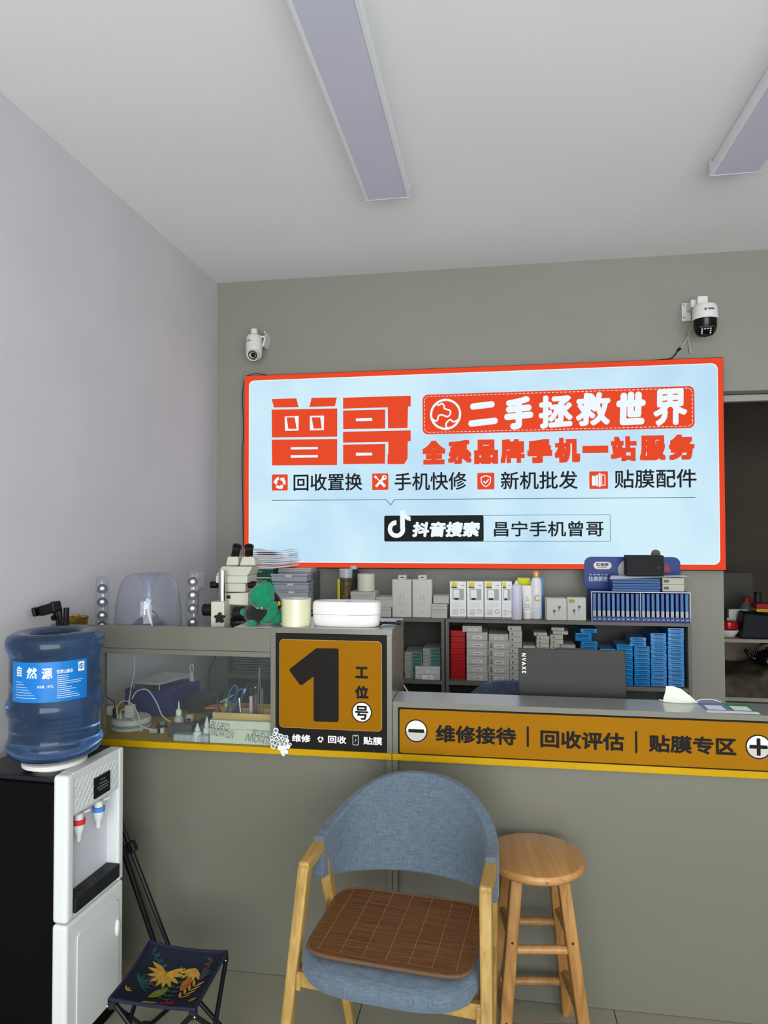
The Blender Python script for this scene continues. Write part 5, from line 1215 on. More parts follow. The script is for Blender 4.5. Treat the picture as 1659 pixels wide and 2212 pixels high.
q = MB(); A_, B_ = hh(1303, 1223.5), hh(1311, 1226.8); put_text(q, 'KK', A_[0], B_[0], B_[1], A_[1], YD + D_ - 0.0012, 0.0003, 0.2); q.build('logo_lettering', M_ink, dr)
q = MB()
A_, B_ = hh(1273, 1239.5), hh(1313, 1243); put_text(q, '手 机 第 二 块', A_[0], B_[0], B_[1], A_[1], YD + D_ - 0.0006, 0.0002)
q.build('header_lettering', M_rw, dr); q = MB()
A_, B_ = hh(1272, 1245), hh(1313, 1256); put_text(q, '比原屏更', A_[0], B_[0], B_[1], A_[1], YD + D_ - 0.0006, 0.0005)
q.build('header_lettering', M_rw, dr)
A_ = hh(1360, 1232); MB().prism(circ(A_[0], A_[1], 0.055, 32), YD + D_ - 0.0006, 0.0005).build('header_disc', mat('header_grey', (168, 168, 166), 0.5), dr)
MB().prism([hh(1436, 1217), hh(1441, 1217), hh(1449, 1236), hh(1434, 1236)], YD + D_ - 0.0006, 0.0005).build('header_patch', mat('header_red', (150, 50, 56), 0.5), dr)
xm = at(1384, 1310, Y=YD).x
MB().bx(xm - 0.0016, xm + 0.0016, YD, YD + 0.10, zb_ + 0.022, zt - 0.0036).build('divider', M_rw, dr)
M_bkl = [mat('booklet_blue_%d' % k, c, 0.22) for k, c in enumerate(((14, 78, 140), (20, 92, 150), (8, 58, 128)))]
xs = [x0 + 0.0045 + (xm - 0.0035 - x0 - 0.0045) * (k + 0.5) / 10 for k in range(10)] + [xm + 0.0035 + (x1 - 0.0045 - xm - 0.0035) * (k + 0.5) / 10 for k in range(10)]
bk = []
for k, x in enumerate(xs):
    t = thing('booklet', 'blue booklet with a grey barcode label above the number J%02d' % (k + 1), 'booklet', (x, YD + 0.055, zb_ + 0.0033), 0, 'blue booklets in the display rack')
    hb = zt - 0.007 - zb_ - 0.0045
    MB().box((0, 0, hb / 2), (0.0135, 0.096, hb)).build('spine', M_bkl[(k * 7) % 3], t, local=True, bevel=0.001)
    MB().box((0, -0.0483, 0.033), (0.0125, 0.0006, 0.027)).build('label', mat('label_grey', (186, 186, 178), 0.5), t, local=True)
    q = MB()
    for j in range(6): q.box((0.001 if j % 2 else -0.001, -0.0488, 0.023 + 0.004 * j), (0.006, 0.0003, 0.0013 if j % 3 else 0.002))
    q.build('print', M_gink, t, local=True)
q = MB()
for k, x in enumerate(xs):
    q = MB(); put_text(q, 'J%02d' % (k + 1), x - 0.0068, x + 0.0068, zb_ + 0.006, zb_ + 0.0145, YD - 0.0006, 0.0003, 0.15); q.build('slot_number', M_rw, dr)
# on the rack
bx0, bx1 = at(1322, 1270, Y=YD + 0.02).x, at(1425, 1270, Y=YD + 0.02).x; z0 = zt + 0.0014
M_bfl = mat('flat_blue', (20, 74, 128), 0.35)
for k in range(5):
    w_ = (bx1 - bx0)
    o = carton(bx0 + 0.003 * (k % 2), bx0 + 0.003 * (k % 2) + w_, z0 + k * 0.0125, 0.0122, YD + 0.012, 0.105, M_bfl, 'flat blue box, %s of the pile on the display rack' % ordl(4 - k), group='flat blue boxes on the display rack', rz=0.02 * (k % 3 - 1), name='flat_box')
wx0, wx1 = at(1431, 1270, Y=YD + 0.03).x, at(1478, 1270, Y=YD + 0.03).x
def mk2(t, w, h, y):
    MB().box((-w * 0.32, y, h * 0.5), (w * 0.24, 0.0004, h * 0.4)).build('barcode', M_gink, t, local=True)
for k in range(2): carton(wx0, wx1, z0 + k * 0.0325, 0.032, YD + 0.03, 0.08, mat('ivory_box', (178, 176, 160), 0.5), ('lower', 'upper')[k] + ' of the two ivory boxes with barcodes on the display rack', mark=mk2)
zp = z0 + 0.0665
q = MB().sheet(lambda u, v: (at(1322, 1238, Y=YD + 0.01).x + (at(1489, 1245, Y=YD + 0.02).x - at(1322, 1238, Y=YD + 0.01).x) * (u + 0.08 * (v - 0.5) * (1 - u)), YD - 0.012 + 0.12 * v + 0.03 * u, zp + 0.0015 + 0.003 * u * u - 0.016 * max(0, 0.5 - v) * (1 - u) ** 2), 16, 8, thick=0.0006)
single(q, 'paper_sheet', M_paper, 'white printed sheet lying on the blue and ivory boxes of the display rack', 'paper', smooth=True)
kx0, kx1 = at(1354, 1240, Y=YD + 0.05).x, at(1434.5, 1240, Y=YD + 0.05).x
t = thing('black_box', 'black box lying on the white sheet above the display rack', 'box', ((kx0 + kx1) / 2, YD + 0.08, zp + 0.0052))
kh = fz(1395, 1200, YD + 0.05) - zp - 0.005
MB().bx(kx0, kx1, YD + 0.05, YD + 0.12, zp + 0.0052, zp + 0.0052 + kh).build('body', mat('matt_black_box', (10, 10, 10), 0.6), t, bevel=0.0012)
MB().prism(rrect(kx1 - 0.026, kx1 - 0.020, zp + 0.040, zp + 0.046, 0.001), YD + 0.0494, 0.0004).build('print', M_gink, t)
dx_ = at(1417, 1195, Y=YD + 0.13)
t = thing('round_mirror', 'small dark round disc rising behind the black box on the display rack', 'disc', (dx_.x, YD + 0.135, dx_.z - 0.05))
MB().cyl((dx_.x, YD + 0.132, dx_.z - 0.004), (dx_.x, YD + 0.140, dx_.z - 0.004), 0.0215, seg=32).build('disc', mat('disc_taupe', (84, 74, 70), 0.5), t)
MB().bx(dx_.x - 0.003, dx_.x + 0.003, YD + 0.134, YD + 0.138, zt + 0.0006, dx_.z - 0.02).build('stem', M_blk, t)

# ================================================================ on the hutch and the tall unit
ZH = 1.1125       # hutch shelf behind the fascia
# brass cup with golden beads
cu = at(165, 1334, Y=2.285)
t = thing('brass_cup', 'brass cup filled with golden beads behind the water bottle', 'cup', (cu.x, 2.285, ZH))
zt = cu.z + 0.004
MB().lathe([(0.030, ZH), (0.036, ZH + 0.004), (0.038, zt - 0.010), (0.040, zt - 0.006), (0.042, zt), (0.038, zt), (0.036, zt - 0.008)], (cu.x, 2.285, 0), 32, cap=False).build('cup_body', mat('brass', (196, 158, 78), 0.28, 0.9), t, smooth=True)
MB().lathe([(0.0355, zt - 0.012), (0.0355, zt - 0.008)], (cu.x, 2.285, 0), 24).build('inner_fill', mat('gold_bead', (176, 130, 44), 0.35, 0.3), t)
q = MB(); R1 = random.Random(5)
for k in range(60):
    a_, r_ = R1.uniform(0, 2 * PI), 0.034 * math.sqrt(R1.random()); q.ell((cu.x + r_ * math.cos(a_), 2.285 + r_ * math.sin(a_), zt - 0.006 + (0.034 - r_) * 0.42), (0.0045, 0.0035, 0.003), 8)
o = q.build('beads', mat('gold_bead'), t, smooth=True, kind='stuff')

# satellite speakers: clear rounded sticks with four drivers
M_acr = sheer('clear_acrylic', (238, 241, 248), 0.95, 0.03, 1.42)
M_drv = mat('driver_rim', (40, 42, 48), 0.3, 0.5)
def stick(px, yt, ys, Y, label):
    x = at(px, 1352, Y=Y).x; zt = at(px, yt, Y=Y).z
    t = thing('stick_speaker', label, 'speaker', (x, Y, ZH))
    MB().lathe([(0.020, ZH + 0.0005), (0.0225, ZH + 0.004), (0.0225, zt - 0.022), (0.0205, zt - 0.012), (0.015, zt - 0.0045), (0.007, zt - 0.0008), (0.001, zt)], (x, Y, 0), 28).build('clear_tube', M_acr, t, smooth=True)
    dv = Vector((-x, -Y, 0)).normalized(); qd = dv.to_track_quat('Z', 'Y').to_matrix(); ct = Vector((x, Y, 0))
    for py in ys:
        c0 = ct + Vector((0, 0, at(px, py, Y=Y - 0.02).z))
        o = MB().cyl(c0 + dv * 0.004, c0 + dv * 0.0225, 0.0150, seg=24).build('driver', M_drv, t, smooth=True)
        MB().lathe([(0.0150, 0), (0.0178, 0.003), (0.0158, 0.006), (0.0120, 0.003)], c0 + dv * 0.0205, 24, qd, cap=False).build('driver_ring', mat('ring_grey', (120, 124, 130), 0.2, 0.6), o, smooth=True)
        MB().ell(c0 + dv * 0.0215, (0.0110, 0.0110, 0.0045), 20, qd).build('driver_cone', mat('cone_silver', (190, 188, 180), 0.3, 0.8), o, smooth=True)
    MB().cyl((x, Y + 0.010, ZH + 0.002), (x, Y + 0.010, zt - 0.03), 0.0022, seg=8).build('inner_wire', M_steel, t)
stick(220.5, 1244, (1272, 1301, 1330, 1352), 2.36, 'clear stick speaker with round drivers, left one beside the brass cup')
stick(416, 1229, (1257, 1286, 1315, 1345), 2.36, 'clear stick speaker with round drivers, right one beside the dome')
# dome
dm = at(321, 1300, Y=2.38); zt = at(321, 1238, Y=2.38).z
t = thing('dome_subwoofer', 'clear dome shaped loudspeaker between the two stick speakers', 'speaker', (dm.x, 2.38, ZH))
rb = 0.118
outer = [(rb, ZH + 0.004), (rb * 1.0, ZH + 0.03), (rb * 0.97, ZH + 0.085), (rb * 0.91, ZH + 0.13), (rb * 0.80, zt - 0.028), (rb * 0.66, zt - 0.008), (rb * 0.50, zt), (rb * 0.40, zt - 0.001)]
inner = [(rb * 0.32, zt - 0.006), (rb * 0.22, zt - 0.022), (rb * 0.175, zt - 0.05), (rb * 0.165, ZH + 0.105), (rb * 0.17, ZH + 0.09)]
prof = outer + inner
back = [(max(0.004, r - 0.0025), z - 0.0025) for r, z in outer] + [(r + 0.0025, z - 0.0012) for r, z in inner]
MB().lathe(prof, (dm.x, 2.38, 0), 56, cap=False).build('clear_dome', M_acr, t, smooth=True)
MB().lathe([(rb * 1.02, ZH + 0.0005), (rb * 1.04, ZH + 0.003), (rb * 1.0, ZH + 0.006), (rb * 0.5, ZH + 0.010)], (dm.x, 2.38, 0), 48).build('clear_base', M_acr, t, smooth=True)
MB().lathe([(0.075, ZH + 0.011), (0.060, ZH + 0.026), (0.030, ZH + 0.050), (0.022, ZH + 0.052)], (dm.x + 0.004, 2.38, 0), 32).build('driver_cone', mat('cone_grey', (96, 100, 108), 0.25, 0.6), t, smooth=True)
MB().bx(dm.x - 0.022, dm.x - 0.004, 2.362, 2.378, ZH + 0.052, ZH + 0.108).build('driver_magnet', mat('magnet_silver', (196, 198, 190), 0.2, 0.8), t, bevel=0.003)
MB().box((dm.x + 0.016, 2.340, ZH + 0.098), (0.020, 0.001, 0.038), Matrix.Rotation(0.35, 3, 'Y')).build('sticker', M_paper, t)
MB().tube(smooth_path([Vector((dm.x + 0.008, 2.36, ZH + 0.085)), Vector((dm.x + 0.018, 2.35, ZH + 0.055)), Vector((dm.x + 0.040, 2.33, ZH + 0.02))], 6), 0.0045).build('bright_strap', mat('strap_white', (214, 218, 224), 0.3), t, smooth=True)
MB().tube(smooth_path([Vector((dm.x + 0.022, 2.36, ZH + 0.07)), Vector((dm.x + 0.040, 2.36, ZH + 0.06)), Vector((dm.x + 0.054, 2.36, ZH + 0.015))], 6), 0.003).build('inner_wire', M_drv, t, smooth=True)

# stereo microscope
M_ms = mat('microscope_ivory', (186, 186, 168), 0.38)
ZM = ZH
pp = at(478, 1345, Y=2.33)
t = thing('stereo_microscope', 'ivory stereo microscope with two black eyepieces and a chrome post', 'microscope', (pp.x + 0.06, 2.38, ZM))
# post block
MB().bx(pp.x - 0.0265, pp.x + 0.022, 2.30, 2.36, ZM + 0.0005, at(478, 1300, Y=2.30).z).build('post_block', M_ms, t, bevel=0.003)
MB().cyl((pp.x + 0.004, 2.33, ZM + 0.05), (pp.x + 0.004, 2.33, at(484, 1232, Y=2.33).z), 0.0132, seg=28).build('post', M_chrome, t, smooth=True)
pts = [(math.cos(2 * PI * k / 40), math.sin(2 * PI * k / 40)) for k in range(40)]
kz = at(474, 1335, Y=2.29); st = []
for k in range(60):
    a_ = 2 * PI * k / 60; r_ = 0.0155 + 0.0040 * math.cos(5 * (a_ - PI / 2)); st.append((kz.x + r_ * math.cos(a_), kz.z + r_ * math.sin(a_)))
MB().prism(st, 2.286, 0.013).build('star_knob', M_black, t, bevel=0.002)
q_ = at(455, 1317, Y=2.35)
MB().cyl((q_.x - 0.024, 2.345, q_.z), (q_.x + 0.010, 2.345, q_.z), 0.0215, seg=28).build('coarse_knob', M_black, t, smooth=True, bevel=0.003)
q_ = at(513, 1325, Y=2.35)
MB().cyl((q_.x - 0.012, 2.350, q_.z), (q_.x + 0.022, 2.350, q_.z), 0.025, seg=28).build('coarse_knob', M_black, t, smooth=True, bevel=0.003)
MB().bx(pp.x + 0.030, pp.x + 0.075, 2.345, 2.40, ZM + 0.0005, ZM + 0.035).build('rack_foot', M_black, t, bevel=0.003)
a_ = at(492, 1281, Y=2.37); b_ = at(540, 1300, Y=2.37)
MB().hexa([(a_.x - 0.004, 2.35, a_.z - 0.038), (b_.x, 2.35, b_.z - 0.012), (b_.x, 2.40, b_.z - 0.012), (a_.x - 0.004, 2.40, a_.z - 0.038)], [(a_.x - 0.004, 2.35, a_.z), (b_.x, 2.35, a_.z + 0.004), (b_.x, 2.40, a_.z + 0.004), (a_.x - 0.004, 2.40, a_.z)]).build('arm', M_ms, t, bevel=0.003)
# body: lower box, upper bevelled box
def mx(px, py, Y=2.37): return at(px, py, Y=Y)
l0, l1 = mx(474, 1278), mx(533, 1278); zl = mx(500, 1259).z
MB().hexa([(l0.x + 0.004, 2.36, l0.z), (l1.x - 0.002, 2.36, l0.z), (l1.x - 0.002, 2.44, l0.z), (l0.x + 0.004, 2.44, l0.z)], [(l0.x, 2.355, zl), (l1.x, 2.355, zl), (l1.x, 2.445, zl), (l0.x, 2.445, zl)]).build('body_lower', M_ms, t, bevel=0.004)
u0, u1 = mx(471, 1259), mx(537, 1259); zm, zu = mx(500, 1243).z, mx(500, 1223.5).z
MB().hexa([(u0.x, 2.348, zl + 0.0005), (u1.x + 0.002, 2.348, zl + 0.0005), (u1.x + 0.002, 2.450, zl + 0.0005), (u0.x, 2.450, zl + 0.0005)], [(u0.x, 2.348, zm), (u1.x + 0.003, 2.348, zm), (u1.x + 0.003, 2.450, zm), (u0.x, 2.450, zm)]).build('body_middle', M_ms, t, bevel=0.003)
t0, t1 = mx(479, 1224), mx(545, 1224)
MB().hexa([(u0.x, 2.348, zm + 0.0004), (u1.x + 0.003, 2.348, zm + 0.0004), (u1.x + 0.003, 2.450, zm + 0.0004), (u0.x, 2.450, zm + 0.0004)], [(t0.x, 2.370, zu), (t1.x, 2.370, zu), (t1.x, 2.445, zu), (t0.x, 2.445, zu)]).build('body_upper', M_ms, t, bevel=0.003)
for px, nx in ((463, -1), (545, 1)):
    c_ = mx(px, 1263, 2.39); MB().cyl((c_.x - 0.014, 2.39, c_.z), (c_.x + 0.014, 2.39, c_.z), 0.0125, seg=24).build('zoom_knob', M_black, t, smooth=True, bevel=0.002)
for px0, px1, tx_, lab_ in ((486, 514, 506, 'l'), (515, 552, 539, 'r')):
    zb2 = mx(500, 1223).z + 0.001; ztp = mx(500, 1202).z
    a0, a1 = mx(px0, 1222).x, mx(px1, 1222).x; b0, b1 = a0 + 0.009 if lab_ == 'l' else a0 + 0.014, a1 + 0.002 if lab_ == 'l' else a1 - 0.006
    MB().hexa([(a0, 2.372, zb2), (a1 - 0.001, 2.372, zb2), (a1 - 0.001, 2.435, zb2), (a0, 2.435, zb2)], [(b0, 2.366, ztp), (b1, 2.366, ztp), (b1, 2.42, ztp), (b0, 2.42, ztp)]).build('prism_housing', M_ms, t, bevel=0.007, seg=3)
    p0, p1 = mx((px0 + px1) / 2 + (2 if lab_ == 'l' else 0), 1203), mx(tx_ + 7 if lab_ == 'l' else tx_, 1183)
    p0, p1 = Vector((p0.x, 2.39, p0.z - 0.004)), Vector((p1.x, 2.365, p1.z))
    e = MB().cyl(p0, p1, 0.0150, 0.0140, 28).build('eyepiece', M_black, t, smooth=True)
    d_ = (p1 - p0).normalized()
    MB().lathe([(0.0145, -0.004), (0.0165, 0.0), (0.0168, 0.006), (0.0140, 0.008), (0.0120, 0.002)], p1, 28, d_.to_track_quat('Z', 'Y').to_matrix(), cap=False).build('eye_cup', M_dark, e, smooth=True)
    MB().cyl(p1 + d_ * 0.001, p1 + d_ * 0.002, 0.0135).build('eye_lens', mat('lens_black', (4, 4, 5), 0.1), e)
q_ = mx(497, 1290, 2.36); MB().bx(q_.x - 0.006, q_.x + 0.006, 2.346, 2.349, q_.z - 0.004, q_.z + 0.008).build('arm_screw', M_black, t)

# green plush dinosaur in a black vest
M_pl = mat('plush_green', (4, 128, 88), 0.95, noise=0.3, nscale=40, bump=0.4, bscale=120, sheen=0.3)
M_pb = mat('plush_black', (26, 23, 23), 0.95, bump=0.5, bscale=260, sheen=0.3)
YP = 2.275
def pv(px, py, Y=YP): return at(px, py, Y=Y)
c_ = pv(567, 1346); zpb = ZT
t = thing('plush_dinosaur', 'green plush dinosaur in a black vest sitting between the microscope and the tape roll', 'plush toy', (c_.x, 2.30, 1.1125))
k_ = (pv(600, 1300).x - pv(500, 1300).x) / 100      # metres per pixel at the toy
zf = 1.1485
bd = pv(553, 1322)
MB().ell((pv(547, 1320).x, 2.300, zf + 0.0385), (0.041, 0.036, 0.038), 28).build('black_vest', M_pb, t, smooth=True)
hd = pv(566, 1289)
MB().ell((hd.x - 0.004, 2.285, hd.z), (0.0425, 0.036, 0.0450), 32, Matrix.Rotation(0.25, 3, 'Y'), f=lambda p: Vector((p.x * (1.06 - 3 * max(0, p.z) * 1.2), p.y, p.z))).build('head', M_pl, t, smooth=True)
for px, py, r_ in ((569, 1262, 0.011), (578, 1268, 0.0135), (585, 1274, 0.012), (556, 1265, 0.0095)):
    p = pv(px, py); MB().ell((p.x, 2.288, p.z), (r_, 0.012, r_ * 1.15), 16).build('crest', M_pl, t, smooth=True)
for px, py in ((537, 1287), (564, 1290)):
    p = pv(px, py, 2.252); MB().ell((p.x, 2.2535 if px > 550 else 2.262, p.z), (0.0031, 0.0025, 0.0036), 12).build('eye', mat('eye_red', (150, 50, 60), 0.4), t, smooth=True)
for px, py in ((555, 1314.5), (564, 1314.0)):
    p = pv(px, py, 2.256); MB().cyl((p.x, 2.262, p.z + 0.001), (p.x, 2.2565, p.z - 0.001), 0.0026, 0.0008, 8).build('tooth', M_card, t)
MB().tube(smooth_path([pv(588, 1300), pv(590, 1318), pv(580, 1334), pv(570, 1342)], 5), [0.014, 0.014, 0.0145, 0.015, 0.015, 0.015, 0.0145, 0.014, 0.0135, 0.013, 0.012, 0.0115, 0.011, 0.010, 0.009, 0.008][:16], 12).build('arm', M_pl, t, smooth=True)
for dx, dz in ((-0.006, -0.004), (0.0, -0.007), (0.006, -0.005)):
    p = pv(571, 1340); MB().ell((p.x + dx, 2.262, p.z + dz), (0.0042, 0.005, 0.006), 10).build('finger', M_pl, t, smooth=True)
p = pv(524, 1322, 2.29); MB().ell((p.x + 0.002, 2.29, p.z), (0.010, 0.012, 0.013), 14).build('arm', M_pl, t, smooth=True)
p = pv(598, 1334); MB().ell((pv(588, 1334).x, 2.312, zf + 0.0285), (0.027, 0.028, 0.029), 20).build('leg', M_pl, t, smooth=True)
p = pv(545, 1347); MB().ell((p.x, 2.27, zf + 0.0105), (0.016, 0.020, 0.012), 16).build('leg', M_pl, t, smooth=True)
p = pv(594, 1300, 2.32); MB().ell((p.x, 2.325, p.z), (0.020, 0.016, 0.034), 14, Matrix.Rotation(-0.3, 3, 'Y')).build('vest_back', M_pb, t, smooth=True)
p = pv(602, 1304, 2.31); MB().ell((p.x, 2.312, p.z), (0.0065, 0.006, 0.009), 12).build('yellow_badge', mat('badge_yellow', (214, 190, 30), 0.5), t, smooth=True)
p = pv(612, 1352)
t2 = single(MB().slab([(-0.840, 2.247), (-0.742, 2.247), (-0.742, 2.36), (-0.840, 2.36)], 1.1479, 1.1485) if False else MB().bx(-0.875, -0.7425, 2.2475, 2.365, 1.1130, 1.1482), 'white_tray', M_card, 'flat white carton under the green plush dinosaur', 'box')

# tape roll, white lunch-box shaped case, black tool on the tall unit
x0, x1 = at(609.5, 1346, Y=2.29).x, at(671, 1346, Y=2.29).x; r_ = (x1 - x0) / 2; xc = (x0 + x1) / 2; zt = at(640, 1295, Y=2.26).z
t = thing('tape_roll', 'big cream tape roll standing on the tall grey unit', 'tape roll', (xc, 2.29, ZT))
MB().lathe([(r_, ZT + 0.0005), (r_, zt), (r_ - 0.0085, zt), (r_ - 0.0085, ZT + 0.0005), (r_, ZT + 0.0005)], (xc, 2.29, 0), 48, cap=False).build('tape', mat('tape_yellowish', (204, 204, 168), 0.22, coat=0.5), t, smooth=True)
MB().lathe([(r_ - 0.009, ZT + 0.0005), (r_ - 0.009, zt + 0.0006), (r_ - 0.0125, zt + 0.0006), (r_ - 0.0125, ZT + 0.0005), (r_ - 0.009, ZT + 0.0005)], (xc, 2.29, 0), 48, cap=False).build('core', M_card, t, smooth=True)
x0, x1 = at(675, 1340, Y=2.30).x, at(821, 1340, Y=2.30).x; xc = (x0 + x1) / 2; hw = (x1 - x0) / 2; zt = at(750, 1301, Y=2.27).z
t = thing('sterilizer_case', 'white rounded case with a lid on the tall grey unit', 'case', (xc, 2.315, ZT))
M_ws = mat('case_white', (214, 214, 210), 0.25)
def capsule(z0, z1, hw_, hd_, k_=1.0): return [(x + xc, y + 2.315) for x, y in sup(hw_, hd_, 3.2, 48)]
mb = MB(); rr_ = []
for s_, z in ((0.93, ZT + 0.0006), (0.965, ZT + 0.004), (0.985, ZT + 0.02), (0.995, ZT + 0.040)): rr_.append([mb._v((x, y, z)) for x, y in capsule(0, 0, hw * s_, 0.050 * s_)])
for a, b in zip(rr_, rr_[1:]):
    for i in range(48): mb.bm.faces.new((a[i], a[(i + 1) % 48], b[(i + 1) % 48], b[i]))
mb.bm.faces.new(rr_[0][::-1]); mb.bm.faces.new(rr_[-1]); mb.build('case_body', M_ws, t, smooth=True)
mb = MB(); rr_ = []
for s_, z in ((1.0, ZT + 0.0412), (1.0, zt - 0.010), (0.985, zt - 0.003), (0.95, zt)): rr_.append([mb._v((x, y, z)) for x, y in capsule(0, 0, hw * s_, 0.050 * s_)])
for a, b in zip(rr_, rr_[1:]):
    for i in range(48): mb.bm.faces.new((a[i], a[(i + 1) % 48], b[(i + 1) % 48], b[i]))
mb.bm.faces.new(rr_[0][::-1]); mb.bm.faces.new(rr_[-1]); mb.build('lid', M_ws, t, smooth=True)
MB().bx(xc - 0.030, xc + 0.004, 2.2635, 2.266, ZT + 0.0395, ZT + 0.0445).build('lid_catch', M_ws, t, bevel=0.0006)
MB().ell((xc + 0.010, 2.300, zt + 0.0004), (0.010, 0.006, 0.0006), 16).build('lid_mark', M_gink, t)
a, b = at(825, 1335, Y=2.33), at(862, 1334, Y=2.33)
t = thing('car_charger', 'small dark tool lying beside the white case on the tall unit', 'tool', ((a.x + b.x) / 2, 2.34, ZT))
MB().cyl((a.x + 0.004, 2.345, ZT + 0.0075), (b.x - 0.008, 2.345, ZT + 0.0060), 0.0042, 0.0052).build('shaft', M_black, t, smooth=True)
MB().cyl((b.x - 0.010, 2.345, ZT + 0.0085), (b.x + 0.004, 2.345, ZT + 0.0085), 0.0078).build('tip', mat('navy_plastic', (22, 26, 48), 0.35), t, smooth=True)
MB().ell((a.x - 0.004, 2.318, ZT + 0.0085), (0.008, 0.008, 0.008), 14).build('ball_head', mat('navy_plastic'), t, smooth=True)
MB().cyl((a.x - 0.003, 2.322, ZT + 0.0085), (a.x + 0.008, 2.343, ZT + 0.008), 0.004).build('neck', M_black, t, smooth=True)

# paper bubble cluster on the number board corner
t = thing('paper_cluster', 'cluster of small white paper discs stuck at the lower left of the number 1 board', 'decoration', (-0.715, 2.222, 0.74))
R1 = random.Random(11); M_pc = mat('paper_ring', (216, 218, 214), 0.7); M_pg = mat('paper_grey', (120, 132, 138), 0.7, noise=0.4, nscale=90)
cl = [(596, 1578, 6), (592, 1586, 4), (587, 1594, 4.5), (600, 1588, 5), (607, 1590, 5), (613, 1592, 4), (588, 1602, 5), (597, 1597, 5.5), (606, 1600, 5), (615, 1598, 4.5), (619, 1592, 4), (590, 1612, 6), (600, 1608, 5), (609, 1608, 5), (618, 1606, 5), (621, 1600, 4), (604, 1616, 5), (613, 1616, 6), (622, 1613, 5), (627, 1608, 3.5), (610, 1624, 5), (618, 1624, 5), (612, 1630, 3.5)]
for k, (px, py, r) in enumerate(cl):
    y = 2.2235 - 0.0006 * (k % 5) ; p = at(px, py, Y=y); r = r * 0.00150
    MB().prism(circ(p.x, p.z, r, 18), y, 0.0005).build('paper_disc', M_pc, t)
    if k < 15 or k == 19: MB().prism(circ(p.x, p.z, r * 0.62, 14), y - 0.0003, 0.0002).build('disc_centre', M_pg, t)

# ================================================================ on the workbench behind the glass
def gd(px, py): return at(px, py, Z=ZD)       # the bench point under a pixel
# round power tower
xc, yc, rh = -1.322, 2.383, 0.0715
def hx(px, Y=2.37): return at(px, 1540, Y=Y).x
t = thing('power_hub', 'round white extension reel with plugs at the left end of the bench', 'power strip', (xc, yc, ZD))
MB().lathe([(rh * 0.96, ZD + 0.0005), (rh, ZD + 0.005), (rh, ZD + 0.010), (rh * 0.98, ZD + 0.011)], (xc, yc, 0), 48).build('base_ring', M_white, t, smooth=True)
MB().lathe([(rh * 0.98, ZD + 0.0115), (rh * 0.98, ZD + 0.021)], (xc, yc, 0), 48).build('grey_band', mat('band_grey', (150, 152, 150), 0.5), t, smooth=True)
MB().lathe([(rh * 0.98, ZD + 0.0215), (rh * 0.98, ZD + 0.032), (rh * 0.92, ZD + 0.038), (0.02, ZD + 0.0405)], (xc, yc, 0), 48).build('upper_shell', M_white, t, smooth=True)
ZU = ZD + 0.0415
t = thing('wall_adapter', 'square white charger with rounded corners plugged into the round extension reel', 'charger', (hx(229), 2.385, ZU))
MB().bx(hx(216), hx(243), 2.365, 2.405, ZU, ZU + 0.034).build('body', M_white, t, bevel=0.008, seg=3)
MB().bx(hx(222), hx(237), 2.373, 2.397, ZU + 0.0345, ZU + 0.0355).build('socket_face', mat('band_grey'), t)
def plug(name, label, x, y, w, d, h, mt, cat='plug'):
    t = thing(name, label, cat, (x, y, ZU)); MB().bx(x - w / 2, x + w / 2, y - d / 2, y + d / 2, ZU + 0.0002, ZU + h).build('body', mt, t, bevel=0.003); return t
xk = hx(248.5, 2.345)
t = plug('black_plug', 'black plug standing in the round extension reel', xk, 2.345, 0.013, 0.016, 0.036, M_black)
MB().tube(smooth_path([Vector((xk, 2.345, ZU + 0.034)), Vector((xk - 0.003, 2.34, ZU + 0.058)), Vector((xk - 0.018, 2.33, ZU + 0.075)), Vector((xk - 0.035, 2.32, ZU + 0.098)), Vector((xk - 0.052, 2.31, ZU + 0.150))], 6), 0.0018).build('cord', M_black, t, smooth=True)
xw = hx(281, 2.36)
t = plug('charger_block', 'tall white charger block with a white cable leaving its top', xw, 2.36, 0.031, 0.026, 0.046, M_white, 'charger')
def cord(pts, r, name, mt, label, parent=None):
    q = MB().tube(smooth_path([Vector(p) for p in pts], 7), r, 8)
    if parent: return q.build('cord', mt, parent, smooth=True)
    return single(q, name, mt, label, 'cord', smooth=True)
zc_ = ZU + 0.046
cord([(xw - 0.004, 2.36, zc_), (xw - 0.003, 2.36, zc_ + 0.02), (xw + 0.010, 2.35, zc_ + 0.07), (xw + 0.034, 2.33, zc_ + 0.14), (xw + 0.045, 2.30, 1.065)], 0.0018, '', M_white, '', t)
MB().tube([(xw - 0.004, 2.36, zc_), (xw - 0.004, 2.36, zc_ + 0.018)], 0.0030).build('strain_relief', M_white, t)
for k, (px_, lab) in enumerate(((254.5, 'white lead looping from the round reel over the bench'), (262, 'white lead running from the round reel down to the white plug'))):
    x = hx(px_, 2.335)
    t = plug('white_plug', lab, x, 2.335 - 0.004 * k, 0.006, 0.008, 0.013, M_white)
    if k == 0: cord([(x, 2.333, ZU + 0.012), (x - 0.002, 2.333, ZU + 0.04), (x + 0.022, 2.330, ZU + 0.066), (x + 0.060, 2.325, ZU + 0.058), (x + 0.088, 2.32, ZU + 0.018), (x + 0.102, 2.315, ZD + 0.006)], 0.0019, '', M_white, '', t)
    else: cord([(x, 2.329, ZU + 0.012), (x + 0.003, 2.328, ZU + 0.032), (x + 0.022, 2.326, ZU + 0.036), (x + 0.060, 2.322, ZU + 0.002), (x + 0.100, 2.322, ZD + 0.018), (x + 0.150, 2.328, ZD + 0.012)], 0.0017, '', M_white, '', t)
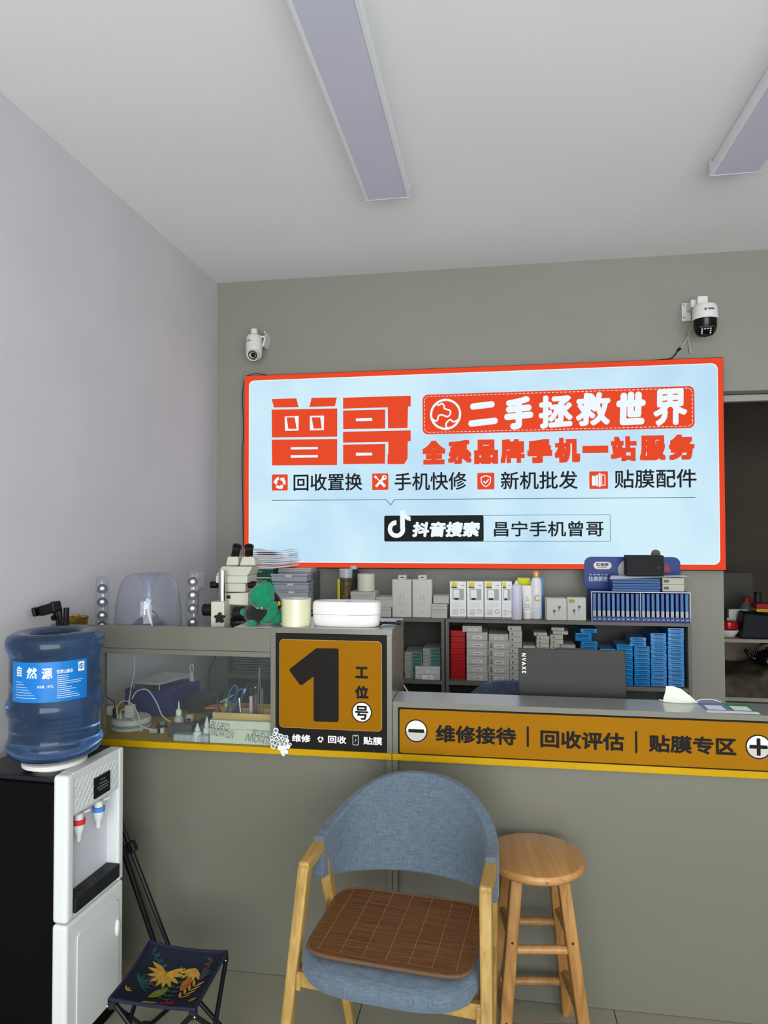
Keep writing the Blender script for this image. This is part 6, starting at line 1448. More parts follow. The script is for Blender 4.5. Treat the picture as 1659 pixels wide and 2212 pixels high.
cord([(xw - 0.004, 2.38, ZU + 0.062), (xw + 0.010, 2.39, ZU + 0.088), (xw + 0.045, 2.40, ZU + 0.092), (xw + 0.080, 2.40, ZU + 0.050), (xw + 0.105, 2.40, ZU + 0.000), (xw + 0.140, 2.395, ZD + 0.022)], 0.0020, 'usb_lead', M_white, 'thick white lead arching from the charger block toward the circuit board')
# blue station with a white plate
M_nb = mat('station_blue', (36, 40, 112), 0.45)
t = thing('preheating_station', 'blue metal box with a tilted white plate on top at the back of the bench', 'soldering station', (-1.33, 2.66, ZD))
fp = [(-1.44, 2.545), (-1.235, 2.530), (-1.215, 2.74), (-1.44, 2.77)]
MB().slab(fp, ZD + 0.0006, ZD + 0.098).build('housing', M_nb, t, bevel=0.002)
for (x, y) in ((-1.245, 2.545), (-1.232, 2.72), (-1.30, 2.545), (-1.42, 2.555)): MB().cyl((x, y, ZD + 0.098), (x, y, ZD + 0.101), 0.004).build('screw', M_black, t)
fp2 = [(-1.41, 2.555), (-1.295, 2.545), (-1.235, 2.73), (-1.375, 2.745)]
for (x, y) in fp2: MB().cyl((x * 0.97 - 0.04, y * 0.985 + 0.04, ZD + 0.098), (x * 0.97 - 0.04, y * 0.985 + 0.04, ZD + 0.1165), 0.004).build('spacer', M_steel, t)
MB().slab(fp2, ZD + 0.117, ZD + 0.126).build('hot_plate', mat('plate_grey', (176, 178, 172), 0.4), t, bevel=0.001)
# dark low box with brush
single(MB().bx(-1.205, -1.095, 2.60, 2.70, ZD + 0.0006, ZD + 0.062), 'dark_case', M_blk, 'dark grey case right of the blue station', 'case', bevel=0.003)
a = at(402, 1486, Y=2.66)
t = thing('steel_brush', 'pale tool with a ring handle standing behind the dark case', 'tool', (a.x, 2.715, ZD))
MB().bx(a.x - 0.010, a.x + 0.012, 2.712, 2.718, ZD + 0.0008, ZD + 0.085).build('blade', mat('tan_tool', (130, 104, 66), 0.5), t)
MB().hexa([(a.x - 0.010, 2.712, ZD + 0.0855), (a.x + 0.012, 2.712, ZD + 0.0855), (a.x + 0.012, 2.718, ZD + 0.0855), (a.x - 0.010, 2.718, ZD + 0.0855)], [(a.x - 0.006, 2.712, ZD + 0.135), (a.x + 0.004, 2.712, ZD + 0.135), (a.x + 0.004, 2.718, ZD + 0.135), (a.x - 0.006, 2.718, ZD + 0.135)]).build('shaft', mat('tool_white', (196, 200, 200), 0.4), t)
MB().tube([(a.x - 0.001 + 0.007 * math.cos(k * PI / 10), 2.715, ZD + 0.150 + 0.018 * math.sin(k * PI / 10)) for k in range(20)], 0.002, 8, closed=True).build('ring_handle', M_white, t)
# bottles
def dropper(px, Y, h, r, label, mt, spike):
    x = at(px, 1590, Y=Y).x; t = thing('dropper_bottle', label, 'bottle', (x, Y, ZD)); z = ZD + 0.0006
    MB().lathe([(r * 0.92, z), (r, z + 0.002), (r, z + h * 0.42), (r * 0.9, z + h * 0.50), (r * 0.42, z + h * 0.58)], (x, Y, 0), 24).build('body', mt, t, smooth=True)
    MB().lathe([(r * 0.62, z + h * 0.585), (r * 0.62, z + h * 0.72), (r * 0.50, z + h * 0.75)], (x, Y, 0), 20).build('cap', M_white, t, smooth=True)
    MB().lathe([(r * spike, z + h * 0.752), (0.0015, z + h)], (x, Y, 0), 16).build('nozzle', M_white, t, smooth=True)
    return t
M_ptl = mat('milky_plastic', (196, 198, 192), 0.3, trans=0.3)
dropper(386, 2.335, 0.112, 0.0165, 'translucent dropper bottle with a pointed nozzle standing on the dark heat sink', M_ptl, 0.22)
dropper(426.5, 2.262, 0.060, 0.0150, 'small white dropper bottle, left of the two beside the foam box', M_white, 0.42)
dropper(447, 2.285, 0.076, 0.0135, 'small white dropper bottle, right of the two beside the foam box', M_white, 0.5)
# heat sink block, organiser, grey tape, connector
x0, x1 = at(365, 1560, Y=2.29).x, at(415, 1560, Y=2.29).x
t = thing('heat_sink', 'dark grey finned metal block on the bench in front of the dropper bottle', 'heat sink', ((x0 + x1) / 2, 2.30, ZD))
MB().bx(x0, x1, 2.285, 2.315, ZD + 0.0006, ZD + 0.044).build('block', mat('heatsink_grey', (84, 84, 82), 0.4, 0.4), t, bevel=0.002)
for k in range(9): MB().bx(x0 + 0.002 + k * (x1 - x0 - 0.006) / 8, x0 + 0.004 + k * (x1 - x0 - 0.006) / 8, 2.283, 2.285, ZD + 0.014, ZD + 0.043).build('fin', mat('heatsink_fin', (104, 104, 100), 0.35, 0.5), t)
x0, x1 = at(374, 1600, Y=2.247).x, at(450, 1600, Y=2.247).x
t = thing('parts_organiser', 'clear divided parts box at the front of the bench', 'storage case', ((x0 + x1) / 2, 2.262, ZD))
MB().bx(x0, x1, 2.2475, 2.2800, ZD + 0.0006, ZD + 0.0205).build('tray', M_frost, t, bevel=0.002)
for k in range(5): MB().bx(x0 + 0.010 + k * 0.021, x0 + 0.0112 + k * 0.021, 2.2465, 2.2473, ZD + 0.002, ZD + 0.019).build('divider', M_white, t)
MB().bx(x0 + 0.001, x1 - 0.001, 2.2475, 2.2800, ZD + 0.0210, ZD + 0.0235).build('lid', M_frost, t)
a = at(420, 1582, Y=2.255)
x0 = at(430, 1575, Y=2.31).x
single(MB().bx(x0 + 0.002, x0 + 0.032, 2.305, 2.335, ZD + 0.0006, ZD + 0.036), 'grey_case', mat('mid_grey', (120, 120, 124), 0.5), 'small grey case left of the lettered foam box', 'case', bevel=0.003)
x0 = at(335, 1562, Y=2.33).x
t = thing('usb_connector', 'white plug with a clear sleeve lying left of the heat sink', 'plug', (x0, 2.33, ZD))
MB().bx(x0 - 0.020, x0 + 0.012, 2.322, 2.336, ZD + 0.0006, ZD + 0.014).build('sleeve', M_frost, t, bevel=0.002)
MB().bx(x0 + 0.013, x0 + 0.022, 2.322, 2.338, ZD + 0.0006, ZD + 0.016).build('clip', M_black, t, bevel=0.001)
MB().bx(x0 + 0.0225, x0 + 0.034, 2.323, 2.337, ZD + 0.0006, ZD + 0.018).build('plug_body', M_white, t, bevel=0.002)
# circuit boards and clutter
M_pcb = mat('circuit_board', (40, 52, 46), 0.5, noise=0.5, nscale=60)
for k, (x, y, rz, w, d, lab) in enumerate(((-1.185, 2.42, 0.3, 0.10, 0.05, 'dark circuit board behind the white plug'), (-1.115, 2.46, -0.2, 0.11, 0.06, 'dark circuit board with a white connector, under the arching cord'))):
    t = thing('circuit_board', lab, 'circuit board', (x, y, ZD + 0.0006), rz)
    MB().box((0, 0, 0.004), (w, d, 0.002)).build('board', M_pcb, t, local=True)
    R1 = random.Random(k)
    for j in range(12):
        h = R1.uniform(0.003, 0.012); MB().box((R1.uniform(-w, w) * 0.42, R1.uniform(-d, d) * 0.4, 0.0052 + h / 2), (R1.uniform(0.006, 0.016), R1.uniform(0.005, 0.012), h)).build('component', (M_blk, M_steel, mat('capacitor_orange', (190, 96, 60), 0.5), M_wbg)[j % 4], t, local=True)
    for sx in (-1, 1): MB().box((sx * w * 0.4, 0, 0.0015), (0.006, d * 0.6, 0.003)).build('foot', M_black, t, local=True)
t = thing('white_socket', 'small white connector block standing on the circuit board', 'connector', (-1.112, 2.425, ZD + 0.018))
MB().bx(-1.126, -1.102, 2.418, 2.436, ZD + 0.0185, ZD + 0.042).build('body', M_white, t, bevel=0.002)
MB().bx(-1.121, -1.107, 2.4165, 2.418, ZD + 0.022, ZD + 0.030).build('opening', M_ink, t)
# phone back plates and pliers
for k in range(3):
    x, y = (-1.02, -0.985, -1.00)[k], (2.47, 2.45, 2.50)[k]
    t = thing('phone_part', '%s dark phone housing in the pile left of the wooden box' % ('lowest', 'middle', 'topmost')[k], 'phone part', (x, y, ZD + 0.0008 + k * 0.0165), (0.2, -0.25, 0.15)[k])
    MB().box((0, 0, 0.0075), (0.15, 0.075, 0.014)).build('shell', mat('slate_shell', (62, 64, 78), 0.4), t, local=True, bevel=0.004)
    MB().box((0, 0, 0.0152), (0.135, 0.062, 0.0010)).build('screen', M_blk, t, local=True)
M_orp = mat('pliers_orange', (214, 106, 52), 0.5)
zp = ZD + 0.058
t = thing('pliers', 'orange handled pliers lying open on the dark phone housings', 'pliers', (-0.99, 2.46, zp))
MB().tube(smooth_path([Vector((-1.06, 2.44, zp + 0.006)), Vector((-1.035, 2.432, zp + 0.010)), Vector((-1.00, 2.44, zp + 0.008)), Vector((-0.975, 2.455, zp + 0.005))], 6), 0.0045).build('handle', M_orp, t, smooth=True)
MB().tube(smooth_path([Vector((-1.055, 2.462, zp + 0.006)), Vector((-1.03, 2.475, zp + 0.009)), Vector((-1.00, 2.472, zp + 0.007)), Vector((-0.975, 2.458, zp + 0.005))], 6), 0.0045).build('handle', M_orp, t, smooth=True)
MB().cyl((-0.972, 2.456, zp + 0.0005), (-0.972, 2.456, zp + 0.010), 0.007).build('joint', M_steel, t)
MB().hexa([(-0.972, 2.452, zp + 0.002), (-0.972, 2.461, zp + 0.002), (-0.935, 2.459, zp + 0.002), (-0.935, 2.456, zp + 0.002)], [(-0.972, 2.452, zp + 0.009), (-0.972, 2.461, zp + 0.009), (-0.935, 2.459, zp + 0.006), (-0.935, 2.456, zp + 0.006)]).build('jaw', M_steel, t)
t = thing('craft_knife', 'orange grip tool pointing right behind the blue scissors', 'tool', (-0.925, 2.50, zp - 0.01))
MB().cyl((-0.965, 2.50, zp - 0.002), (-0.90, 2.51, zp + 0.008), 0.006, 0.008).build('grip', M_orp, t, smooth=True)
MB().cyl((-0.99, 2.498, zp - 0.006), (-0.9655, 2.50, zp - 0.002), 0.002, 0.005).build('tip', M_steel, t, smooth=True)
single(MB().box((-1.015, 2.535, ZD + 0.078), (0.05, 0.03, 0.004), Matrix.Rotation(-0.5, 3, 'Y')).bx(-1.02, -1.012, 2.53, 2.54, ZD + 0.0008, ZD + 0.075), 'test_card', M_paper, 'tilted white card on a stand behind the pliers', 'card')
# foam box with lettering, wooden tool box on it
x0, x1 = at(452.5, 1600, Y=2.2465).x, -0.7425
zf1 = at(520, 1558, Y=2.2465).z
t = thing('foam_box', 'white foam box with slanted grey lettering at the right end of the bench', 'box', ((x0 + x1) / 2, 2.29, ZD))
MB().bx(x0, x1, 2.2465, 2.34, ZD + 0.0006, zf1).build('body', mat('foam_ivory', (206, 208, 190), 0.7), t, bevel=0.002)
MB().bx(x0 + 0.001, x1 - 0.001, 2.2458, 2.2464, zf1 - 0.0285, zf1 - 0.0272).build('seam', M_wbg, t)
Mh = mat('pencil_grey', (112, 112, 104), 0.7)
for s_, l, tp, r, bt in (('BLUEO', 454, 1559, 497, 1577), ('NNOVATION', 453, 1574, 507, 1594), ('BLUEO', 544, 1576, 582, 1592), ('INNOVATI', 529, 1587, 583, 1606)):
    q = MB(); A_, B_ = at(l, tp, Y=2.2455), at(r, bt, Y=2.2455); put_text(q, s_, A_.x, B_.x, B_.z, A_.z, 2.2455, 0.0, 0.25, rot=-0.12); q.build('lettering', Mh, t)
wx0 = at(459, 1550, Y=2.262).x; zw = at(520, 1541, Y=2.262).z
t = thing('wooden_tool_box', 'pale wooden tray holding tools on the lettered foam box', 'tool box', ((wx0 + x1) / 2, 2.30, zf1))
M_pw = wood('pale_board', (206, 172, 110), (180, 146, 86), 0.8, 'X', 0.5)
MB().bx(wx0, x1 - 0.001, 2.262, 2.266, zf1 + 0.0006, zw).build('front', M_pw, t, bevel=0.0006)
MB().bx(wx0, x1 - 0.001, 2.330, 2.334, zf1 + 0.0006, zw).build('back', M_pw, t, bevel=0.0006)
for xa in (wx0, x1 - 0.005): MB().bx(xa, xa + 0.004, 2.266, 2.330, zf1 + 0.0006, zw).build('side', M_pw, t)
MB().bx(wx0 + 0.004, x1 - 0.005, 2.266, 2.330, zf1 + 0.0006, zf1 + 0.004).build('bottom', M_pw, t)
zb = zf1 + 0.0048
def up(px, py, Y=2.30): return at(px, py, Y=Y)
# scissors, handles up
t = thing('scissors', 'blue handled scissors standing in the wooden tool tray', 'scissors', (up(500, 1535).x, 2.30, zb))
M_sb = mat('scissor_blue', (24, 84, 132), 0.4)
for cx_, cy_, w_, h_, a_ in ((504, 1498, 0.0125, 0.030, 0.35), (516, 1503, 0.0115, 0.026, 0.45)):
    c_ = up(cx_, cy_)
    pts = []
    for k in range(24):
        th = 2 * PI * k / 24; x, z = w_ * math.cos(th), h_ * math.sin(th); pts.append((c_.x + x * math.cos(-a_) - z * math.sin(-a_), 2.296 + (0.006 if cx_ > 510 else 0), c_.z + x * math.sin(-a_) + z * math.cos(-a_)))
    MB().tube(pts, 0.0032, 8, closed=True).build('handle_loop', M_sb, t, smooth=True)
a, b = up(489, 1527), up(499, 1514)
MB().tube([(a.x, 2.296, zb), (b.x - 0.002, 2.296, b.z)], 0.0055).build('handle_shank', M_sb, t, smooth=True)
a, b = up(500, 1530), up(511, 1517)
MB().tube([(a.x, 2.302, zb), (b.x, 2.302, b.z)], 0.005).build('handle_shank', M_sb, t, smooth=True)
p = up(488, 1524, 2.288); MB().cyl((p.x, 2.2885, p.z), (p.x, 2.2905, p.z), 0.0045).build('yellow_dot', mat('dot_yellow', (206, 186, 60), 0.5), t)
t = thing('blue_tweezers', 'dark blue curved tool leaning at the left of the wooden tool tray', 'tool', (up(472, 1535).x, 2.30, zb))
MB().tube(smooth_path([up(471, 1506), up(469, 1518), up(472, 1530), up(476, 1540)], 5), 0.0032).build('arm', mat('deep_blue', (28, 40, 110), 0.4), t, smooth=True)
t = thing('air_pump_pen', 'dark tool with a silver head and a fine needle between the scissors and the jars', 'tool', (up(516, 1538).x, 2.30, zb))
a, b, c_ = up(508, 1535, 2.31), up(527, 1497, 2.31), up(530, 1488, 2.31)
MB().cyl((a.x, 2.31, zb), b, 0.004, 0.005).build('barrel', mat('tool_blue', (30, 60, 96), 0.4), t, smooth=True)
MB().cyl(b, c_, 0.0062, 0.0045).build('head', M_steel, t, smooth=True); d_ = (c_ - b).normalized()
MB().cyl(c_, up(537, 1476, 2.31), 0.0007, seg=6).build('needle', M_steel, t)
t = thing('metal_socket', 'shiny steel socket holder standing at the front of the wooden tool tray', 'tool', (up(519, 1530, 2.28).x, 2.28, zb))
a, b = up(517, 1510, 2.28), up(521, 1538, 2.28)
MB().cyl((b.x, 2.28, zb), (a.x + 0.001, 2.28, a.z - 0.010), 0.0048, 0.0048).build('shaft', M_steel, t, smooth=True)
MB().cyl((a.x + 0.001, 2.28, a.z - 0.0095), (a.x - 0.0005, 2.28, a.z + 0.004), 0.0066).build('collar', M_steel, t, smooth=True)
for px, ytop, r_, lab, m1, m2 in ((541, 1487, 0.0060, 'pale handled screwdriver with a dark end in the wooden tool tray', M_frost, M_blk), (551, 1483, 0.0068, 'screwdriver with a round silver cap in the wooden tool tray', mat('maroon_clear', (96, 60, 66), 0.3), M_chrome)):
    t = thing('precision_screwdriver', lab, 'screwdriver', (up(px, 1535).x, 2.305, zb)); x = up(px, 1535).x; z1 = up(px, ytop, 2.305).z
    MB().cyl((x, 2.305, zb), (x, 2.305, z1 - 0.026), r_).build('handle', m1, t, smooth=True)
    MB().cyl((x, 2.305, z1 - 0.0255), (x, 2.305, z1 - 0.004), r_ * 0.7).build('neck', M_blk, t, smooth=True)
    MB().cyl((x, 2.305, z1 - 0.0038), (x, 2.305, z1), r_ * 1.1).build('cap', m2, t, smooth=True)
for k, (px, ytop, lab) in enumerate(((560, 1442, 'tall thin clear tweezers, left arm pair in the wooden tool tray'), (566, 1488, 'short steel tweezers near the right post of the hutch'))):
    t = thing('tweezers', lab, 'tweezers', (up(px, 1535).x, 2.30, zb)); z1 = up(px, ytop).z; x = up(px, 1535).x
    for sg_ in (-1, 1): MB().beam((x + sg_ * 0.006, 2.30, zb), (x + sg_ * 0.0012 + 0.001, 2.30, z1), (0.0012, 0.005), None, (0, 1, 0)).build('arm', M_steel, t)
# black cable hanging behind
single(MB().tube(smooth_path([at(472, 1395, Y=2.74), at(463, 1424, Y=2.74), at(452, 1448, Y=2.74), at(450, 1470, Y=2.74), at(452, 1500, Y=2.74), at(453, 1528, Y=2.74)], 6), 0.0026), 'black_cable', M_black, 'black cable hanging down behind the bench seen through the glass', 'cable')

# ================================================================ reception desk
lx0, lx1 = at(1119.5, 1399, Y=2.47).x, at(1350, 1405, Y=2.47).x; lz1 = at(1230, 1402, Y=2.47).z
t = thing('laptop', 'open dark grey laptop seen from behind on the reception desk', 'laptop', ((lx0 + lx1) / 2, 2.52, ZD))
M_lt = mat('laptop_grey', (38, 38, 34), 0.5, 0.0)
MB().hexa([(lx0, 2.440, ZD + 0.021), (lx1, 2.440, ZD + 0.021), (lx1, 2.448, ZD + 0.021), (lx0, 2.448, ZD + 0.021)], [(lx0, 2.466, lz1), (lx1, 2.466, lz1), (lx1, 2.473, lz1), (lx0, 2.473, lz1)]).build('screen_lid', M_lt, t, bevel=0.002)
MB().bx(lx0 + 0.125, lx1 - 0.125, 2.4665, 2.4725, lz1 - 0.001, lz1 + 0.0035).build('camera_lip', M_lt, t, bevel=0.001)
MB().bx(lx0, lx1, 2.446, 2.69, ZD + 0.0008, ZD + 0.018).build('keyboard_base', M_lt, t, bevel=0.003)
MB().cyl((lx0 + 0.06, 2.446, ZD + 0.020), (lx1 - 0.06, 2.446, ZD + 0.020), 0.005).build('hinge', M_blk, t, smooth=True)
mxm = mat('mirror_print', (225, 225, 220), 0.15, 0.9)
def lidp(z): return 2.440 + (z - ZD - 0.021) / (lz1 - ZD - 0.021) * 0.026 - 0.0008
q = MB(); zc0 = at(1131, 1434, Y=2.46).z
def rotfn(X, Z):      # the word runs down the lid
    x_, z_ = at(1131, 1412, Y=2.46).x, at(1131, 1412, Y=2.46).z
    return (x_ + Z, lidp(z_ - X), z_ - X)
put_text(q, 'N V A X E', 0, 0.066, -0.006, 0.0075, 0, 0.00015, fn=rotfn); q.build('lid_lettering', mxm, t)
# face mask
mk = [at(1431, 1513, Y=2.36), at(1437, 1481, Y=2.36), at(1462, 1487, Y=2.36), at(1489, 1500, Y=2.36), at(1506, 1516, Y=2.355)]
ZL = 0.9217
t = thing('face_mask', 'folded white face mask standing on the grey ledge', 'face mask', (at(1465, 1515, Y=2.35).x, 2.345, ZL))
ax0, ax1 = mk[0].x, mk[-1].x
def mask_fn(u, v):
    x = ax0 + (ax1 - ax0) * u; top = [mk[1].z, mk[1].z, mk[2].z, mk[3].z, ZL + 0.003]; s_ = u * 4; i = min(3, int(s_)); zt_ = top[i] + (top[i + 1] - top[i]) * (s_ - i)
    return (x + 0.010 * (1 - u) * v * (1 if u < 0.2 else 0.6), 2.352 - 0.012 * math.sin(PI * u) * (1 - v) + 0.003 * math.sin(7 * v + 3 * u), ZL + 0.001 + (zt_ - ZL - 0.001) * v)
MB().sheet(mask_fn, 20, 8, thick=0.0012).build('mask_cloth', mat('mask_white', (216, 220, 204), 0.85, bump=0.3, bscale=40), t, smooth=True)
MB().tube(smooth_path([Vector((ax1 - 0.006, 2.352, ZL + 0.006)), Vector((ax1 + 0.015, 2.358, ZL + 0.011)), Vector((ax1 + 0.050, 2.366, ZL + 0.010)), Vector((ax1 + 0.075, 2.368, ZL + 0.0025))], 6), 0.0014).build('ear_loop', M_white, t, smooth=True)
MB().tube(smooth_path([Vector((ax0, 2.354, ZL + 0.004)), Vector((ax0 - 0.010, 2.358, ZL + 0.006)), Vector((ax0 - 0.006, 2.362, ZL + 0.002))], 5), 0.0014).build('ear_loop', M_white, t, smooth=True)
# payment cards (the codes themselves are left out)
A1, A2, A3, A4 = at(1507, 1518.5, Z=ZL), at(1568, 1521, Z=ZL), at(1590, 1539, Z=ZL), at(1523, 1535, Z=ZL)
B2, B3 = at(1620, 1523.5, Z=ZL), at(1646, 1542, Z=ZL)
t = thing('payment_card', 'blue and green payment sticker lying flat on the grey ledge', 'sticker', ((A1.x + B3.x) / 2, 2.30, ZL))
y0, y1 = 2.243, 2.362; xa, xb, xc_ = A4.x + 0.002, (A3.x + A2.x) / 2 + 0.0, B3.x - 0.006
MB().bx(xa, xc_, y0, y1, ZL + 0.0003, ZL + 0.0009).build('white_card', M_paper, t)
xm_ = (xa + xc_) / 2
MB().bx(xa, xm_ - 0.0005, y0 + 0.022, y1, ZL + 0.001, ZL + 0.0013).build('blue_field', mat('card_blue', (84, 106, 178), 0.4), t)
MB().bx(xm_ + 0.0005, xc_, y0 + 0.022, y1, ZL + 0.001, ZL + 0.0013).build('green_field', mat('card_green', (36, 136, 76), 0.4), t)
for xx in ((xa + xm_) / 2, (xm_ + xc_) / 2): MB().bx(xx - 0.026, xx + 0.026, y0 + 0.030, y0 + 0.082, ZL + 0.0014, ZL + 0.0016).build('white_square', M_paper, t)

# chair behind the desk: only its back shows
c_ = at(1100, 1468, Y=2.80)
t = thing('office_chair', 'second blue-grey fabric chair behind the reception desk, left of the laptop', 'chair', (c_.x, 2.95, 0))
def bk_fn(u, v):
    a = 2 * u - 1; ang = a * PI / 2; x = 0.245 * math.sin(ang); y = -0.18 * math.cos(ang)
    zt_ = 0.655 + (c_.z - 0.655) * (0.5 + 0.5 * math.cos(PI * abs(a) ** 1.25)); zb_2 = 0.50 + 0.045 * abs(a) ** 3
    return (c_.x + x, 2.96 + y, zb_2 + (zt_ - zb_2) * v)
MB().sheet(bk_fn, 36, 8, thick=0.026).build('backrest', fabric('dark_blue_linen', (84, 98, 122), (52, 62, 84)), t, smooth=True, bevel=0.005)
for sx in (-1, 1):
    for y0_ in (2.90, 3.24): MB().beam((c_.x + sx * 0.24, y0_ , 0), (c_.x + sx * 0.235, 3.02 if y0_ < 3 else 3.12, 0.63), (0.026, 0.026), (0.032, 0.030), (1, 0, 0)).build('leg', M_oak, t, bevel=0.004)
    MB().beam((c_.x + sx * 0.236, 2.99, 0.642), (c_.x + sx * 0.236, 3.15, 0.630), (0.030, 0.028), None, (1, 0, 0)).build('armrest', M_oakx, t, bevel=0.004)
MB().slab([(c_.x + x, 3.12 + y) for x, y in sup(0.218, 0.17, 3.4, 40)], 0.40, 0.455).build('seat', MATS['dark_blue_linen'], t, bevel=0.012, seg=3)

# ================================================================ the dim back room
YR = 4.85
def rz_(px, py, Y=YR): return at(px, py, Y=Y)
s1, s2 = rz_(1565, 1380).z, rz_(1565, 1449, YR).z
t = thing('back_room_shelf', 'pale two level shelf in the dim back room', 'shelf', (1.9, 5.3, 0))
M_sh = mat('shelf_pale', (150, 146, 134), 0.6)
xa, xb = 1.35, 2.95
MB().bx(xa, xb, YR, 5.4, s1 - 0.022, s1).build('shelf_board', M_sh, t, bevel=0.001)
MB().bx(xa, xb, YR, 5.4, 0.35, 0.375).build('shelf_board', M_sh, t, bevel=0.001)
for x in (xa, xb - 0.02): MB().bx(x, x + 0.02, YR + 0.002, 5.4, 0.002, s1 - 0.022).build('side_board', M_sh, t)
MB().bx(xa + 0.02, xb - 0.02, 5.38, 5.398, 0.375, s1 - 0.022).build('back_board', mat('shelf_back', (126, 108, 94), 0.7), t)
pz = rz_(1595, 1237, 5.42); pzr = rz_(1625, 1240, 5.42)
single(MB().bx(1.36, pzr.x, 5.41, 5.425, s1 - 0.0, pz.z), 'splash_panel', mat('panel_dark', (66, 66, 58), 0.4), 'dark rectangular panel standing behind the back room shelf', 'panel', bevel=0.002)
a, b = rz_(1566, 1372), rz_(1594, 1372)
bxc = at(1575, 1370, Y=YR + 0.09).x
t = thing('white_bowl', 'white bowl under the red pot lid on the back room shelf', 'bowl', (bxc, YR + 0.11, s1))
MB().lathe([(0.035, s1 + 0.0005), (0.045, s1 + 0.01), (0.063, s1 + 0.035), (0.066, s1 + 0.048), (0.060, s1 + 0.048), (0.040, s1 + 0.02)], (bxc, YR + 0.11, 0), 32).build('bowl', M_white, t, smooth=True)
t = thing('red_pot', 'red enamel pot stacked in a white bowl on the back room shelf', 'pot', (bxc, YR + 0.11, s1 + 0.067))
zr = s1 + 0.049
MB().lathe([(0.050, zr), (0.062, zr + 0.008), (0.064, zr + 0.040), (0.062, zr + 0.052), (0.04, zr + 0.059), (0.004, zr + 0.061)], (bxc, YR + 0.11, 0), 32).build('pot', mat('enamel_red', (168, 16, 22), 0.15), t, smooth=True)
MB().lathe([(0.007, zr + 0.0615), (0.010, zr + 0.070), (0.006, zr + 0.074)], (bxc, YR + 0.11, 0), 16).build('knob', M_white, t, smooth=True)
x = at(1592, 1350, Y=YR + 0.26).x
single(MB().bx(x - 0.07, x + 0.05, YR + 0.20, YR + 0.24, s1 + 0.0006, rz_(1590, 1315, YR + 0.24).z), 'white_packet', M_card, 'white printed packet behind the red pot in the back room', 'packet', bevel=0.002)
x = at(1614, 1330, Y=YR + 0.30).x; zt = rz_(1612, 1292, YR + 0.30).z
t = thing('oil_jug', 'clear jug with a red cap behind the dark bag in the back room', 'bottle', (x, YR + 0.30, s1))
MB().lathe([(0.044, s1 + 0.0006), (0.046, s1 + 0.01), (0.046, zt - 0.07), (0.03, zt - 0.03), (0.022, zt - 0.022)], (x, YR + 0.30, 0), 24).build('jug', sheer('jug_clear', (150, 150, 140), 0.5, 0.1), t, smooth=True)
MB().lathe([(0.026, zt - 0.022), (0.026, zt), (0.02, zt + 0.003)], (x, YR + 0.30, 0), 20).build('cap', M_redb, t, smooth=True)
x = at(1637, 1320, Y=YR + 0.25).x; zt = rz_(1637, 1279, YR + 0.25).z
t = thing('black_bottle', 'black seasoning bottle at the right edge of the back room shelf', 'bottle', (x, YR + 0.25, s1))
MB().lathe([(0.024, s1 + 0.0006), (0.026, s1 + 0.01), (0.026, zt - 0.05), (0.02, zt - 0.03), (0.018, zt - 0.02)], (x, YR + 0.25, 0), 24).build('body', M_blk, t, smooth=True)
MB().lathe([(0.022, zt - 0.02), (0.022, zt)], (x, YR + 0.25, 0), 20).build('cap', M_black, t, smooth=True)
x = at(1648, 1318, Y=YR + 0.12).x; z0 = rz_(1648, 1326, YR + 0.12).z
bagx0, bagx1 = at(1600, 1370, Y=YR + 0.02).x, at(1690, 1370, Y=YR + 0.02).x
zb1 = rz_(1600, 1322, YR + 0.05).z
q = MB(); 
q.hexa([(bagx0, YR + 0.015, s1 + 0.0006), (bagx1, YR + 0.015, s1 + 0.0006), (bagx1, YR + 0.20, s1 + 0.0006), (bagx0 + 0.01, YR + 0.20, s1 + 0.0006)], [(bagx0 + 0.035, YR + 0.05, zb1), (bagx1 - 0.02, YR + 0.05, zb1 - 0.02), (bagx1 - 0.02, YR + 0.17, zb1 - 0.02), (bagx0 + 0.035, YR + 0.17, zb1)])
single(q, 'dark_bag', mat('bag_navy', (8, 8, 22), 0.5, bump=0.6, bscale=14), 'dark navy bag on the back room shelf beside the red pot', 'bag', bevel=0.012)
t = thing('noodle_pack', 'red and yellow food pack lying on the dark navy bag', 'packet', (x, YR + 0.11, zb1))
zq = zb1 - 0.0
MB().bx(x - 0.06, x + 0.10, YR + 0.06, YR + 0.16, zb1 + 0.001, zb1 + 0.022).build('yellow_part', mat('pack_yellow', (200, 150, 30), 0.4), t, bevel=0.003)
MB().bx(x - 0.06, x + 0.10, YR + 0.06, YR + 0.16, zb1 + 0.0225, zb1 + 0.055).build('red_part', mat('pack_red', (150, 20, 24), 0.3), t, bevel=0.004)
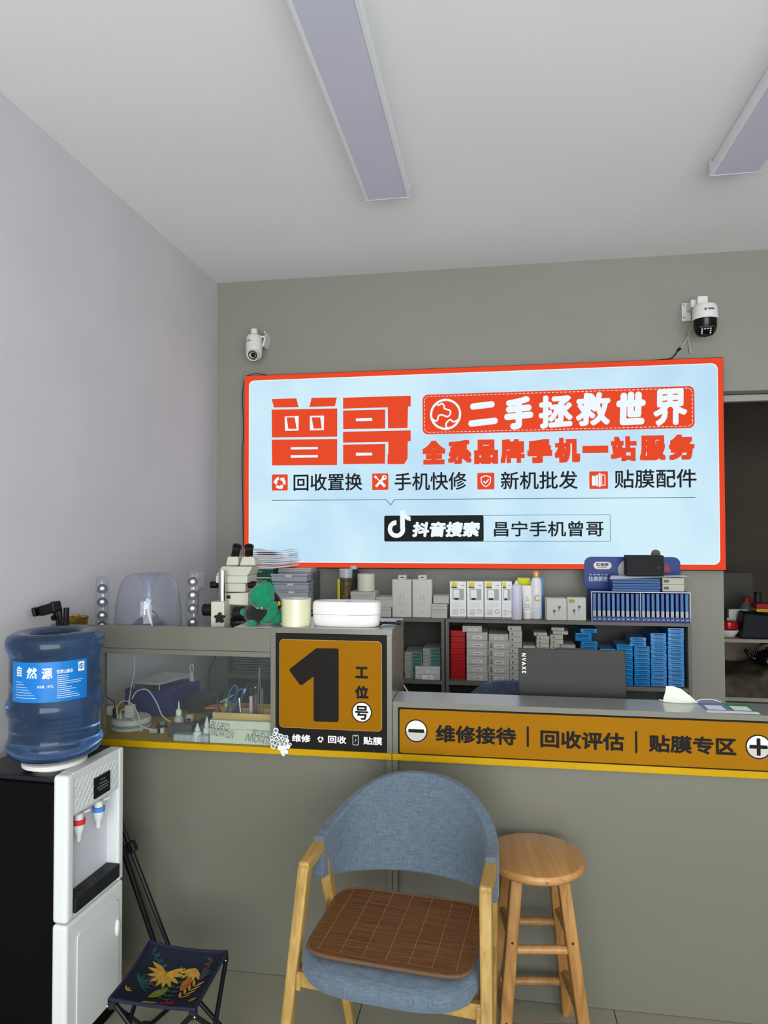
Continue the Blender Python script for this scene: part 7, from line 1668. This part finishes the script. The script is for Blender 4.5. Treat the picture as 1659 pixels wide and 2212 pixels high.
# kettle on a rumpled sack
kz0 = rz_(1650, 1448, YR + 0.15).z; kc = at(1652, 1430, Y=YR + 0.18)
sk = MB().sheet(lambda u, v: (1.42 + 1.2 * u, YR + 0.02 + 0.48 * v, 0.398 + (max(0.02, kz0 - 0.385)) * (0.55 + 0.45 * min(1, u * 3.2)) * min(1, 8 * v + 0.02) + 0.010 * math.sin(17 * u + 5 * v) + 0.008 * math.sin(31 * u - 9 * v)), 40, 10)
be = [e for e in sk.bm.edges if e.is_boundary]; ex = bmesh.ops.extrude_edge_only(sk.bm, edges=be)
for v in [g for g in ex['geom'] if isinstance(g, bmesh.types.BMVert)]: v.co.z = 0.3765
bmesh.ops.holes_fill(sk.bm, edges=[e for e in sk.bm.edges if e.is_boundary], sides=0)
single(MB().box((0, 0, 0), (0.001, 0.001, 0.001)) if False else sk, 'rumpled_sack', mat('sack_brown', (86, 78, 62), 0.8, noise=0.5, nscale=12, bump=0.8, bscale=20), 'rumpled brown sack on the lower level of the back room shelf', 'sack', smooth=True)
kb = kz0 + 0.034; r_ = 0.080
t = thing('kettle', 'black kettle with an arched handle on the rumpled sack in the back room', 'kettle', (kc.x + 0.03, YR + 0.22, kb))
kx, ky = kc.x + 0.03, YR + 0.22
M_kt = mat('kettle_black', (14, 15, 17), 0.12)
MB().lathe([(r_ * 0.86, kb), (r_, kb + 0.0144), (r_ * 0.96, kb + 0.0504), (r_ * 0.70, kb + 0.0756), (r_ * 0.5, kb + 0.0806)], (kx, ky, 0), 36).build('body', M_kt, t, smooth=True)
MB().lathe([(r_ * 0.5, kb + 0.0810), (r_ * 0.40, kb + 0.0900), (0.010, kb + 0.0936), (0.010, kb + 0.1008), (0.014, kb + 0.1051), (0.004, kb + 0.1094)], (kx, ky, 0), 24).build('lid', M_kt, t, smooth=True)
MB().tube(smooth_path([Vector((kx - r_ * 0.85, ky, kb + 0.0252)), Vector((kx - r_ * 1.35, ky, kb + 0.0468)), Vector((kx - r_ * 1.75, ky, kb + 0.0900))], 6), [0.018] * 4 + [0.014] * 4 + [0.011] * 5, 12).build('spout', M_kt, t, smooth=True)
MB().tube([(kx + r_ * 0.85 * math.cos(a_ * PI / 16), ky, kb + 0.0684 + 0.070 * math.sin(a_ * PI / 16)) for a_ in range(17)], 0.008, 10).build('handle', M_kt, t, smooth=True)
